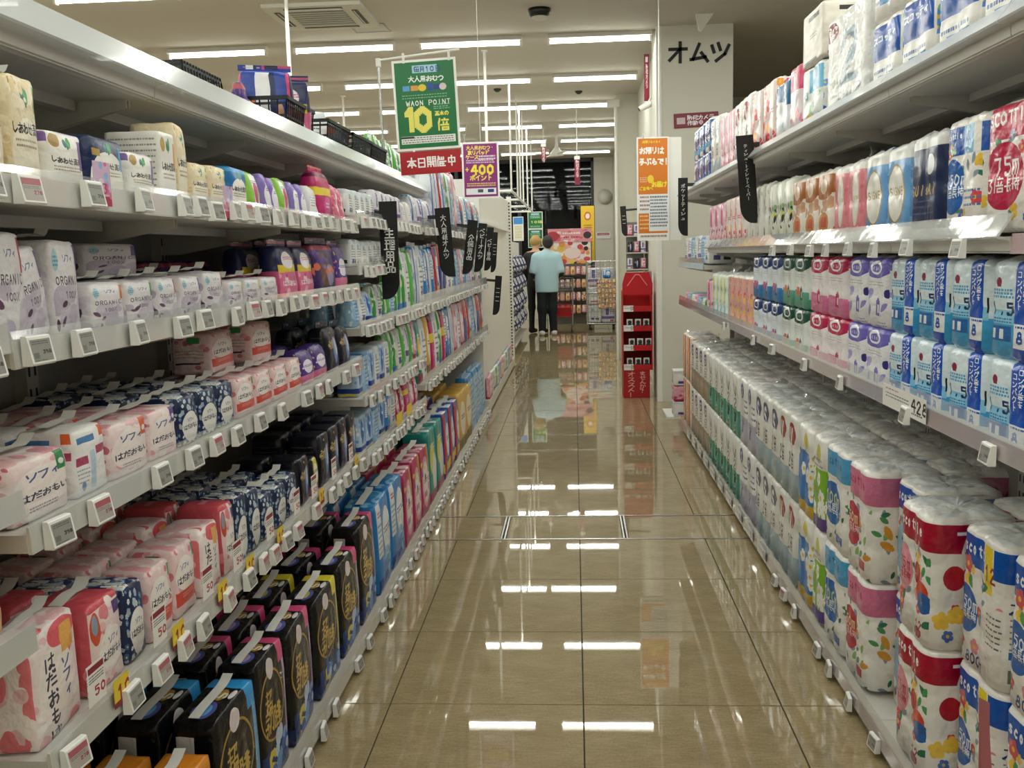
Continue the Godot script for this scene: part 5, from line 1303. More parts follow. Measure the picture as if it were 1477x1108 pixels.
func top_baskets() -> void:
	var y := 1.882
	var m := basket_mesh(0.36, 0.155, 0.24)
	var spots := [[-2.58, 0.0, "empty black plastic basket turned over on top of the napkin shelving", true], [-3.42, 0.02, "black plastic basket holding the blue and white bags on top of the shelving", false], [-3.98, 0.0, "black plastic basket holding pale bags on top of the shelving", false], [-4.42, -0.02, "black plastic basket before the green bags on top of the shelving", false], [-4.8, 0.0, "last black plastic basket on top of the shelving beside the green poster", false]]
	for s in spots:
		var t := thing("black_basket", s[2], "basket", Vector3(-1.06, y, s[0]), PI / 2 + s[1])
		if s[3]:
			t.rotation.x = PI
			t.position.y = y + 0.119
			t.scale = Vector3(0.85, 0.76, 0.9)
		part("rim", m[0], M.basket, t)
		var rb := part("ribs", m[1], M.basket, t)
		rb.set_meta("kind", "stuff")
		part("basket_floor", m[2], M.basket, t)
	var b := goods("napkin_bag", "stripe_bag", "blue white and pink striped bag standing in the basket on top of the shelving", "", Vector3(-1.02, y + 0.01, -3.3), 0.35, 0.19, 0.25, 0.1, {"kind": "bag", "seal": true})
	b.rotation.x = 0.0
	goods("napkin_bag", "navy_pink", "navy and pink bag behind the blue one in the basket on top", "", Vector3(-0.99, y + 0.01, -3.45), 0.3, 0.16, 0.24, 0.08, {"kind": "bag", "seal": true})
	goods("napkin_bag", "violet_star", "small violet starred bag lying before the baskets on top of the shelving", "", Vector3(-0.99, y + 0.002, -3.1), PI / 2 + 0.5, 0.16, 0.12, 0.1, {"kind": "bag"})
	goods("napkin_bag", "plum", "small dark plum bag beside the blue and white bag on top", "", Vector3(-1.04, y + 0.002, -3.2), PI / 2, 0.07, 0.2, 0.08, {"kind": "bag"})
	goods("napkin_bag", "snow", "white bag lying in the second filled basket on top of the shelving", "", Vector3(-1.05, y + 0.01, -3.88), 0.5, 0.2, 0.2, 0.1, {"kind": "bag"})
	goods("napkin_bag", "sea_bag", "pale bag with blue edge in the second filled basket on top", "", Vector3(-0.99, y + 0.01, -4.05), 0.5, 0.13, 0.18, 0.1, {"kind": "bag"})
	goods("napkin_bag", "snow", "white bag in the third filled basket on top of the shelving", "", Vector3(-1.0, y + 0.01, -4.42), PI / 2, 0.24, 0.15, 0.13, {"kind": "bag"})
	for i in 6:
		goods("liner_bag", ["grass", "meadow"][i % 2], "green and white bag standing on top of the shelving by the green poster", "green and white bags on top of the shelving by the green poster", Vector3(-0.985, y, -5.02 - 0.14 * i), PI / 2 + R.randf_range(-0.2, 0.2), 0.13, 0.25 - 0.01 * (i % 3), 0.1, {"kind": "bag", "seal": true})

func fill_paper_shelving() -> void:
	var S := 1
	# floor shelf, three-tier bales two high
	var y := 0.072
	var h := 0.362
	var d := 0.235
	fill(S, -1.7, -2.24, 2, y, h, d, 1, 2, "roll_bale", "hue_blue12", "blue topped roll bale with flowers and a yellow ribbon at the shelf end", roll(3, 2, {"front": 0.11, "tuft": true}))
	fill(S, -2.245, -2.495, 1, y, h, d, 1, 2, "roll_bale", "hue_blue12", "blue topped roll bale with yellow ribbon right beside the red topped bales", roll(3, 2, {"front": 0.1, "tuft": true}))
	fill(S, -2.5, -2.745, 1, y, h, d, 2, 2, "roll_bale", "hue_red", "red topped roll bale with tulips on the floor shelf", roll(3, 2))
	fill(S, -2.76, -3.01, 1, y, h, d, 1, 2, "roll_bale", "hue_blue2", "blue topped roll bale with pale oval between red and pink bales", roll(3, 2, {"front": 0.1}))
	fill(S, -3.02, -3.27, 1, y, h, d, 2, 2, "roll_bale", "hue_pink", "pink topped roll bale with crimson oval and leaves", roll(3, 2, {"tuft": true}))
	fill(S, -3.28, -3.56, 1, y, h, d, 2, 2, "roll_bale", "hue_aqua", "sky blue topped roll bale with dark blue oval", roll(3, 2))
	fill(S, -3.57, -3.745, 1, y, h, d, 2, 2, "roll_bale", "lime_flower", "lime green roll bale with white flowers", roll(3, 1, {"tuft": true}))
	fill(S, -3.75, -4.0, 1, y, h, d, 2, 2, "roll_bale", "blue_flower", "blue roll bale with white flowers and yellow foot", roll(3, 2))
	fill(S, -4.01, -4.37, 2, y, h, d, 2, 2, "roll_bale", "bale_ruby", "white roll bale with ruby oval and grey blue foot", roll(3, 1, {"tuft": true}))
	fill(S, -4.37, -4.94, 3, y, h, d, 2, 2, "roll_bale", "bale_marine", "white roll bale with navy oval and grey blue foot", roll(3, 1, {"tuft": true}))
	fill(S, -4.95, -5.42, 2, y, h, d, 2, 2, "roll_bale", "bale_lavender", "white roll bale with lavender foot", roll(3, 1, {"tuft": true}))
	fill(S, -5.43, -6.68, 5, y, h, d, 2, 2, "roll_bale", "bale_green", "white roll bale with sea green foot", roll(3, 2, {"tuft": true}))
	fill(S, -6.69, -7.68, 4, y, h, d, 2, 2, "roll_bale", "bale_brown", "white roll bale with taupe foot", roll(3, 2, {"tuft": true}))
	fill(S, -7.69, -8.24, 2, y, h + 0.01, d, 1, 2, "roll_bale", "bale_orange", "orange striped roll bale at the shelf end", roll(3, 2))
	# middle shelf
	y = 1.032
	h = 0.215
	fill(S, -1.6, -2.02, 2, y, h, 0.22, 1, 2, "roll_pack", "petal_three", "rose flowered roll pack with blue head beside the compact rolls", roll(2, 2, {"front": 0.05}))
	fill(S, -2.025, -2.95, 4, y, h, 0.22, 1, 2, "roll_pack", "long_eight", "light blue compact roll pack with dark blue upright band", roll(2, 2, {"front": 0.045}))
	fill(S, -2.96, -3.39, 2, y, h, 0.22, 1, 2, "roll_pack", "wave_violet", "white roll pack with violet scalloped head", roll(2, 2, {"front": 0.045}))
	fill(S, -3.4, -3.93, 2, y, h, 0.22, 1, 2, "roll_pack", "wave_rose", "rose pink roll pack with crimson scalloped head", roll(2, 2, {"front": 0.045}))
	fill(S, -3.96, -4.45, 2, y, h, 0.22, 1, 2, "roll_pack", "wave_forest", "white and green roll pack with forest green head", roll(2, 2, {"front": 0.045}))
	fill(S, -4.47, -5.15, 3, y, h, 0.22, 1, 2, "roll_pack", "wave_navy", "white and blue roll pack with navy head", roll(2, 2, {"front": 0.045}))
	fill(S, -5.17, -5.94, 4, y, 0.32, 0.2, 1, 1, "roll_pack", "coral_pattern", "tall coral patterned roll pack on the middle shelf", roll(3, 1, {"front": 0.04, "tuft": true}))
	fill(S, -5.97, -6.6, 4, y, 0.31, 0.2, 1, 1, "roll_pack", "mint_stripe", "tall mint striped roll pack on the middle shelf", roll(3, 1, {"front": 0.04, "tuft": true}))
	fill(S, -6.62, -6.9, 1, y, 0.26, 0.2, 1, 1, "roll_pack", "pink_stripe", "pink striped roll pack ending the middle shelf", roll(3, 1, {"front": 0.04}))
	fill(S, -6.95, -8.2, 6, y, 0.13, 0.2, 1, 1, "tissue_pack", ["meadow", "powder", "petal"], "small %s tissue pack at the far end of the middle shelf", {"front": 0.03})
	# upper shelf
	y = 1.52
	h = 0.27
	var up := {"front": 0.03, "tuft": true}
	fill(S, -1.75, -2.02, 1, y, h, 0.2, 1, 1, "roll_pack", "hue_red", "red topped flowered roll pack on the upper shelf end", roll(2, 2, up))
	fill(S, -2.03, -2.27, 1, y, h, 0.2, 1, 1, "roll_pack", "hue_seventyfive", "white roll pack with crimson block and crimson oval", roll(2, 2, up))
	fill(S, -2.28, -2.5, 1, y, h, 0.2, 1, 1, "roll_pack", "hue_four", "white roll pack with blue block, figure four and blue oval", roll(2, 2, up))
	fill(S, -2.51, -2.75, 1, y, h - 0.01, 0.2, 1, 1, "roll_pack", "navy_gold", "navy roll pack with gold lettering", roll(2, 2, {"front": 0.03}))
	fill(S, -2.76, -3.17, 2, y, h - 0.015, 0.2, 1, 1, "roll_pack", "crest_blue", "pale blue roll pack with gold rimmed crest", roll(2, 1, {"front": 0.03}))
	fill(S, -3.18, -3.54, 2, y, h - 0.02, 0.2, 1, 1, "roll_pack", "quilt_pink", "quilted pink roll pack with cream oval", roll(2, 1, {"front": 0.03}))
	fill(S, -3.55, -4.19, 3, y, h - 0.02, 0.2, 1, 1, "roll_pack", "caramel", "caramel brown headed roll pack", roll(2, 1, up))
	fill(S, -4.2, -4.7, 3, y, h, 0.2, 1, 1, "roll_pack", "pastel_map", "yellow green patterned roll pack", roll(2, 1, {"front": 0.03}))
	fill(S, -4.7, -5.3, 4, y, h + 0.01, 0.2, 1, 1, "roll_pack", "pearl", "pearl white roll pack behind the black tissue sign", roll(2, 1, {"front": 0.03}))
	fill(S, -5.3, -6.0, 4, y, h, 0.2, 1, 1, "roll_pack", "blossom", "red blossom roll pack on the upper shelf", roll(2, 1, up))
	fill(S, -6.0, -6.7, 3, y, h - 0.01, 0.2, 1, 1, "roll_pack", "pink_stripe", "pink striped roll pack on the upper shelf", roll(2, 1, {"front": 0.03}))
	fill(S, -6.75, -8.2, 7, 1.4, 0.2, 0.2, 1, 1, "tissue_pack", ["snow", "powder", "snow_violet"], "small %s tissue pack on the lowered far shelf", {"front": 0.03})
	# top shelf
	y = 1.938
	h = 0.23
	fill(S, -1.7, -2.08, 1, y, h, 0.2, 1, 2, "roll_pack", "rose_cloud", "rose headed roll pack on the top shelf end", roll(2, 2, {"front": 0.04}))
	fill(S, -2.1, -3.2, 4, y, h, 0.22, 1, 2, "roll_pack", "katakana_blue", "white roll pack with blue lettered block on the top shelf", roll(2, 2, {"front": 0.05}))
	fill(S, -3.22, -3.74, 1, y, 0.36, 0.22, 1, 1, "roll_pack", "pulp_two", "tall white roll pack with a large grey figure two", roll(3, 3, {"front": 0.05, "tuft": true}))
	fill(S, -3.76, -4.08, 1, y, 0.25, 0.2, 1, 1, "roll_pack", "aqua_flower", "blue flowered roll pack under the ivory box on the top shelf", roll(2, 2, {"front": 0.04}))
	fill(S, -3.76, -4.08, 1, y + 0.256, 0.2, 0.2, 1, 1, "tissue_box", "ivory_box", "ivory box standing on the blue flowered pack", {"kind": "box", "front": 0.04})
	fill(S, -4.1, -4.31, 1, y, 0.3, 0.2, 1, 1, "roll_pack", "rose_cloud", "rose headed roll pack beside the blue flowered pack", roll(2, 1, {"front": 0.04}))
	fill(S, -4.32, -4.6, 1, y, 0.28, 0.2, 1, 1, "roll_pack", "teal_cloud", "teal headed roll pack on the top shelf", roll(2, 2, {"front": 0.04}))
	fill(S, -4.61, -5.2, 2, y, 0.33, 0.2, 1, 1, "roll_pack", "blossom", "red blossom roll pack on the top shelf", roll(2, 2, {"front": 0.04, "tuft": true}))
	fill(S, -5.2, -5.74, 2, y, 0.36, 0.2, 1, 1, "roll_pack", "bale_ruby", "white roll pack with ruby oval on the top shelf", roll(3, 2, {"front": 0.04}))
	fill(S, -5.75, -6.28, 3, y, 0.36, 0.2, 1, 1, "roll_pack", "pink_stripe", "pink striped roll pack on the top shelf", roll(3, 1, {"front": 0.04}))
	fill(S, -6.29, -6.7, 2, y, 0.4, 0.2, 1, 1, "roll_pack", "bale_marine", "white roll pack with navy oval on the top shelf", roll(3, 1, {"front": 0.04}))
	fill(S, -6.72, -7.6, 3, y, 0.22, 0.2, 1, 2, "roll_pack", "tide", "navy and white wave roll pack on the top shelf end", roll(2, 2, {"front": 0.04}))
	# pink carrying ribbon of a bale at the shelf end
	var st := tool()
	var pts := []
	for i in 15:
		var t := i / 14.0
		pts.append(Vector3(0.02 - 0.03 * sin(t * PI), 0.53 - 0.42 * absf(2 * t - 0.86) ** 1.5, -0.05 + 0.12 * t + 0.012 * sin(t * 7)))
	for i in 14:
		var wv := Vector3(0.006, 0.0, 0.013)
		quad(st, pts[i] - wv, pts[i] + wv, pts[i + 1] + wv, pts[i + 1] - wv)
		quad(st, pts[i] - wv, pts[i + 1] - wv, pts[i + 1] + wv, pts[i] + wv)
	single("carry_ribbon", done(st), M.ribbon, "pink plastic carrying ribbon looped before the blue topped bales", "ribbon", Vector3(RX - 0.01, 0, -2.03))

func roll(tiers: int, nx: int, more := {}) -> Dictionary:
	var o := {"kind": "roll", "tiers": tiers, "nx": nx, "nz": 2, "wk": 0.98, "jit": 0.012}
	o.merge(more, true)
	return o


# ---------------------------------------------------------------- price tags on the rails
func tag_row(side: int, y: float, z0: float, z1: float, gap: float, where: String, proto: Array, o := {}) -> void:
	var z := z0 - gap * 0.4
	while z > z1 + 0.03:
		var t: Node3D = proto[1 if R.randf() < o.get("red", 0.25) else 0].duplicate()
		t.name = numbered("price_tag")
		add_child(t)
		tag(t, "white electronic price tag on the " + where, "price tag", "price tags on the " + where)
		t.position = Vector3((LX + 0.008) if side < 0 else (RX - 0.008), y - 0.016 + R.randf_range(-0.004, 0.004), z)
		t.rotation.y = (PI / 2 if side < 0 else -PI / 2) + R.randf_range(-0.12, 0.12) + o.get("turn", 0.0)
		t.rotation.x = 0
		var s: float = o.get("size", 1.0)
		t.scale = Vector3(s, s, s)
		z -= gap * (R.randf_range(0.75, 1.3) if R.randf() > 0.15 else 1.7)

func build_tags() -> void:
	var st := tool()
	# housing: bevelled frame, face leaning back, with a recessed window
	var W := 0.028
	var H := 0.022
	prism(st, PackedVector2Array([Vector2(0.0, -H), Vector2(0.016, -H), Vector2(0.018, -H + 0.003), Vector2(0.01, H - 0.002), Vector2(0.008, H), Vector2(0.0, H)]), 2 * W, Transform3D(Basis(Vector3.UP, -PI / 2), Vector3(W, 0, 0)))
	var housing := done(st)
	var sc := tool()
	quad(sc, Vector3(-0.0235, -0.0165, 0.0176), Vector3(-0.0235, 0.0165, 0.0118), Vector3(0.0235, 0.0165, 0.0118), Vector3(0.0235, -0.0165, 0.0176))
	for e in [[Vector3(-0.0235, -0.0165, 0.0176), Vector3(0.0235, -0.0165, 0.0176)], [Vector3(-0.0235, 0.0165, 0.0118), Vector3(0.0235, 0.0165, 0.0118)]]:
		quad(sc, e[0] + Vector3(0, 0, -0.003), e[0], e[1], e[1] + Vector3(0, 0, -0.003))
	var screen := done(sc)
	var protos := []
	for k in 2:
		var t := Node3D.new()
		t.name = "price_tag_model"
		part("housing", housing, M.tag_white, t)
		part("screen", screen, M.screen if k == 0 else M.screen_red, t)
		protos.append(t)
	tag_row(-1, 1.632, -0.9, -3.66, 0.115, "top napkin rail", protos)
	tag_row(-1, 1.388, -1.0, -3.66, 0.12, "second napkin rail", protos)
	tag_row(-1, 1.105, -1.36, -3.66, 0.145, "third napkin rail", protos)
	tag_row(-1, 0.742, -1.36, -3.66, 0.12, "fourth napkin rail", protos, {"red": 0.6})
	tag_row(-1, 0.05, -1.9, -3.66, 0.2, "floor rail of the napkin bays", protos)
	tag_row(-1, 1.655, -3.72, -5.2, 0.09, "upper liner rail", protos)
	tag_row(-1, 1.462, -3.72, -4.42, 0.12, "short liner rail", protos)
	tag_row(-1, 1.228, -3.72, -9.1, 0.105, "middle liner and diaper rail", protos)
	tag_row(-1, 0.952, -3.72, -5.2, 0.1, "upper of the two low liner rails", protos)
	tag_row(-1, 0.718, -3.72, -5.2, 0.1, "lower of the two low liner rails", protos)
	tag_row(-1, 0.8, -5.24, -9.1, 0.13, "lower diaper rail", protos)
	tag_row(-1, 0.05, -3.75, -9.1, 0.13, "floor rail of the liner and diaper bays", protos)
	tag_row(-1, 1.655, -5.3, -9.0, 0.16, "upper diaper rail", protos)
	tag_row(1, 1.072, -1.85, -6.4, 0.55, "middle paper rail", protos)
	tag_row(1, 0.055, -2.2, -4.4, 0.22, "floor rail of the paper shelving", protos, {"turn": 0.0})
	tag_row(1, 1.505, -2.15, -4.6, 0.3, "upper paper rail", protos, {"red": 0.0})
	for t in protos:
		t.free()
	# wide printed price card
	var card := print_mat("price_card", 256, 64, "e9e7e2", [["t", "428", 68, 12, 15, "1a1a1a", 0.13], ["x", 2, 8, 34, 55, 14, 5, "55555a"], ["x", 1, 8, 14, 30, 10, 5, "b04a5a"], ["x", 1, 70, 76, 22, 10, 6, "3a3a3a"]], 0.4)
	var c := thing("price_card", "wide white printed price card under the blue compact rolls", "price card", Vector3(RX - 0.009, 1.052, -2.62), -PI / 2)
	part("card", slab(Vector3(-0.17, 0, 0), Vector3(0.17, 0.062, 0.0016)), card, c)
	for i in 10:
		var q := thing("shelf_card", "white printed card on the floor rail of the paper shelving", "price card", Vector3(RX - 0.009, 0.04, -4.55 - 0.33 * i), -PI / 2, "printed cards on the floor rail of the paper shelving")
		part("card", slab(Vector3(-0.1, 0, 0), Vector3(0.1, 0.055, 0.0014)), card, q)
	# promotion cards on the fourth napkin rail
	var promo := print_mat("promo_card", 64, 96, "f0ece6", [["r", 6, 6, 88, 16, "8f2036"], ["x", 3, 8, 28, 80, 7, 3, "4a4a4a"], ["t", "50", 36, 56, 40, "b02a3a", 0.15]], 0.5)
	var ycard := print_mat("sale_card", 64, 64, "e8cc30", [["t", "10", 20, 20, 60, "a02030", 0.15], ["r", 0, 80, 100, 20, "8f2036"]], 0.5)
	for i in 9:
		var z := -1.5 - 0.23 * i - 0.02 * (i % 3)
		var t := thing("promotion_card", "white promotion card with dark red heading on the fourth napkin rail", "price card", Vector3(LX + 0.009, 0.772, z), PI / 2, "promotion cards on the fourth napkin rail")
		part("card", slab(Vector3(-0.03, 0, 0), Vector3(0.03, 0.07, 0.0012)), promo, t)
		if i % 2 == 0 or i < 4:
			var s := thing("sale_card", "square yellow sale card on the fourth napkin rail", "price card", Vector3(LX + 0.008, 0.728, z - 0.085), PI / 2, "yellow sale cards on the fourth napkin rail")
			part("card", slab(Vector3(-0.028, 0, 0), Vector3(0.028, 0.05, 0.0012)), ycard, s)
	var pink := print_mat("pink_card", 64, 96, "d9b8d8", [["r", 0, 78, 100, 22, "b82a50"], ["d", 14, "8fb8e0,e070a0,e8e0f0", 6, 14, 0, 0, 100, 78], ["t", "13", 16, 46, 40, "c83a4a", 0.14]], 0.4)
	for z in [-1.66, -2.28]:
		var t := thing("pink_card", "pastel promotion card with red foot on the top napkin rail", "price card", Vector3(LX + 0.009, 1.6, z), PI / 2, "pastel cards on the top napkin rail")
		part("card", slab(Vector3(-0.03, 0, 0), Vector3(0.03, 0.075, 0.0012)), pink, t)
	for z in [-4.35, -4.62]:
		single("sale_flag", slab(Vector3(-0.07, 0, 0), Vector3(0.07, 0.05, 0.0015)), M.yellow, "plain yellow flag card on the lower of the two low liner rails", "price card", Vector3(LX + 0.01, 0.742, z), PI / 2, "yellow flag cards on the low liner rail")


# ---------------------------------------------------------------- signs and posters
func blade(text: String, at: Vector3, w: float, h: float, label: String, flip := 1, weight := 0.11, tilt := 0.0) -> void:
	# black plate whose foot sweeps up to one side; hangs from a shelf end, facing along the aisle
	var t := thing("hanging_sign", label, "sign", at)
	t.rotation.z = tilt
	var p := PackedVector2Array([Vector2(-w / 2, 0), Vector2(-w / 2, -h)])
	for i in 7:
		var a := i / 6.0
		p.append(Vector2(-w / 2 + w * (0.25 + 0.75 * sin(a * PI / 2)), -h + h * 0.2 * (1 - cos(a * PI / 2))))
	p.append(Vector2(w / 2, 0))
	if flip < 0:
		var q := PackedVector2Array()
		for i in range(p.size() - 1, -1, -1):
			q.append(Vector2(-p[i].x, p[i].y))
		p = q
	var st := tool()
	prism(st, p, 0.003)
	part("plate", done(st), M.black, t)
	var n := text.length()
	var s := minf(w * 0.62, h * 0.62 / n)
	var l := part("lettering", letter_mesh(text, s, weight, true, 0.001), M.letter, t, Vector3(-s * 0.5, -h * 0.26 if n < 6 else -h * 0.1, 0.003))
	l.set_meta("label", "white upright lettering")
	var reach := absf((LX - 0.06 if at.x < 0 else RX + 0.05) - at.x) - w / 2 + 0.02
	part("arm", slab(Vector3(-reach / 2, -0.012, 0.0), Vector3(reach / 2, 0.012, 0.006)), M.dark, t, Vector3((w / 2 + reach / 2 - 0.02) * (-1 if at.x < 0 else 1), -0.05, -0.006))

func poster(called: String, label: String, lo: Vector2, hi: Vector2, z: float, m: Material, border: Material, tilt := 0.0) -> Node3D:
	var c := (lo + hi) / 2
	var t := thing(called, label, "sign", Vector3(c.x, lo.y, z))
	t.rotation.z = tilt
	var w := hi.x - lo.x
	var h := hi.y - lo.y
	part("frame", slab(Vector3(-w / 2, 0, -0.004), Vector3(w / 2, h, 0)), border, t)
	var st := tool()
	var e := 0.012
	quad(st, Vector3(-w / 2 + e, e, 0.001), Vector3(-w / 2 + e, h - e, 0.001), Vector3(w / 2 - e, h - e, 0.001), Vector3(w / 2 - e, e, 0.001))
	part("print", done(st), m, t)
	return t

func build_signs() -> void:
	blade("生理用品", Vector3(-0.795, 1.738, -4.2), 0.078, 0.42, "black hanging sign for sanitary goods with a foot sweeping outwards")
	blade("大人用紙オムツ", Vector3(-0.775, 1.782, -5.8), 0.09, 0.41, "black hanging sign for adult diapers below the green poster", -1, 0.11, 0.06)
	blade("介護用品", Vector3(-0.735, 1.755, -7.2), 0.075, 0.4, "black hanging sign for care goods tilted inwards", 1, 0.11, -0.14)
	blade("ベビ丨オムツ", Vector3(-0.735, 1.755, -8.0), 0.07, 0.4, "black hanging sign for baby diapers beside the care goods sign", 1, 0.11, -0.13)
	blade("ベビ丨用品", Vector3(-0.725, 1.738, -8.6), 0.06, 0.38, "black hanging sign for baby goods", 1, 0.11, -0.1)
	blade("ーーーー", Vector3(-0.74, 1.71, -9.3), 0.05, 0.38, "narrow black hanging sign on the blank cover panel", 1, 0.11, -0.08)
	blade("ーーーー", Vector3(-0.745, 1.29, -9.65), 0.066, 0.39, "low black hanging sign on the blank cover panel", 1, 0.11, -0.1)
	blade("ティシュ・トイレットペ丨パ丨", Vector3(0.845, 2.05, -4.95), 0.085, 0.43, "black hanging sign for tissues and toilet paper", -1, 0.11, 0.07)
	blade("ポケットティシュ", Vector3(0.805, 2.022, -7.3), 0.07, 0.42, "narrow black hanging sign at the far end of the paper shelving", -1)
	blade("ーーー", Vector3(0.60, 2.04, -11.95), 0.07, 0.36, "black hanging sign on the small wall rack", -1, 0.11, 0.06)
	# green monthly poster, its stand and the strip below
	var green := print_mat("green_print", 340, 480, "13713c", [["r", 30, 4, 42, 9, "a5cde2"], ["t", "毎月10日", 32, 5, 10, "1d3f7a", 0.13], ["t", "大人用おむつ", 22, 16, 10, "f3f5f0", 0.14], ["r", 12, 27, 12, 6, "5aa0d8"], ["r", 26, 27, 12, 6, "e09a4a"], ["e", 45, 30, 7, 4, "e6c83a"], ["r", 54, 25, 9, 9, "24489a"], ["r", 64, 27, 12, 6, "1f3f86"], ["e", 80, 30, 6, 4, "d8c8cc"], ["x", 2, 10, 38, 74, 3, 1, "8fb89a"], ["t", "WAON POINT", 16, 44, 9.5, "f3f5f0", 0.13], ["t", "1", 8, 50, 42, "efe56a", 0.2], ["t", "0", 27, 50, 44, "efe56a", 0.2], ["t", "基本の", 63, 58, 8, "efe56a", 0.13], ["t", "倍", 66, 67, 20, "efe56a", 0.14], ["x", 3, 62, 50, 26, 2.4, 1, "8fb89a"], ["r", 4, 86, 92, 9, "e6e8e2"], ["x", 3, 6, 87.5, 86, 2.6, 1, "6a6f6a"], ["r", 4, 86.5, 22, 2, "1a1a1a"]], 0.3)
	var pg := poster("hanging_poster", "green hanging poster with large yellow 10 on a white pole stand", Vector2(-0.884, 2.035), Vector2(-0.56, 2.48), -5.0, green, M.paper, 0.035)
	for x in [-0.1, 0.13]:
		part("hook", box_mesh(Vector3(0.012, 0.05, 0.01)), M.white, pg, Vector3(x, 0.43, 0.0))
	var redp := print_mat("red_print", 320, 100, "b01a26", [["t", "本日開催中", 6, 18, 18, "f6f4f0", 0.14]], 0.35)
	poster("strip_sign", "red strip sign with bold white letters under the green poster", Vector2(-0.868, 1.915), Vector2(-0.56, 2.028), -4.99, redp, M.red, 0.035)
	var stand := thing("sign_stand", "thin white pole with a crossbar holding the green poster", "stand", Vector3(-0.955, 1.882, -5.01))
	var ps := tool()
	tube(ps, Vector3(0, 0, 0), Vector3(-0.012, 0.6, 0), 0.007, 0.007, 8)
	part("pole", done(ps), M.chrome, stand)
	var pc := tool()
	tube(pc, Vector3(-0.012, 0.6, 0), Vector3(0.4, 0.64, 0), 0.006, 0.006, 8)
	part("crossbar", done(pc), M.white, stand)
	part("joint", box_mesh(Vector3(0.022, 0.04, 0.022)), M.white, stand, Vector3(-0.012, 0.57, 0))
	part("foot", box_mesh(Vector3(0.07, 0.008, 0.07)), M.white, stand)
	var purple := print_mat("purple_print", 220, 330, "8a2a78", [["t", "大人用おむつ・", 8, 3, 12, "f0df5a", 0.16], ["t", "取りパッド", 12, 12, 13, "f0df5a", 0.16], ["t", "ケース", 6, 20, 13, "f0df5a", 0.16], ["x", 2, 46, 22, 46, 5, 3, "efe6ee"], ["x", 2, 8, 30, 82, 4, 2.4, "d8c8d8"], ["t", "+", 4, 42, 16, "f0df3a", 0.18], ["t", "400", 20, 38, 30, "f2e23a", 0.2], ["t", "ポイント", 16, 58, 17, "f0df5a", 0.17], ["x", 2, 8, 74, 84, 4, 2, "e8d86a"], ["r", 5, 84, 90, 12, "e9ecee"], ["r", 40, 86, 16, 6, "4a5060"], ["r", 70, 86, 18, 6, "24407a"]], 0.35)
	poster("hanging_poster", "purple poster with large yellow 400 hanging beyond the green poster", Vector2(-0.725, 1.87), Vector2(-0.48, 2.235), -6.5, purple, M.paper, 0.005)
	var wire := tool()
	tube(wire, Vector3(-0.6, 2.235, -6.5), Vector3(-0.6, CEIL, -6.5), 0.002, 0.002, 5)
	single("hanging_wire", done(wire), M.white, "thin wire from the ceiling to the purple poster", "wire")
	var orange := print_mat("orange_print", 240, 720, "d97a1e", [["t", "お帰りらくらく", 14, 1.6, 9, "f2d83a", 0.15], ["t", "お帰りは", 3, 8, 21, "f6f4ee", 0.17], ["t", "手ぶらで!", 2, 19, 21, "f6f4ee", 0.17], ["e", 42, 40, 11, 4, "efce2e"], ["t", "ご自宅へ", 2, 47, 12, "f2e23a", 0.15], ["t", "お届け", 44, 42, 18, "f2e23a", 0.17], ["x", 3, 6, 38, 22, 2, 1, "e8c8a8"], ["r", 0, 55, 100, 37, "e6e8e8"], ["x", 10, 40, 57, 56, 3.2, 1.6, "5a6470"], ["x", 4, 5, 57, 30, 4, 1.8, "a05a4a"], ["r", 0, 74, 36, 18, "d97a1e"], ["x", 4, 4, 76, 28, 4, 1.5, "f0d0a0"], ["r", 0, 94, 100, 6, "eceae4"], ["x", 1, 6, 96, 86, 5, 2, "8a5a4a"]], 0.35)
	var po := poster("standing_poster", "tall orange poster about home delivery before the grey pillar", Vector2(0.545, 1.585), Vector2(0.815, 2.45), -8.45, orange, M.paper)
	part("backboard", slab(Vector3(-0.13, 0, -0.03), Vector3(0.24, 0.86, -0.012)), M.white, po)
	part("hook", box_mesh(Vector3(0.012, 0.04, 0.012)), M.chrome, po, Vector3(-0.08, 0.855, 0.0))
	part("hanger_rod", slab(Vector3(0.05, 0.86, -0.022), Vector3(0.058, CEIL - 1.585, -0.014)), M.white, po)
	var plate := print_mat("camera_print", 300, 96, "7a1232", [["r", 4, 24, 20, 54, "ccb8bc"], ["t", "防犯カメラ", 28, 8, 13, "f2eef0", 0.14], ["t", "作動中", 28, 52, 13, "f2eef0", 0.14], ["r", 72, 74, 26, 5, "d8c8cc"]], 0.4)
	var pl := poster("wall_plate", "maroon plate with white letters about cameras on the pillar", Vector2(0.985, 2.668), Vector2(1.41, 2.805), -9.692, plate, M.maroon, 0.03)
	pl.position.z = -9.692
	var vp := print_mat("maroon_print", 40, 260, "8c1230", [["r", 10, 3, 80, 12, "e2d2d6"], ["v", "防犯カメラ", 16, 20, 70, "e8d8dc", 0.14]], 0.4)
	poster("wall_plate", "narrow upright maroon plate beside the corner of the pillar", Vector2(0.755, 3.04), Vector2(0.81, 3.51), -10.45, vp, M.maroon)
	var camn := thing("security_camera", "small white security camera on the pillar side", "camera", Vector3(0.79, 2.98, -10.42))
	var cb := tool()
	tube(cb, Vector3(-0.09, -0.03, 0.02), Vector3(0.03, 0.03, 0.0), 0.03, 0.034, 14)
	part("body", done(cb), M.white, camn)
	var ca := tool()
	tube(ca, Vector3(0.0, 0.03, 0), Vector3(0.03, 0.09, 0.03), 0.01, 0.01, 8)
	part("arm", done(ca), M.white, camn)
	var cl := tool()
	tube(cl, Vector3(-0.094, -0.032, 0.021), Vector3(-0.086, -0.028, 0.02), 0.02, 0.02, 12)
	part("lens", done(cl), M.black, camn)
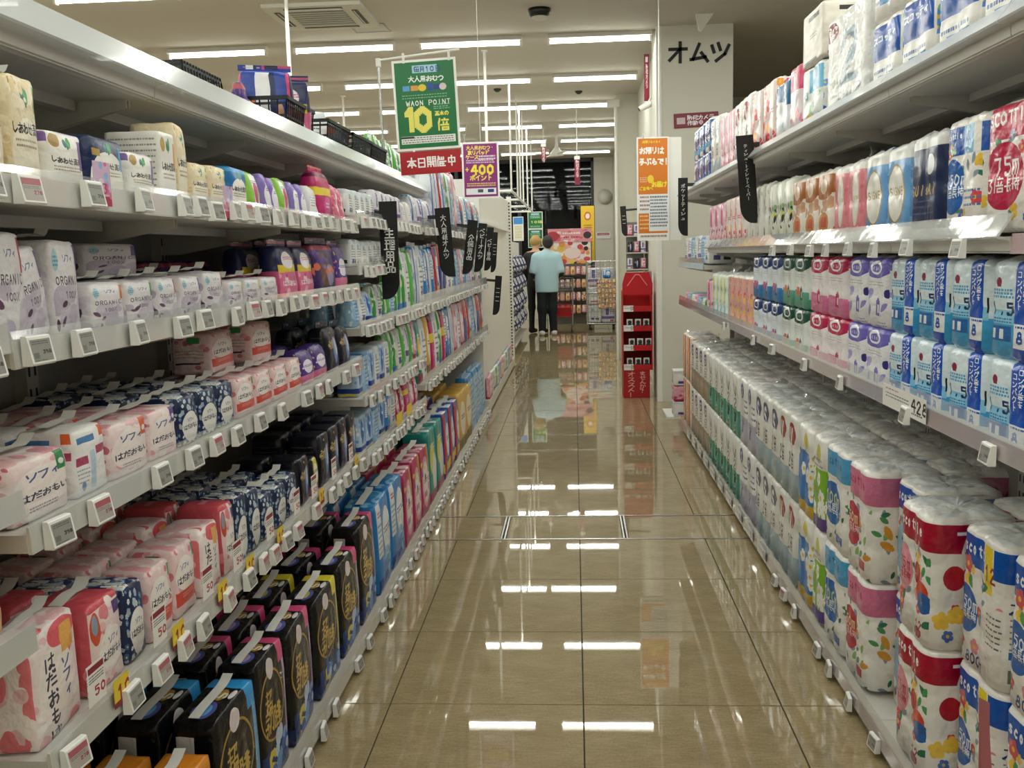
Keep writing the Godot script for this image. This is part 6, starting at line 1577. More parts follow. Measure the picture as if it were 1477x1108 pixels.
	# white supply poles from ceiling to gondola tops
	for p in [[-2.3, -8.1, 1.9], [-0.9, -10.5, 2.2], [-3.0, -13.0, 1.9], [-2.4, -15.0, 1.9], [-1.9, -17.5, 1.9]]:
		var st := tool()
		var low: float = p[2] if p[2] > 0 else 2.44
		tube(st, Vector3(0, low - CEIL, 0), Vector3(0, 0, 0), 0.016, 0.016, 10)
		var t := thing("supply_pole", "white supply pole between ceiling and shelf tops", "pole", Vector3(p[0], CEIL, p[1]), 0, "white supply poles over the shelving")
		part("pole", done(st), M.white, t)
		part("ceiling_collar", box_mesh(Vector3(0.06, 0.012, 0.06)), M.white, t, Vector3(0, -0.012, 0))
	# frame canopy hung over the next gondola
	var fr := thing("ceiling_rack", "white steel frame canopy hung on rods over the farther gondola", "frame", Vector3(-0.75, 2.27, -15.1))
	for q in [[Vector3(-0.26, 0, 3.0), Vector3(0, 0, 3.0)], [Vector3(0, 0, 3.0), Vector3(0, 0, -3.0)], [Vector3(-0.26, 0, 3.0), Vector3(-0.4, 0, -3.0)], [Vector3(-0.4, 0, -3.0), Vector3(0, 0, -3.0)], [Vector3(-0.3, 0, 1.0), Vector3(0, 0, 1.0)], [Vector3(-0.35, 0, -1.0), Vector3(0, 0, -1.0)]]:
		var st := tool()
		tube(st, q[0], q[1], 0.016, 0.016, 8)
		part("frame_tube", done(st), M.white, fr)
	for z in [3.0, 1.6, 0.9, 0.1, -1.3, -3.0]:
		var st := tool()
		tube(st, Vector3(0, 0, z), Vector3(0, CEIL - 2.27, z), 0.011, 0.011, 8)
		part("rod", done(st), M.white, fr)


# ---------------------------------------------------------------- the far end of the shop
func wire_panel(st: SurfaceTool, a: Vector3, u: Vector3, v: Vector3, nu: int, nv: int, r: float) -> void:
	for i in nu + 1:
		tube(st, a + u * i / nu, a + u * i / nu + v, r, r, 4, false)
	for j in nv + 1:
		tube(st, a + v * j / nv, a + v * j / nv + u, r, r, 4, false)

func build_far_end() -> void:
	# red cardboard floor display
	var rs := thing("promotion_stand", "tall red cardboard promotion stand with four trays beside the pillar", "display stand", Vector3(0.64, 0, -9.95))
	var rp := print_mat("red_card", 200, 300, "a5121c", [["v", "オススメ!", 14, 4, 28, "e8a8a0", 0.12], ["v", "ませんか?", 60, 2, 24, "e8a8a0", 0.12]], 0.5)
	part("base", slab(Vector3(-0.15, 0, -0.32), Vector3(0.12, 0.29, 0.0)), M.red, rs)
	var bq := tool()
	quad(bq, Vector3(-0.148, 0.003, 0.001), Vector3(-0.148, 0.287, 0.001), Vector3(0.118, 0.287, 0.001), Vector3(0.118, 0.003, 0.001))
	var bp := part("base_print", done(bq), rp, rs)
	bp.set_meta("label", "pale writing on red card")
	for s in [-1, 1]:
		part("side_wall", slab(Vector3(s * 0.148 - 0.004 - (0.0 if s < 0 else 0.004), 0.29, -0.32), Vector3(s * 0.148 + 0.004, 1.1, -0.02)), M.red, rs)
	part("back_wall", slab(Vector3(-0.15, 0.29, -0.32), Vector3(0.15, 1.1, -0.312)), M.red, rs)
	for k in 4:
		var y := 0.29 + 0.2 * k
		var tr := part("tray", slab(Vector3(-0.144, y, -0.31), Vector3(0.144, y + 0.01, 0.0)), M.red, rs)
		part("tray_front", slab(Vector3(-0.146, y, 0.0), Vector3(0.15, y + 0.055, 0.006)), M.plastic_red, tr)
		if k < 3:
			for i in 3:
				var g := thing("small_figure_pack", "small black and clear figure pack on a tray of the red stand", "pack", Vector3(0.56 + 0.085 * i + 0.02 * (k % 2), y + 0.01, -9.99), 0, "small packs on the red stand")
				part("card", slab(Vector3(-0.03, 0, -0.02), Vector3(0.03, 0.11, -0.016)), M.paper, g)
				var bl := tool()
				lathe(bl, [Vector2(0.0, 0.1), Vector2(0.016, 0.092), Vector2(0.02, 0.075), Vector2(0.012, 0.062), Vector2(0.026, 0.045), Vector2(0.026, 0.004), Vector2(0.0, 0.0)], 10)
				part("figure", done_cached(["figure"], bl), M.dark, g)
		var pc := thing("stand_price_card", "white price card on a tray edge of the red stand", "price card", Vector3(0.545, y + 0.0, -9.942), 0, "price cards on the red stand")
		part("card", slab(Vector3(-0.05, 0, 0), Vector3(0.05, 0.062, 0.002)), D.price_card, pc)
	var hd := tool()
	prism(hd, PackedVector2Array([Vector2(-0.152, 1.06), Vector2(0.155, 1.06), Vector2(0.155, 1.17), Vector2(0.12, 1.285), Vector2(-0.12, 1.285), Vector2(-0.152, 1.17)]), 0.012, Transform3D(Basis(), Vector3(0, 0, -0.05)))
	part("header", done(hd), M.plastic_red, rs)
	var hs := tool()
	for s in [-1, 1]:
		tube(hs, Vector3(s * 0.1, 1.15, -0.036), Vector3(s * 0.02, 1.26, -0.036), 0.005, 0.005, 6)
	tube(hs, Vector3(-0.02, 1.26, -0.036), Vector3(0.02, 1.26, -0.036), 0.005, 0.005, 6)
	part("header_line", done(hs), M.ribbon, rs)
	part("top_bracket", box_mesh(Vector3(0.05, 0.13, 0.1)), M.grey, rs, Vector3(0.13, 1.16, -0.2))
	# boxes at the foot of the pillar
	for i in 5:
		goods("small_box", ["snow", "meadow", "petal", "snow_violet", "snow"][i], "small flowered white box stacked at the foot of the pillar", "boxes at the foot of the pillar", Vector3(0.87 + 0.06 * (i % 2), 0.02 + 0.14 * (i / 2), -8.75 - 0.2 * (i % 2)), -PI / 2, 0.2, 0.135, 0.2, {"kind": "box"})
	single("box_plinth", slab(Vector3(-0.12, 0, -0.28), Vector3(0.2, 0.02, 0.2)), M.white, "low white plinth under the boxes at the pillar", "plinth", Vector3(0.93, 0, -8.85))
	# small wall rack
	var rk := thing("wall_rack", "grey wire wall rack with three narrow shelves of small goods", "rack", Vector3(0.76, 1.25, -12.0))
	part("backplate", slab(Vector3(-0.12, 0, -0.06), Vector3(0.14, 0.6, -0.05)), M.grey, rk)
	for k in 3:
		part("rack_shelf", slab(Vector3(-0.12, 0.02 + 0.2 * k, -0.05), Vector3(0.14, 0.035 + 0.2 * k, 0.1)), M.steel, rk)
		for i in 3:
			goods("cosmetic_box", ["snow_violet", "night", "petal"][(i + k) % 3], "slim cosmetic box on the grey wall rack", "cosmetic boxes on the wall rack", Vector3(0.68 + 0.08 * i, 1.25 + 0.035 + 0.2 * k, -11.93), 0.0, 0.06, 0.13, 0.06, {"kind": "box"})
	var wl := tool()
	tube(wl, Vector3(0.1, -1.25, -0.03), Vector3(0.1, 0.62, -0.03), 0.012, 0.012, 8)
	part("rack_post", done(wl), M.chrome, rk)
	# pole with bracket before the far pillar
	var fp := thing("slim_pole", "slim white pole with a top bracket before the farther pillar", "pole", Vector3(0.6, 0, -13.62))
	var fs := tool()
	tube(fs, Vector3.ZERO, Vector3(0, 3.5, 0), 0.022, 0.022, 10)
	part("pole", done(fs), M.white, fp)
	part("bracket", slab(Vector3(-0.12, 3.44, -0.03), Vector3(0.05, 3.54, 0.03)), M.white, fp)
	# hanging maroon signs, ceiling fan
	for s in [[-0.488, 3.08, 3.355, -17.0, "maroon hanging tube sign beside the ceiling fan"], [0.072, 2.52, 2.94, -15.0, "maroon hanging tube sign on a long white rod"]]:
		var t := thing("tube_sign", s[4], "sign", Vector3(s[0], s[1], s[3]))
		part("panel", slab(Vector3(-0.04, 0, -0.02), Vector3(0.04, s[2] - s[1] - 0.05, 0.02)), M.maroon, t)
		part("cap", slab(Vector3(-0.042, s[2] - s[1] - 0.05, -0.022), Vector3(0.042, s[2] - s[1], 0.022)), M.white, t)
		part("lettering", letter_mesh("防犯カメラ", 0.05, 0.12, true, 0.002), M.letter, t, Vector3(-0.025, s[2] - s[1] - 0.06, 0.02))
		var rd := tool()
		tube(rd, Vector3(0, s[2] - s[1], 0), Vector3(0, CEIL - s[1], 0), 0.008, 0.008, 6)
		part("rod", done(rd), M.white, t)
	var fan := thing("ceiling_fan", "white ceiling fan with flat blades over the far aisle", "fan", Vector3(-0.28, 3.3, -18.0))
	var fm := tool()
	lathe(fm, [Vector2(0.0, 0.32), Vector2(0.05, 0.31), Vector2(0.02, 0.26), Vector2(0.03, 0.1), Vector2(0.13, -0.02), Vector2(0.13, -0.05), Vector2(0.0, -0.07)], 16)
	part("motor", done(fm), M.white, fan)
	for k in 4:
		part("blade", slab(Vector3(0.1, -0.03, -0.06), Vector3(0.5, -0.022, 0.06)), M.white, fan, Vector3.ZERO, PI / 2 * k + 0.3)
	# pink seasonal display
	var pd := thing("seasonal_display", "pink headed seasonal display rack full of bright packets", "display rack", Vector3(-0.08, 0, -20.6))
	var pp := print_mat("pink_print", 256, 128, "e79aa6", [["e", 12, 56, 16, 36, "b83a4a"], ["x", 1, 34, 28, 36, 8, 12, "f4eeee"], ["x", 1, 36, 58, 34, 8, 12, "b83050"], ["d", 24, "f2c6cc,f6e6e6,d86a7a", 2, 5, 24, 0, 76, 100], ["e", 90, 50, 9, 26, "3a2a34"]], 0.5)
	part("header", slab(Vector3(-0.46, 1.72, -0.05), Vector3(0.46, 2.0, -0.02)), pp, pd)
	var wp := print_mat("collage_print", 256, 160, "efe6e0", [["w", 18, "e8788a,f0b0a0,e8c86a", 5, 10, 0, 0, 100, 100], ["d", 20, "2a2024,d8485a,f4eeee,e8a04a", 3, 9, 0, 0, 100, 100], ["e", 56, 50, 20, 26, "f4dcdc"]], 0.5)
	part("picture_panel", slab(Vector3(-0.44, 1.27, -0.06), Vector3(0.44, 1.72, -0.04)), wp, pd)
	part("back_board", slab(Vector3(-0.46, 0, -0.4), Vector3(0.46, 1.3, -0.38)), M.panel, pd)
	for k in 4:
		var y := 0.2 + 0.27 * k
		part("rack_shelf", slab(Vector3(-0.46, y, -0.38), Vector3(0.46, y + 0.02, 0.0)), M.dark, pd)
		for i in 8:
			goods("sweet_packet", ["peach", "petal", "blossom", "caramel", "coral_pattern"][(i + k * 2) % 5], "bright sweet packet on the pink seasonal display", "packets on the seasonal display", Vector3(-0.08 - 0.4 + 0.114 * i, y + 0.02, -20.62), 0.0, 0.105, 0.19, 0.1, {"kind": "bag"})
	for s in [-0.45, 0.45]:
		part("upright", slab(Vector3(s - 0.015, 0, -0.38), Vector3(s + 0.015, 1.75, -0.35)), M.dark, pd)
	# yellow and green boards
	var yp := print_mat("yellow_print", 64, 200, "eac32e", [["e", 50, 18, 26, 8, "d86a4a"], ["e", 50, 18, 16, 5, "f2ead8"], ["x", 2, 20, 34, 60, 4, 2, "a05a2a"], ["x", 5, 14, 46, 70, 6, 2, "b08a2a"]], 0.5)
	var sb := poster("standing_board", "yellow board standing behind the pink seasonal display", Vector2(0.155, 1.3), Vector2(0.465, 2.5), -21.3, yp, M.dark)
	for x in [-0.1, 0.1]:
		part("leg", slab(Vector3(x - 0.012, -1.3, -0.03), Vector3(x + 0.012, 0.3, -0.006)), M.dark, sb)
	var gp := print_mat("green_board", 64, 128, "13713c", [["r", 20, 6, 60, 10, "a5cde2"], ["x", 2, 14, 22, 70, 9, 4, "e6efe8"], ["t", "10倍", 16, 52, 32, "efe56a", 0.15], ["x", 2, 14, 84, 70, 6, 3, "b8cfc0"]], 0.4)
	for k in 2:
		var g := poster("green_board", ["upper green poster with yellow 10 behind the two people", "lower green poster right behind the two people"][k], Vector2(-0.9, 1.985 - 0.37 * k), Vector2(-0.605, 2.32 - 0.34 * k), -19.5, gp, M.paper)
		part("stand_post", slab(Vector3(0.2, 0.1 if k == 0 else -1.615, -0.03), Vector3(0.215, 0.36, -0.015)), M.dark, g)
	var bp2 := print_mat("blue_print", 64, 128, "e8e6da", [["r", 0, 0, 100, 30, "3f8ad8"], ["x", 8, 12, 38, 74, 7, 3, "b0a04a"]], 0.4)
	var sp := poster("small_poster", "blue headed notice at the farther gondola end", Vector2(-1.16, 1.75), Vector2(-0.96, 2.21), -18.95, bp2, M.paper)
	part("stand_post", slab(Vector3(-0.01, -1.75, -0.025), Vector3(0.01, 0.3, -0.006)), M.dark, sp)
	var mp := print_mat("pink_plate", 96, 40, "efe6e6", [["r", 4, 10, 92, 40, "a83050"], ["x", 1, 12, 24, 76, 10, 12, "f0e6ea"]], 0.4)
	poster("wall_plate", "small pink plate on the cream end wall", Vector2(0.52, 1.8), Vector2(0.84, 1.95), -22.49, mp, M.paper)
	var rd2 := tool()
	lathe(rd2, [Vector2(0.0, 0.0), Vector2(0.16, -0.01), Vector2(0.17, -0.05), Vector2(0.0, -0.06)], 20)
	var vent := single("round_vent", done(rd2), M.wall, "round white air vent on the cream end wall", "vent", Vector3(0.72, 2.74, -22.5))
	vent.rotation.x = -PI / 2
	# roll cage with snack bags
	var cg := thing("roll_cage", "grey wire roll cage on castors beside the seasonal display", "cage trolley", Vector3(0.53, 0, -18.9))
	var cf := tool()
	for x in [-0.28, 0.28]:
		for z in [0.0, -0.6]:
			tube(cf, Vector3(x, 0.1, z), Vector3(x, 1.33, z), 0.014, 0.014, 8)
	for y in [0.12, 0.72, 1.32]:
		for z in [0.0, -0.6]:
			tube(cf, Vector3(-0.28, y, z), Vector3(0.28, y, z), 0.012, 0.012, 8)
		for x in [-0.28, 0.28]:
			tube(cf, Vector3(x, y, 0), Vector3(x, y, -0.6), 0.012, 0.012, 8)
	part("frame", done(cf), M.chrome, cg)
	var cw := tool()
	wire_panel(cw, Vector3(-0.28, 0.12, 0), Vector3(0.56, 0, 0), Vector3(0, 1.2, 0), 9, 16, 0.003)
	wire_panel(cw, Vector3(-0.28, 0.12, 0), Vector3(0, 0, -0.6), Vector3(0, 1.2, 0), 9, 16, 0.003)
	var cwp := part("wire_mesh", done(cw), M.chrome, cg)
	cwp.set_meta("kind", "stuff")
	part("deck", slab(Vector3(-0.28, 0.1, -0.6), Vector3(0.28, 0.13, 0)), M.dark, cg)
	for x in [-0.23, 0.23]:
		for z in [-0.08, -0.52]:
			var wh := tool()
			tube(wh, Vector3(x - 0.015, 0.05, z), Vector3(x + 0.015, 0.05, z), 0.05, 0.05, 12)
			part("castor", done(wh), M.dark, cg)
	for i in 6:
		goods("cage_carton", ["snow", "snow_violet", "pale"][i % 3], "pale carton inside the wire roll cage", "cartons in the roll cage", Vector3(0.39 + 0.26 * (i % 2), 0.135 + 0.36 * (i / 2), -18.96), 0.0, 0.24, 0.34, 0.4, {"kind": "box"})
	for r in 6:
		for c in 5:
			goods("snack_bag", ["honey", "peach", "caramel"][(r + c) % 3], "small golden snack bag hung on the roll cage", "snack bags on the roll cage", Vector3(0.48 + 0.07 * c, 0.42 + 0.095 * r, -18.8 + 0.006 * r), R.randf_range(-0.2, 0.2), 0.066, 0.1, 0.04, {"kind": "bag"})
	goods("snack_bag", "azure", "blue snack bag above the golden ones on the roll cage", "", Vector3(0.63, 1.0, -18.79), 0.1, 0.16, 0.16, 0.06, {"kind": "bag"})
	single("waste_bag", pack_mesh(0.13, 0.24, 0.14, 0.05, 0.02, 0.5, 0.012, 1.0), M.dark, "black bag hung at the corner of the roll cage", "bag", Vector3(0.85, 0.96, -18.75))
	# shopping trolley
	var ct := thing("shopping_cart", "grey shopping cart with a red basket beside the man in blue", "shopping cart", Vector3(-0.23, 0, -18.55))
	var cs := tool()
	for x in [-0.19, 0.19]:
		path_tube(cs, [Vector3(x, 0.1, -0.3), Vector3(x, 0.16, 0.22), Vector3(x * 1.05, 0.95, 0.12), Vector3(x * 1.05, 1.02, 0.18)], 0.012, 8)
		path_tube(cs, [Vector3(x, 0.8, 0.13), Vector3(x, 0.82, -0.35)], 0.01, 8)
	part("frame", done(cs), M.grey, ct)
	var ch := tool()
	tube(ch, Vector3(-0.2, 1.02, 0.18), Vector3(0.2, 1.02, 0.18), 0.017, 0.017, 10)
	part("handle", done(ch), M.dark, ct)
	var bm := basket_mesh(0.38, 0.22, 0.5)
	var up := part("upper_basket", bm[0], M.grey, ct, Vector3(0, 0.72, -0.1))
	var ur := part("upper_ribs", bm[1], M.grey, up)
	ur.set_meta("kind", "stuff")
	for x in [-0.17, 0.17]:
		for z in [-0.26, 0.18]:
			var wh := tool()
			tube(wh, Vector3(x - 0.012, 0.06, z), Vector3(x + 0.012, 0.06, z), 0.06, 0.06, 14)
			part("castor", done(wh), M.dark, ct)
	var rb := thing("red_basket", "red plastic basket on the lower deck of the shopping cart", "basket", Vector3(-0.23, 0.3, -18.6))
	part("rim", bm[0], M.plastic_red, rb)
	var rr := part("ribs", bm[1], M.plastic_red, rb)
	rr.set_meta("kind", "stuff")
	var shell := tool()
	box(shell, Vector3(-0.17, 0.0, -0.22), Vector3(0.17, 0.17, 0.22))
	part("tub", done(shell), M.plastic_red, rb)
	# farther gondola with plaid cushions
	var gd := thing("farther_gondola", "farther white gondola beyond the cross aisle", "shelving", Vector3(-1.3, 0, -16.6))
	part("body", slab(Vector3(-0.4, 0.0, -1.3), Vector3(0.3, 1.7, 2.2)), M.white, gd)
	for k in 4:
		part("shelf_board", slab(Vector3(0.3, 0.12 + 0.4 * k, -1.3), Vector3(0.42, 0.14 + 0.4 * k, 2.2)), M.steel, gd)
	var plaid := print_mat("plaid", 128, 128, "e2dfe2", [["r", 0, 0, 7, 100, "232a52"], ["r", 16, 0, 3, 100, "6a6f9a"], ["r", 25, 0, 7, 100, "232a52"], ["r", 41, 0, 3, 100, "6a6f9a"], ["r", 50, 0, 7, 100, "232a52"], ["r", 75, 0, 7, 100, "232a52"], ["r", 0, 6, 100, 9, "2c3460"], ["r", 0, 30, 100, 3, "8a8fb0"], ["r", 0, 44, 100, 9, "2c3460"], ["r", 0, 62, 100, 3, "8a8fb0"], ["r", 0, 76, 100, 10, "2c3460"]], 0.8)
	for r in 4:
		for c in 7:
			var q := single("plaid_cushion", pack_mesh(0.42, 0.28, 0.14, 0.05, 0.02, 0.15, 0.006, float((r + c) % 3)), plaid, "navy and white plaid cushion bag on the farther gondola", "cushion", Vector3(-0.82 + 0.02 * (c % 2), 0.38 + 0.29 * r, -14.7 - 0.46 * c), PI / 2, "plaid cushion bags on the farther gondola")
			q.rotation.x = -0.35


# ---------------------------------------------------------------- people
func blob(bones: Array, k: float, cell: float, bands := [], hem := -99.0) -> ArrayMesh:
	# smooth union of tapered capsules meshed as surface nets; bones: [a, b, ra, rb] and an optional flattening of z
	var lo := Vector3.INF
	var hi := -Vector3.INF
	for b in bones:
		var r: float = maxf(b[2], b[3]) + cell * 3
		for p in [b[0], b[1]]:
			lo = lo.min(p - Vector3(r, r, r))
			hi = hi.max(p + Vector3(r, r, r))
	var n := Vector3i(((hi - lo) / cell).ceil()) + Vector3i.ONE
	var f := PackedFloat32Array()
	f.resize(n.x * n.y * n.z)
	f.fill(1.0)
	for b in bones:
		var a: Vector3 = b[0]
		var ab: Vector3 = b[1] - b[0]
		var l2 := maxf(ab.length_squared(), 1e-9)
		var reach: float = maxf(b[2], b[3]) + k * 1.5 + cell * 2
		var sq: float = b[4] if b.size() > 4 else 1.0
		var blo: Vector3 = (b[0] as Vector3).min(b[1]) - Vector3.ONE * reach
		var bhi: Vector3 = (b[0] as Vector3).max(b[1]) + Vector3.ONE * reach
		var i0 := Vector3i(((blo - lo) / cell).floor()).clamp(Vector3i.ZERO, n - Vector3i.ONE)
		var i1 := Vector3i(((bhi - lo) / cell).ceil()).clamp(Vector3i.ZERO, n - Vector3i.ONE)
		for z in range(i0.z, i1.z + 1):
			for y in range(i0.y, i1.y + 1):
				var row := (z * n.y + y) * n.x
				for x in range(i0.x, i1.x + 1):
					var p := lo + Vector3(x, y, z) * cell
					var t := clampf((p - a).dot(ab) / l2, 0.0, 1.0)
					var q := p - a - ab * t
					q.z *= sq
					var d := q.length() - lerpf(b[2], b[3], t)
					var o := f[row + x]
					var h := maxf(k - absf(o - d), 0.0) / k
					f[row + x] = minf(o, d) - h * h * k * 0.25
	if hem > -9:
		for z in n.z:
			for y in n.y:
				var cut := hem - (lo.y + y * cell)
				for x in n.x:
					var at := (z * n.y + y) * n.x + x
					f[at] = maxf(f[at], cut)
	var st := tool()
	st.set_smooth_group(7)
	var idx := {}
	var pts := PackedVector3Array()
	var off := [Vector3i(0, 0, 0), Vector3i(1, 0, 0), Vector3i(0, 1, 0), Vector3i(1, 1, 0), Vector3i(0, 0, 1), Vector3i(1, 0, 1), Vector3i(0, 1, 1), Vector3i(1, 1, 1)]
	var edges := [[0, 1], [2, 3], [4, 5], [6, 7], [0, 2], [1, 3], [4, 6], [5, 7], [0, 4], [1, 5], [2, 6], [3, 7]]
	for z in n.z - 1:
		for y in n.y - 1:
			for x in n.x - 1:
				var at := (z * n.y + y) * n.x + x
				var inside := 0
				var vals := [f[at], f[at + 1], f[at + n.x], f[at + n.x + 1], f[at + n.x * n.y], f[at + n.x * n.y + 1], f[at + n.x * n.y + n.x], f[at + n.x * n.y + n.x + 1]]
				for v in vals:
					if v < 0:
						inside += 1
				if inside == 0 or inside == 8:
					continue
				var sum := Vector3.ZERO
				var c := 0
				for e in edges:
					var va: float = vals[e[0]]
					var vb: float = vals[e[1]]
					if (va < 0) != (vb < 0):
						sum += Vector3(off[e[0]]).lerp(Vector3(off[e[1]]), va / (va - vb))
						c += 1
				idx[at] = pts.size()
				pts.append(lo + (Vector3(x, y, z) + sum / c) * cell)
	var stride := [1, n.x, n.x * n.y]
	for z in range(1, n.z - 1):
		for y in range(1, n.y - 1):
			for x in range(1, n.x - 1):
				var at := (z * n.y + y) * n.x + x
				var v := f[at]
				for ax in 3:
					var w := f[at + stride[ax]]
					if (v < 0) == (w < 0):
						continue
					var s1: int = stride[(ax + 1) % 3]
					var s2: int = stride[(ax + 2) % 3]
					var q := [idx[at], idx[at - s1], idx[at - s1 - s2], idx[at - s2]]
					if v < 0:
						q.reverse()
					for i in [0, 1, 2, 0, 2, 3]:
						var p := pts[q[i]]
						for band in bands:
							if p.y >= band[0]:
								st.set_color(band[1])
						st.add_vertex(p)
	return done(st)

func skin_mat() -> StandardMaterial3D:
	var m := mat("person_body", "ffffff", 0.75)
	m.vertex_color_use_as_albedo = true
	return m

func hand_bones(wrist: Vector3, dirn: Vector3, out: Vector3) -> Array:
	var side := dirn.cross(out).normalized()
	var palm := wrist + dirn * 0.075
	var b := [[wrist, palm, 0.026, 0.03]]
	for i in 4:
		var s := (i - 1.5) * 0.019
		var ln: float = [0.03, 0.035, 0.032, 0.025][i]
		var k0 := palm + side * s
		var k1 := k0 + dirn * ln + out * -0.006
		var k2 := k1 + dirn * ln * 0.5 - out * ln * 0.8
		b.append([k0, k1, 0.0095, 0.009])
		b.append([k1, k2, 0.009, 0.008])
	b.append([wrist + dirn * 0.03 + side * 0.022, wrist + dirn * 0.065 + side * 0.048 - out * 0.015, 0.011, 0.009])
	return b

func build_people() -> void:
	var body_m := skin_mat()
	var skin := col("d9ab8b").srgb_to_linear()
	var black := col("17181c").srgb_to_linear()
	var navy := col("15161d").srgb_to_linear()
	# man in a light blue shirt, seen from behind; faces -z, arms bent forward to the cart
	var man := thing("person", "person in light blue short-sleeved shirt, black trousers and white shoes standing by the cart", "person", Vector3(-0.5, 0, -17.85), 0.12)
	var B := [
		[Vector3(-0.095, 0.93, 0), Vector3(-0.095, 0.5, 0.0), 0.105, 0.086], [Vector3(-0.095, 0.5, 0.0), Vector3(-0.1, 0.1, 0.01), 0.084, 0.068],
		[Vector3(0.095, 0.93, 0), Vector3(0.095, 0.5, 0.0), 0.105, 0.086], [Vector3(0.095, 0.5, 0.0), Vector3(0.11, 0.1, 0.01), 0.084, 0.068],
		[Vector3(-0.06, 0.98, 0), Vector3(0.06, 0.98, 0), 0.125, 0.125, 1.15], [Vector3(0, 1.0, 0), Vector3(0, 1.38, 0.0), 0.14, 0.15, 1.3],
		[Vector3(-0.15, 1.44, 0), Vector3(0.15, 1.44, 0), 0.075, 0.075], [Vector3(0, 1.45, 0), Vector3(0.02, 1.6, -0.02), 0.058, 0.052],
		[Vector3(0.03, 1.66, -0.035), Vector3(0.03, 1.7, -0.02), 0.083, 0.09],
		[Vector3(-0.2, 1.42, 0), Vector3(-0.255, 1.13, 0.03), 0.058, 0.045], [Vector3(-0.255, 1.13, 0.03), Vector3(-0.2, 1.05, -0.2), 0.043, 0.032],
		[Vector3(0.2, 1.42, 0), Vector3(0.265, 1.13, 0.03), 0.058, 0.045], [Vector3(0.265, 1.13, 0.03), Vector3(0.24, 1.06, -0.22), 0.043, 0.032],
		[Vector3(0.03, 1.655, -0.12), Vector3(0.03, 1.64, -0.13), 0.018, 0.016], [Vector3(-0.06, 1.67, -0.02), Vector3(-0.066, 1.68, -0.02), 0.02, 0.02], [Vector3(0.12, 1.67, -0.02), Vector3(0.126, 1.68, -0.02), 0.02, 0.02],
		[Vector3(-0.105, 0.06, 0.02), Vector3(-0.115, 0.045, -0.15), 0.045, 0.035], [Vector3(0.115, 0.06, 0.02), Vector3(0.125, 0.045, -0.15), 0.045, 0.035],
	]
	var hb := hand_bones(Vector3(-0.2, 1.05, -0.2), Vector3(0.15, -0.1, -1).normalized(), Vector3.UP) + hand_bones(Vector3(0.24, 1.06, -0.22), Vector3(0, -0.1, -1).normalized(), Vector3.UP)
	part("body", blob(B, 0.05, 0.021, [[-9.0, navy], [1.0, black], [1.5, skin]]), body_m, man)
	part("hand", blob(hb.slice(0, hb.size() / 2), 0.01, 0.007, [[-9.0, skin]]), body_m, man)
	part("hand", blob(hb.slice(hb.size() / 2), 0.01, 0.007, [[-9.0, skin]]), body_m, man)
	var shirt := blob([
		[Vector3(0, 0.7, 0), Vector3(0, 1.38, 0.0), 0.17, 0.17, 1.3], [Vector3(-0.09, 0.7, 0), Vector3(-0.11, 1.36, 0), 0.115, 0.12, 1.1], [Vector3(0.09, 0.7, 0), Vector3(0.11, 1.36, 0), 0.115, 0.12, 1.1],
		[Vector3(-0.15, 1.44, 0), Vector3(0.15, 1.44, 0), 0.092, 0.092], [Vector3(-0.2, 1.42, 0), Vector3(-0.25, 1.19, 0.028), 0.078, 0.074], [Vector3(0.2, 1.42, 0), Vector3(0.258, 1.19, 0.028), 0.078, 0.074], [Vector3(0, 1.48, 0), Vector3(0.01, 1.53, -0.01), 0.075, 0.066],
	], 0.05, 0.021, [], 0.79)
	var shirt_m := mat("shirt_blue", "b3d2dd", 0.85)
	shirt_m.rim_enabled = true
	shirt_m.rim = 0.2
	part("shirt", shirt, shirt_m, man)
	var hair_m := mat("hair", "2a2524", 0.7)
	part("hair", blob([[Vector3(0.03, 1.7, 0.0), Vector3(0.03, 1.735, -0.02), 0.098, 0.092], [Vector3(0.03, 1.66, 0.03), Vector3(0.03, 1.7, 0.02), 0.075, 0.085]], 0.03, 0.014), hair_m, man)
	var shoe_m := mat("shoe", "eceae4", 0.6)
	for s in [[-0.105, -0.115], [0.115, 0.125]]:
		part("shoe", blob([[Vector3(s[0], 0.05, 0.04), Vector3(s[1], 0.042, -0.15), 0.052, 0.042], [Vector3(s[0], 0.07, 0.03), Vector3(s[0], 0.09, 0.02), 0.05, 0.05]], 0.03, 0.014), shoe_m, man)
	# second person half hidden behind the first
	var two := thing("person", "person in a tan cap and black clothes, mostly hidden behind the one in blue", "person", Vector3(-0.72, 0, -18.35), -0.5)
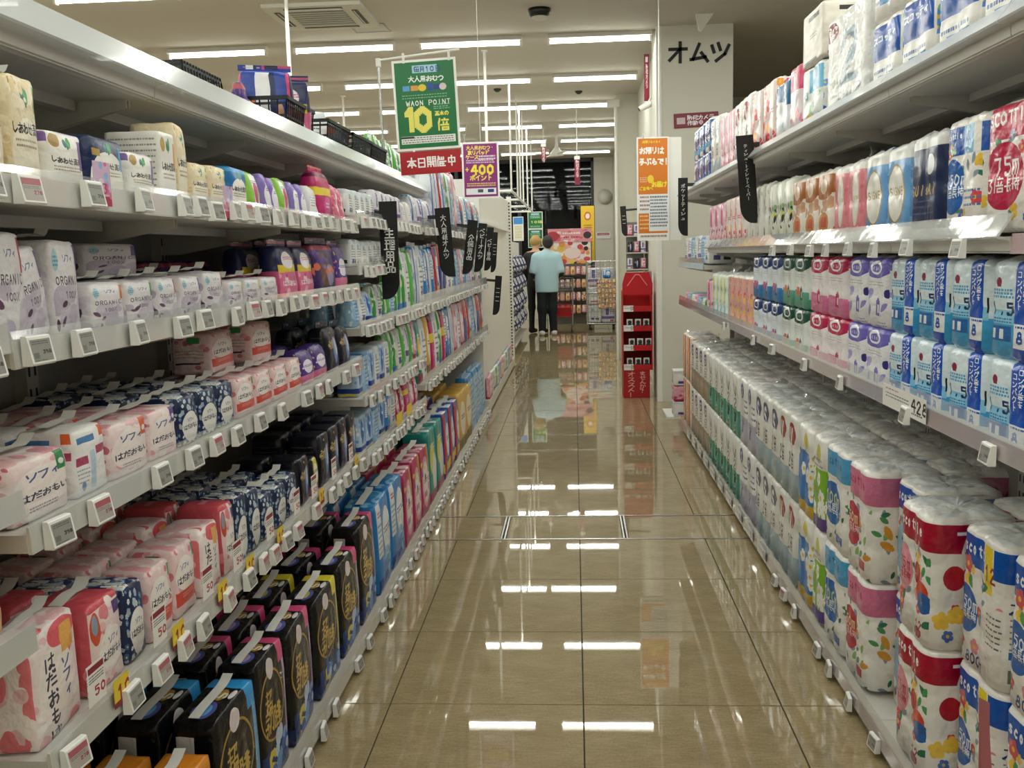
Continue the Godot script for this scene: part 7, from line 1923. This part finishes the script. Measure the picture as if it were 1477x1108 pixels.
	var B2 := [
		[Vector3(-0.1, 0.93, 0), Vector3(-0.1, 0.5, 0.0), 0.09, 0.064], [Vector3(-0.1, 0.5, 0.0), Vector3(-0.105, 0.08, 0.01), 0.064, 0.05],
		[Vector3(0.1, 0.93, 0), Vector3(0.1, 0.5, 0.0), 0.09, 0.064], [Vector3(0.1, 0.5, 0.0), Vector3(0.115, 0.08, 0.01), 0.064, 0.05],
		[Vector3(0, 0.98, 0), Vector3(0, 1.4, 0.0), 0.15, 0.165, 1.25], [Vector3(-0.15, 1.46, 0), Vector3(0.15, 1.46, 0), 0.08, 0.08], [Vector3(0, 1.47, 0), Vector3(0.0, 1.62, -0.02), 0.056, 0.05],
		[Vector3(0.0, 1.68, -0.03), Vector3(0.0, 1.72, -0.02), 0.082, 0.088], [Vector3(0.0, 1.67, -0.115), Vector3(0.0, 1.66, -0.125), 0.018, 0.015],
		[Vector3(-0.2, 1.44, 0), Vector3(-0.26, 1.15, 0.02), 0.06, 0.048], [Vector3(-0.26, 1.15, 0.02), Vector3(-0.22, 0.95, -0.12), 0.046, 0.034],
		[Vector3(0.2, 1.44, 0), Vector3(0.26, 1.15, 0.02), 0.06, 0.048], [Vector3(0.26, 1.15, 0.02), Vector3(0.2, 1.05, -0.2), 0.046, 0.034],
		[Vector3(-0.105, 0.055, 0.02), Vector3(-0.115, 0.045, -0.15), 0.05, 0.04], [Vector3(0.115, 0.055, 0.02), Vector3(0.125, 0.045, -0.15), 0.05, 0.04],
	]
	part("body", blob(B2, 0.05, 0.023, [[-9.0, black], [1.53, skin]]), body_m, two)
	for q in [[Vector3(-0.22, 0.95, -0.12), Vector3(0.1, -0.9, -0.4)], [Vector3(0.2, 1.05, -0.2), Vector3(-0.1, -0.2, -1)]]:
		part("hand", blob(hand_bones(q[0], (q[1] as Vector3).normalized(), Vector3(0, 0.4, -0.9).normalized() if q[0].x < 0 else Vector3.UP), 0.01, 0.008, [[-9.0, skin]]), body_m, two)
	var cap_m := mat("cap", "b8935c", 0.8)
	part("cap", blob([[Vector3(0, 1.73, 0.0), Vector3(0, 1.755, -0.02), 0.1, 0.09], [Vector3(0, 1.735, -0.1), Vector3(0, 1.73, -0.16), 0.05, 0.045, 2.4]], 0.03, 0.015), cap_m, two)
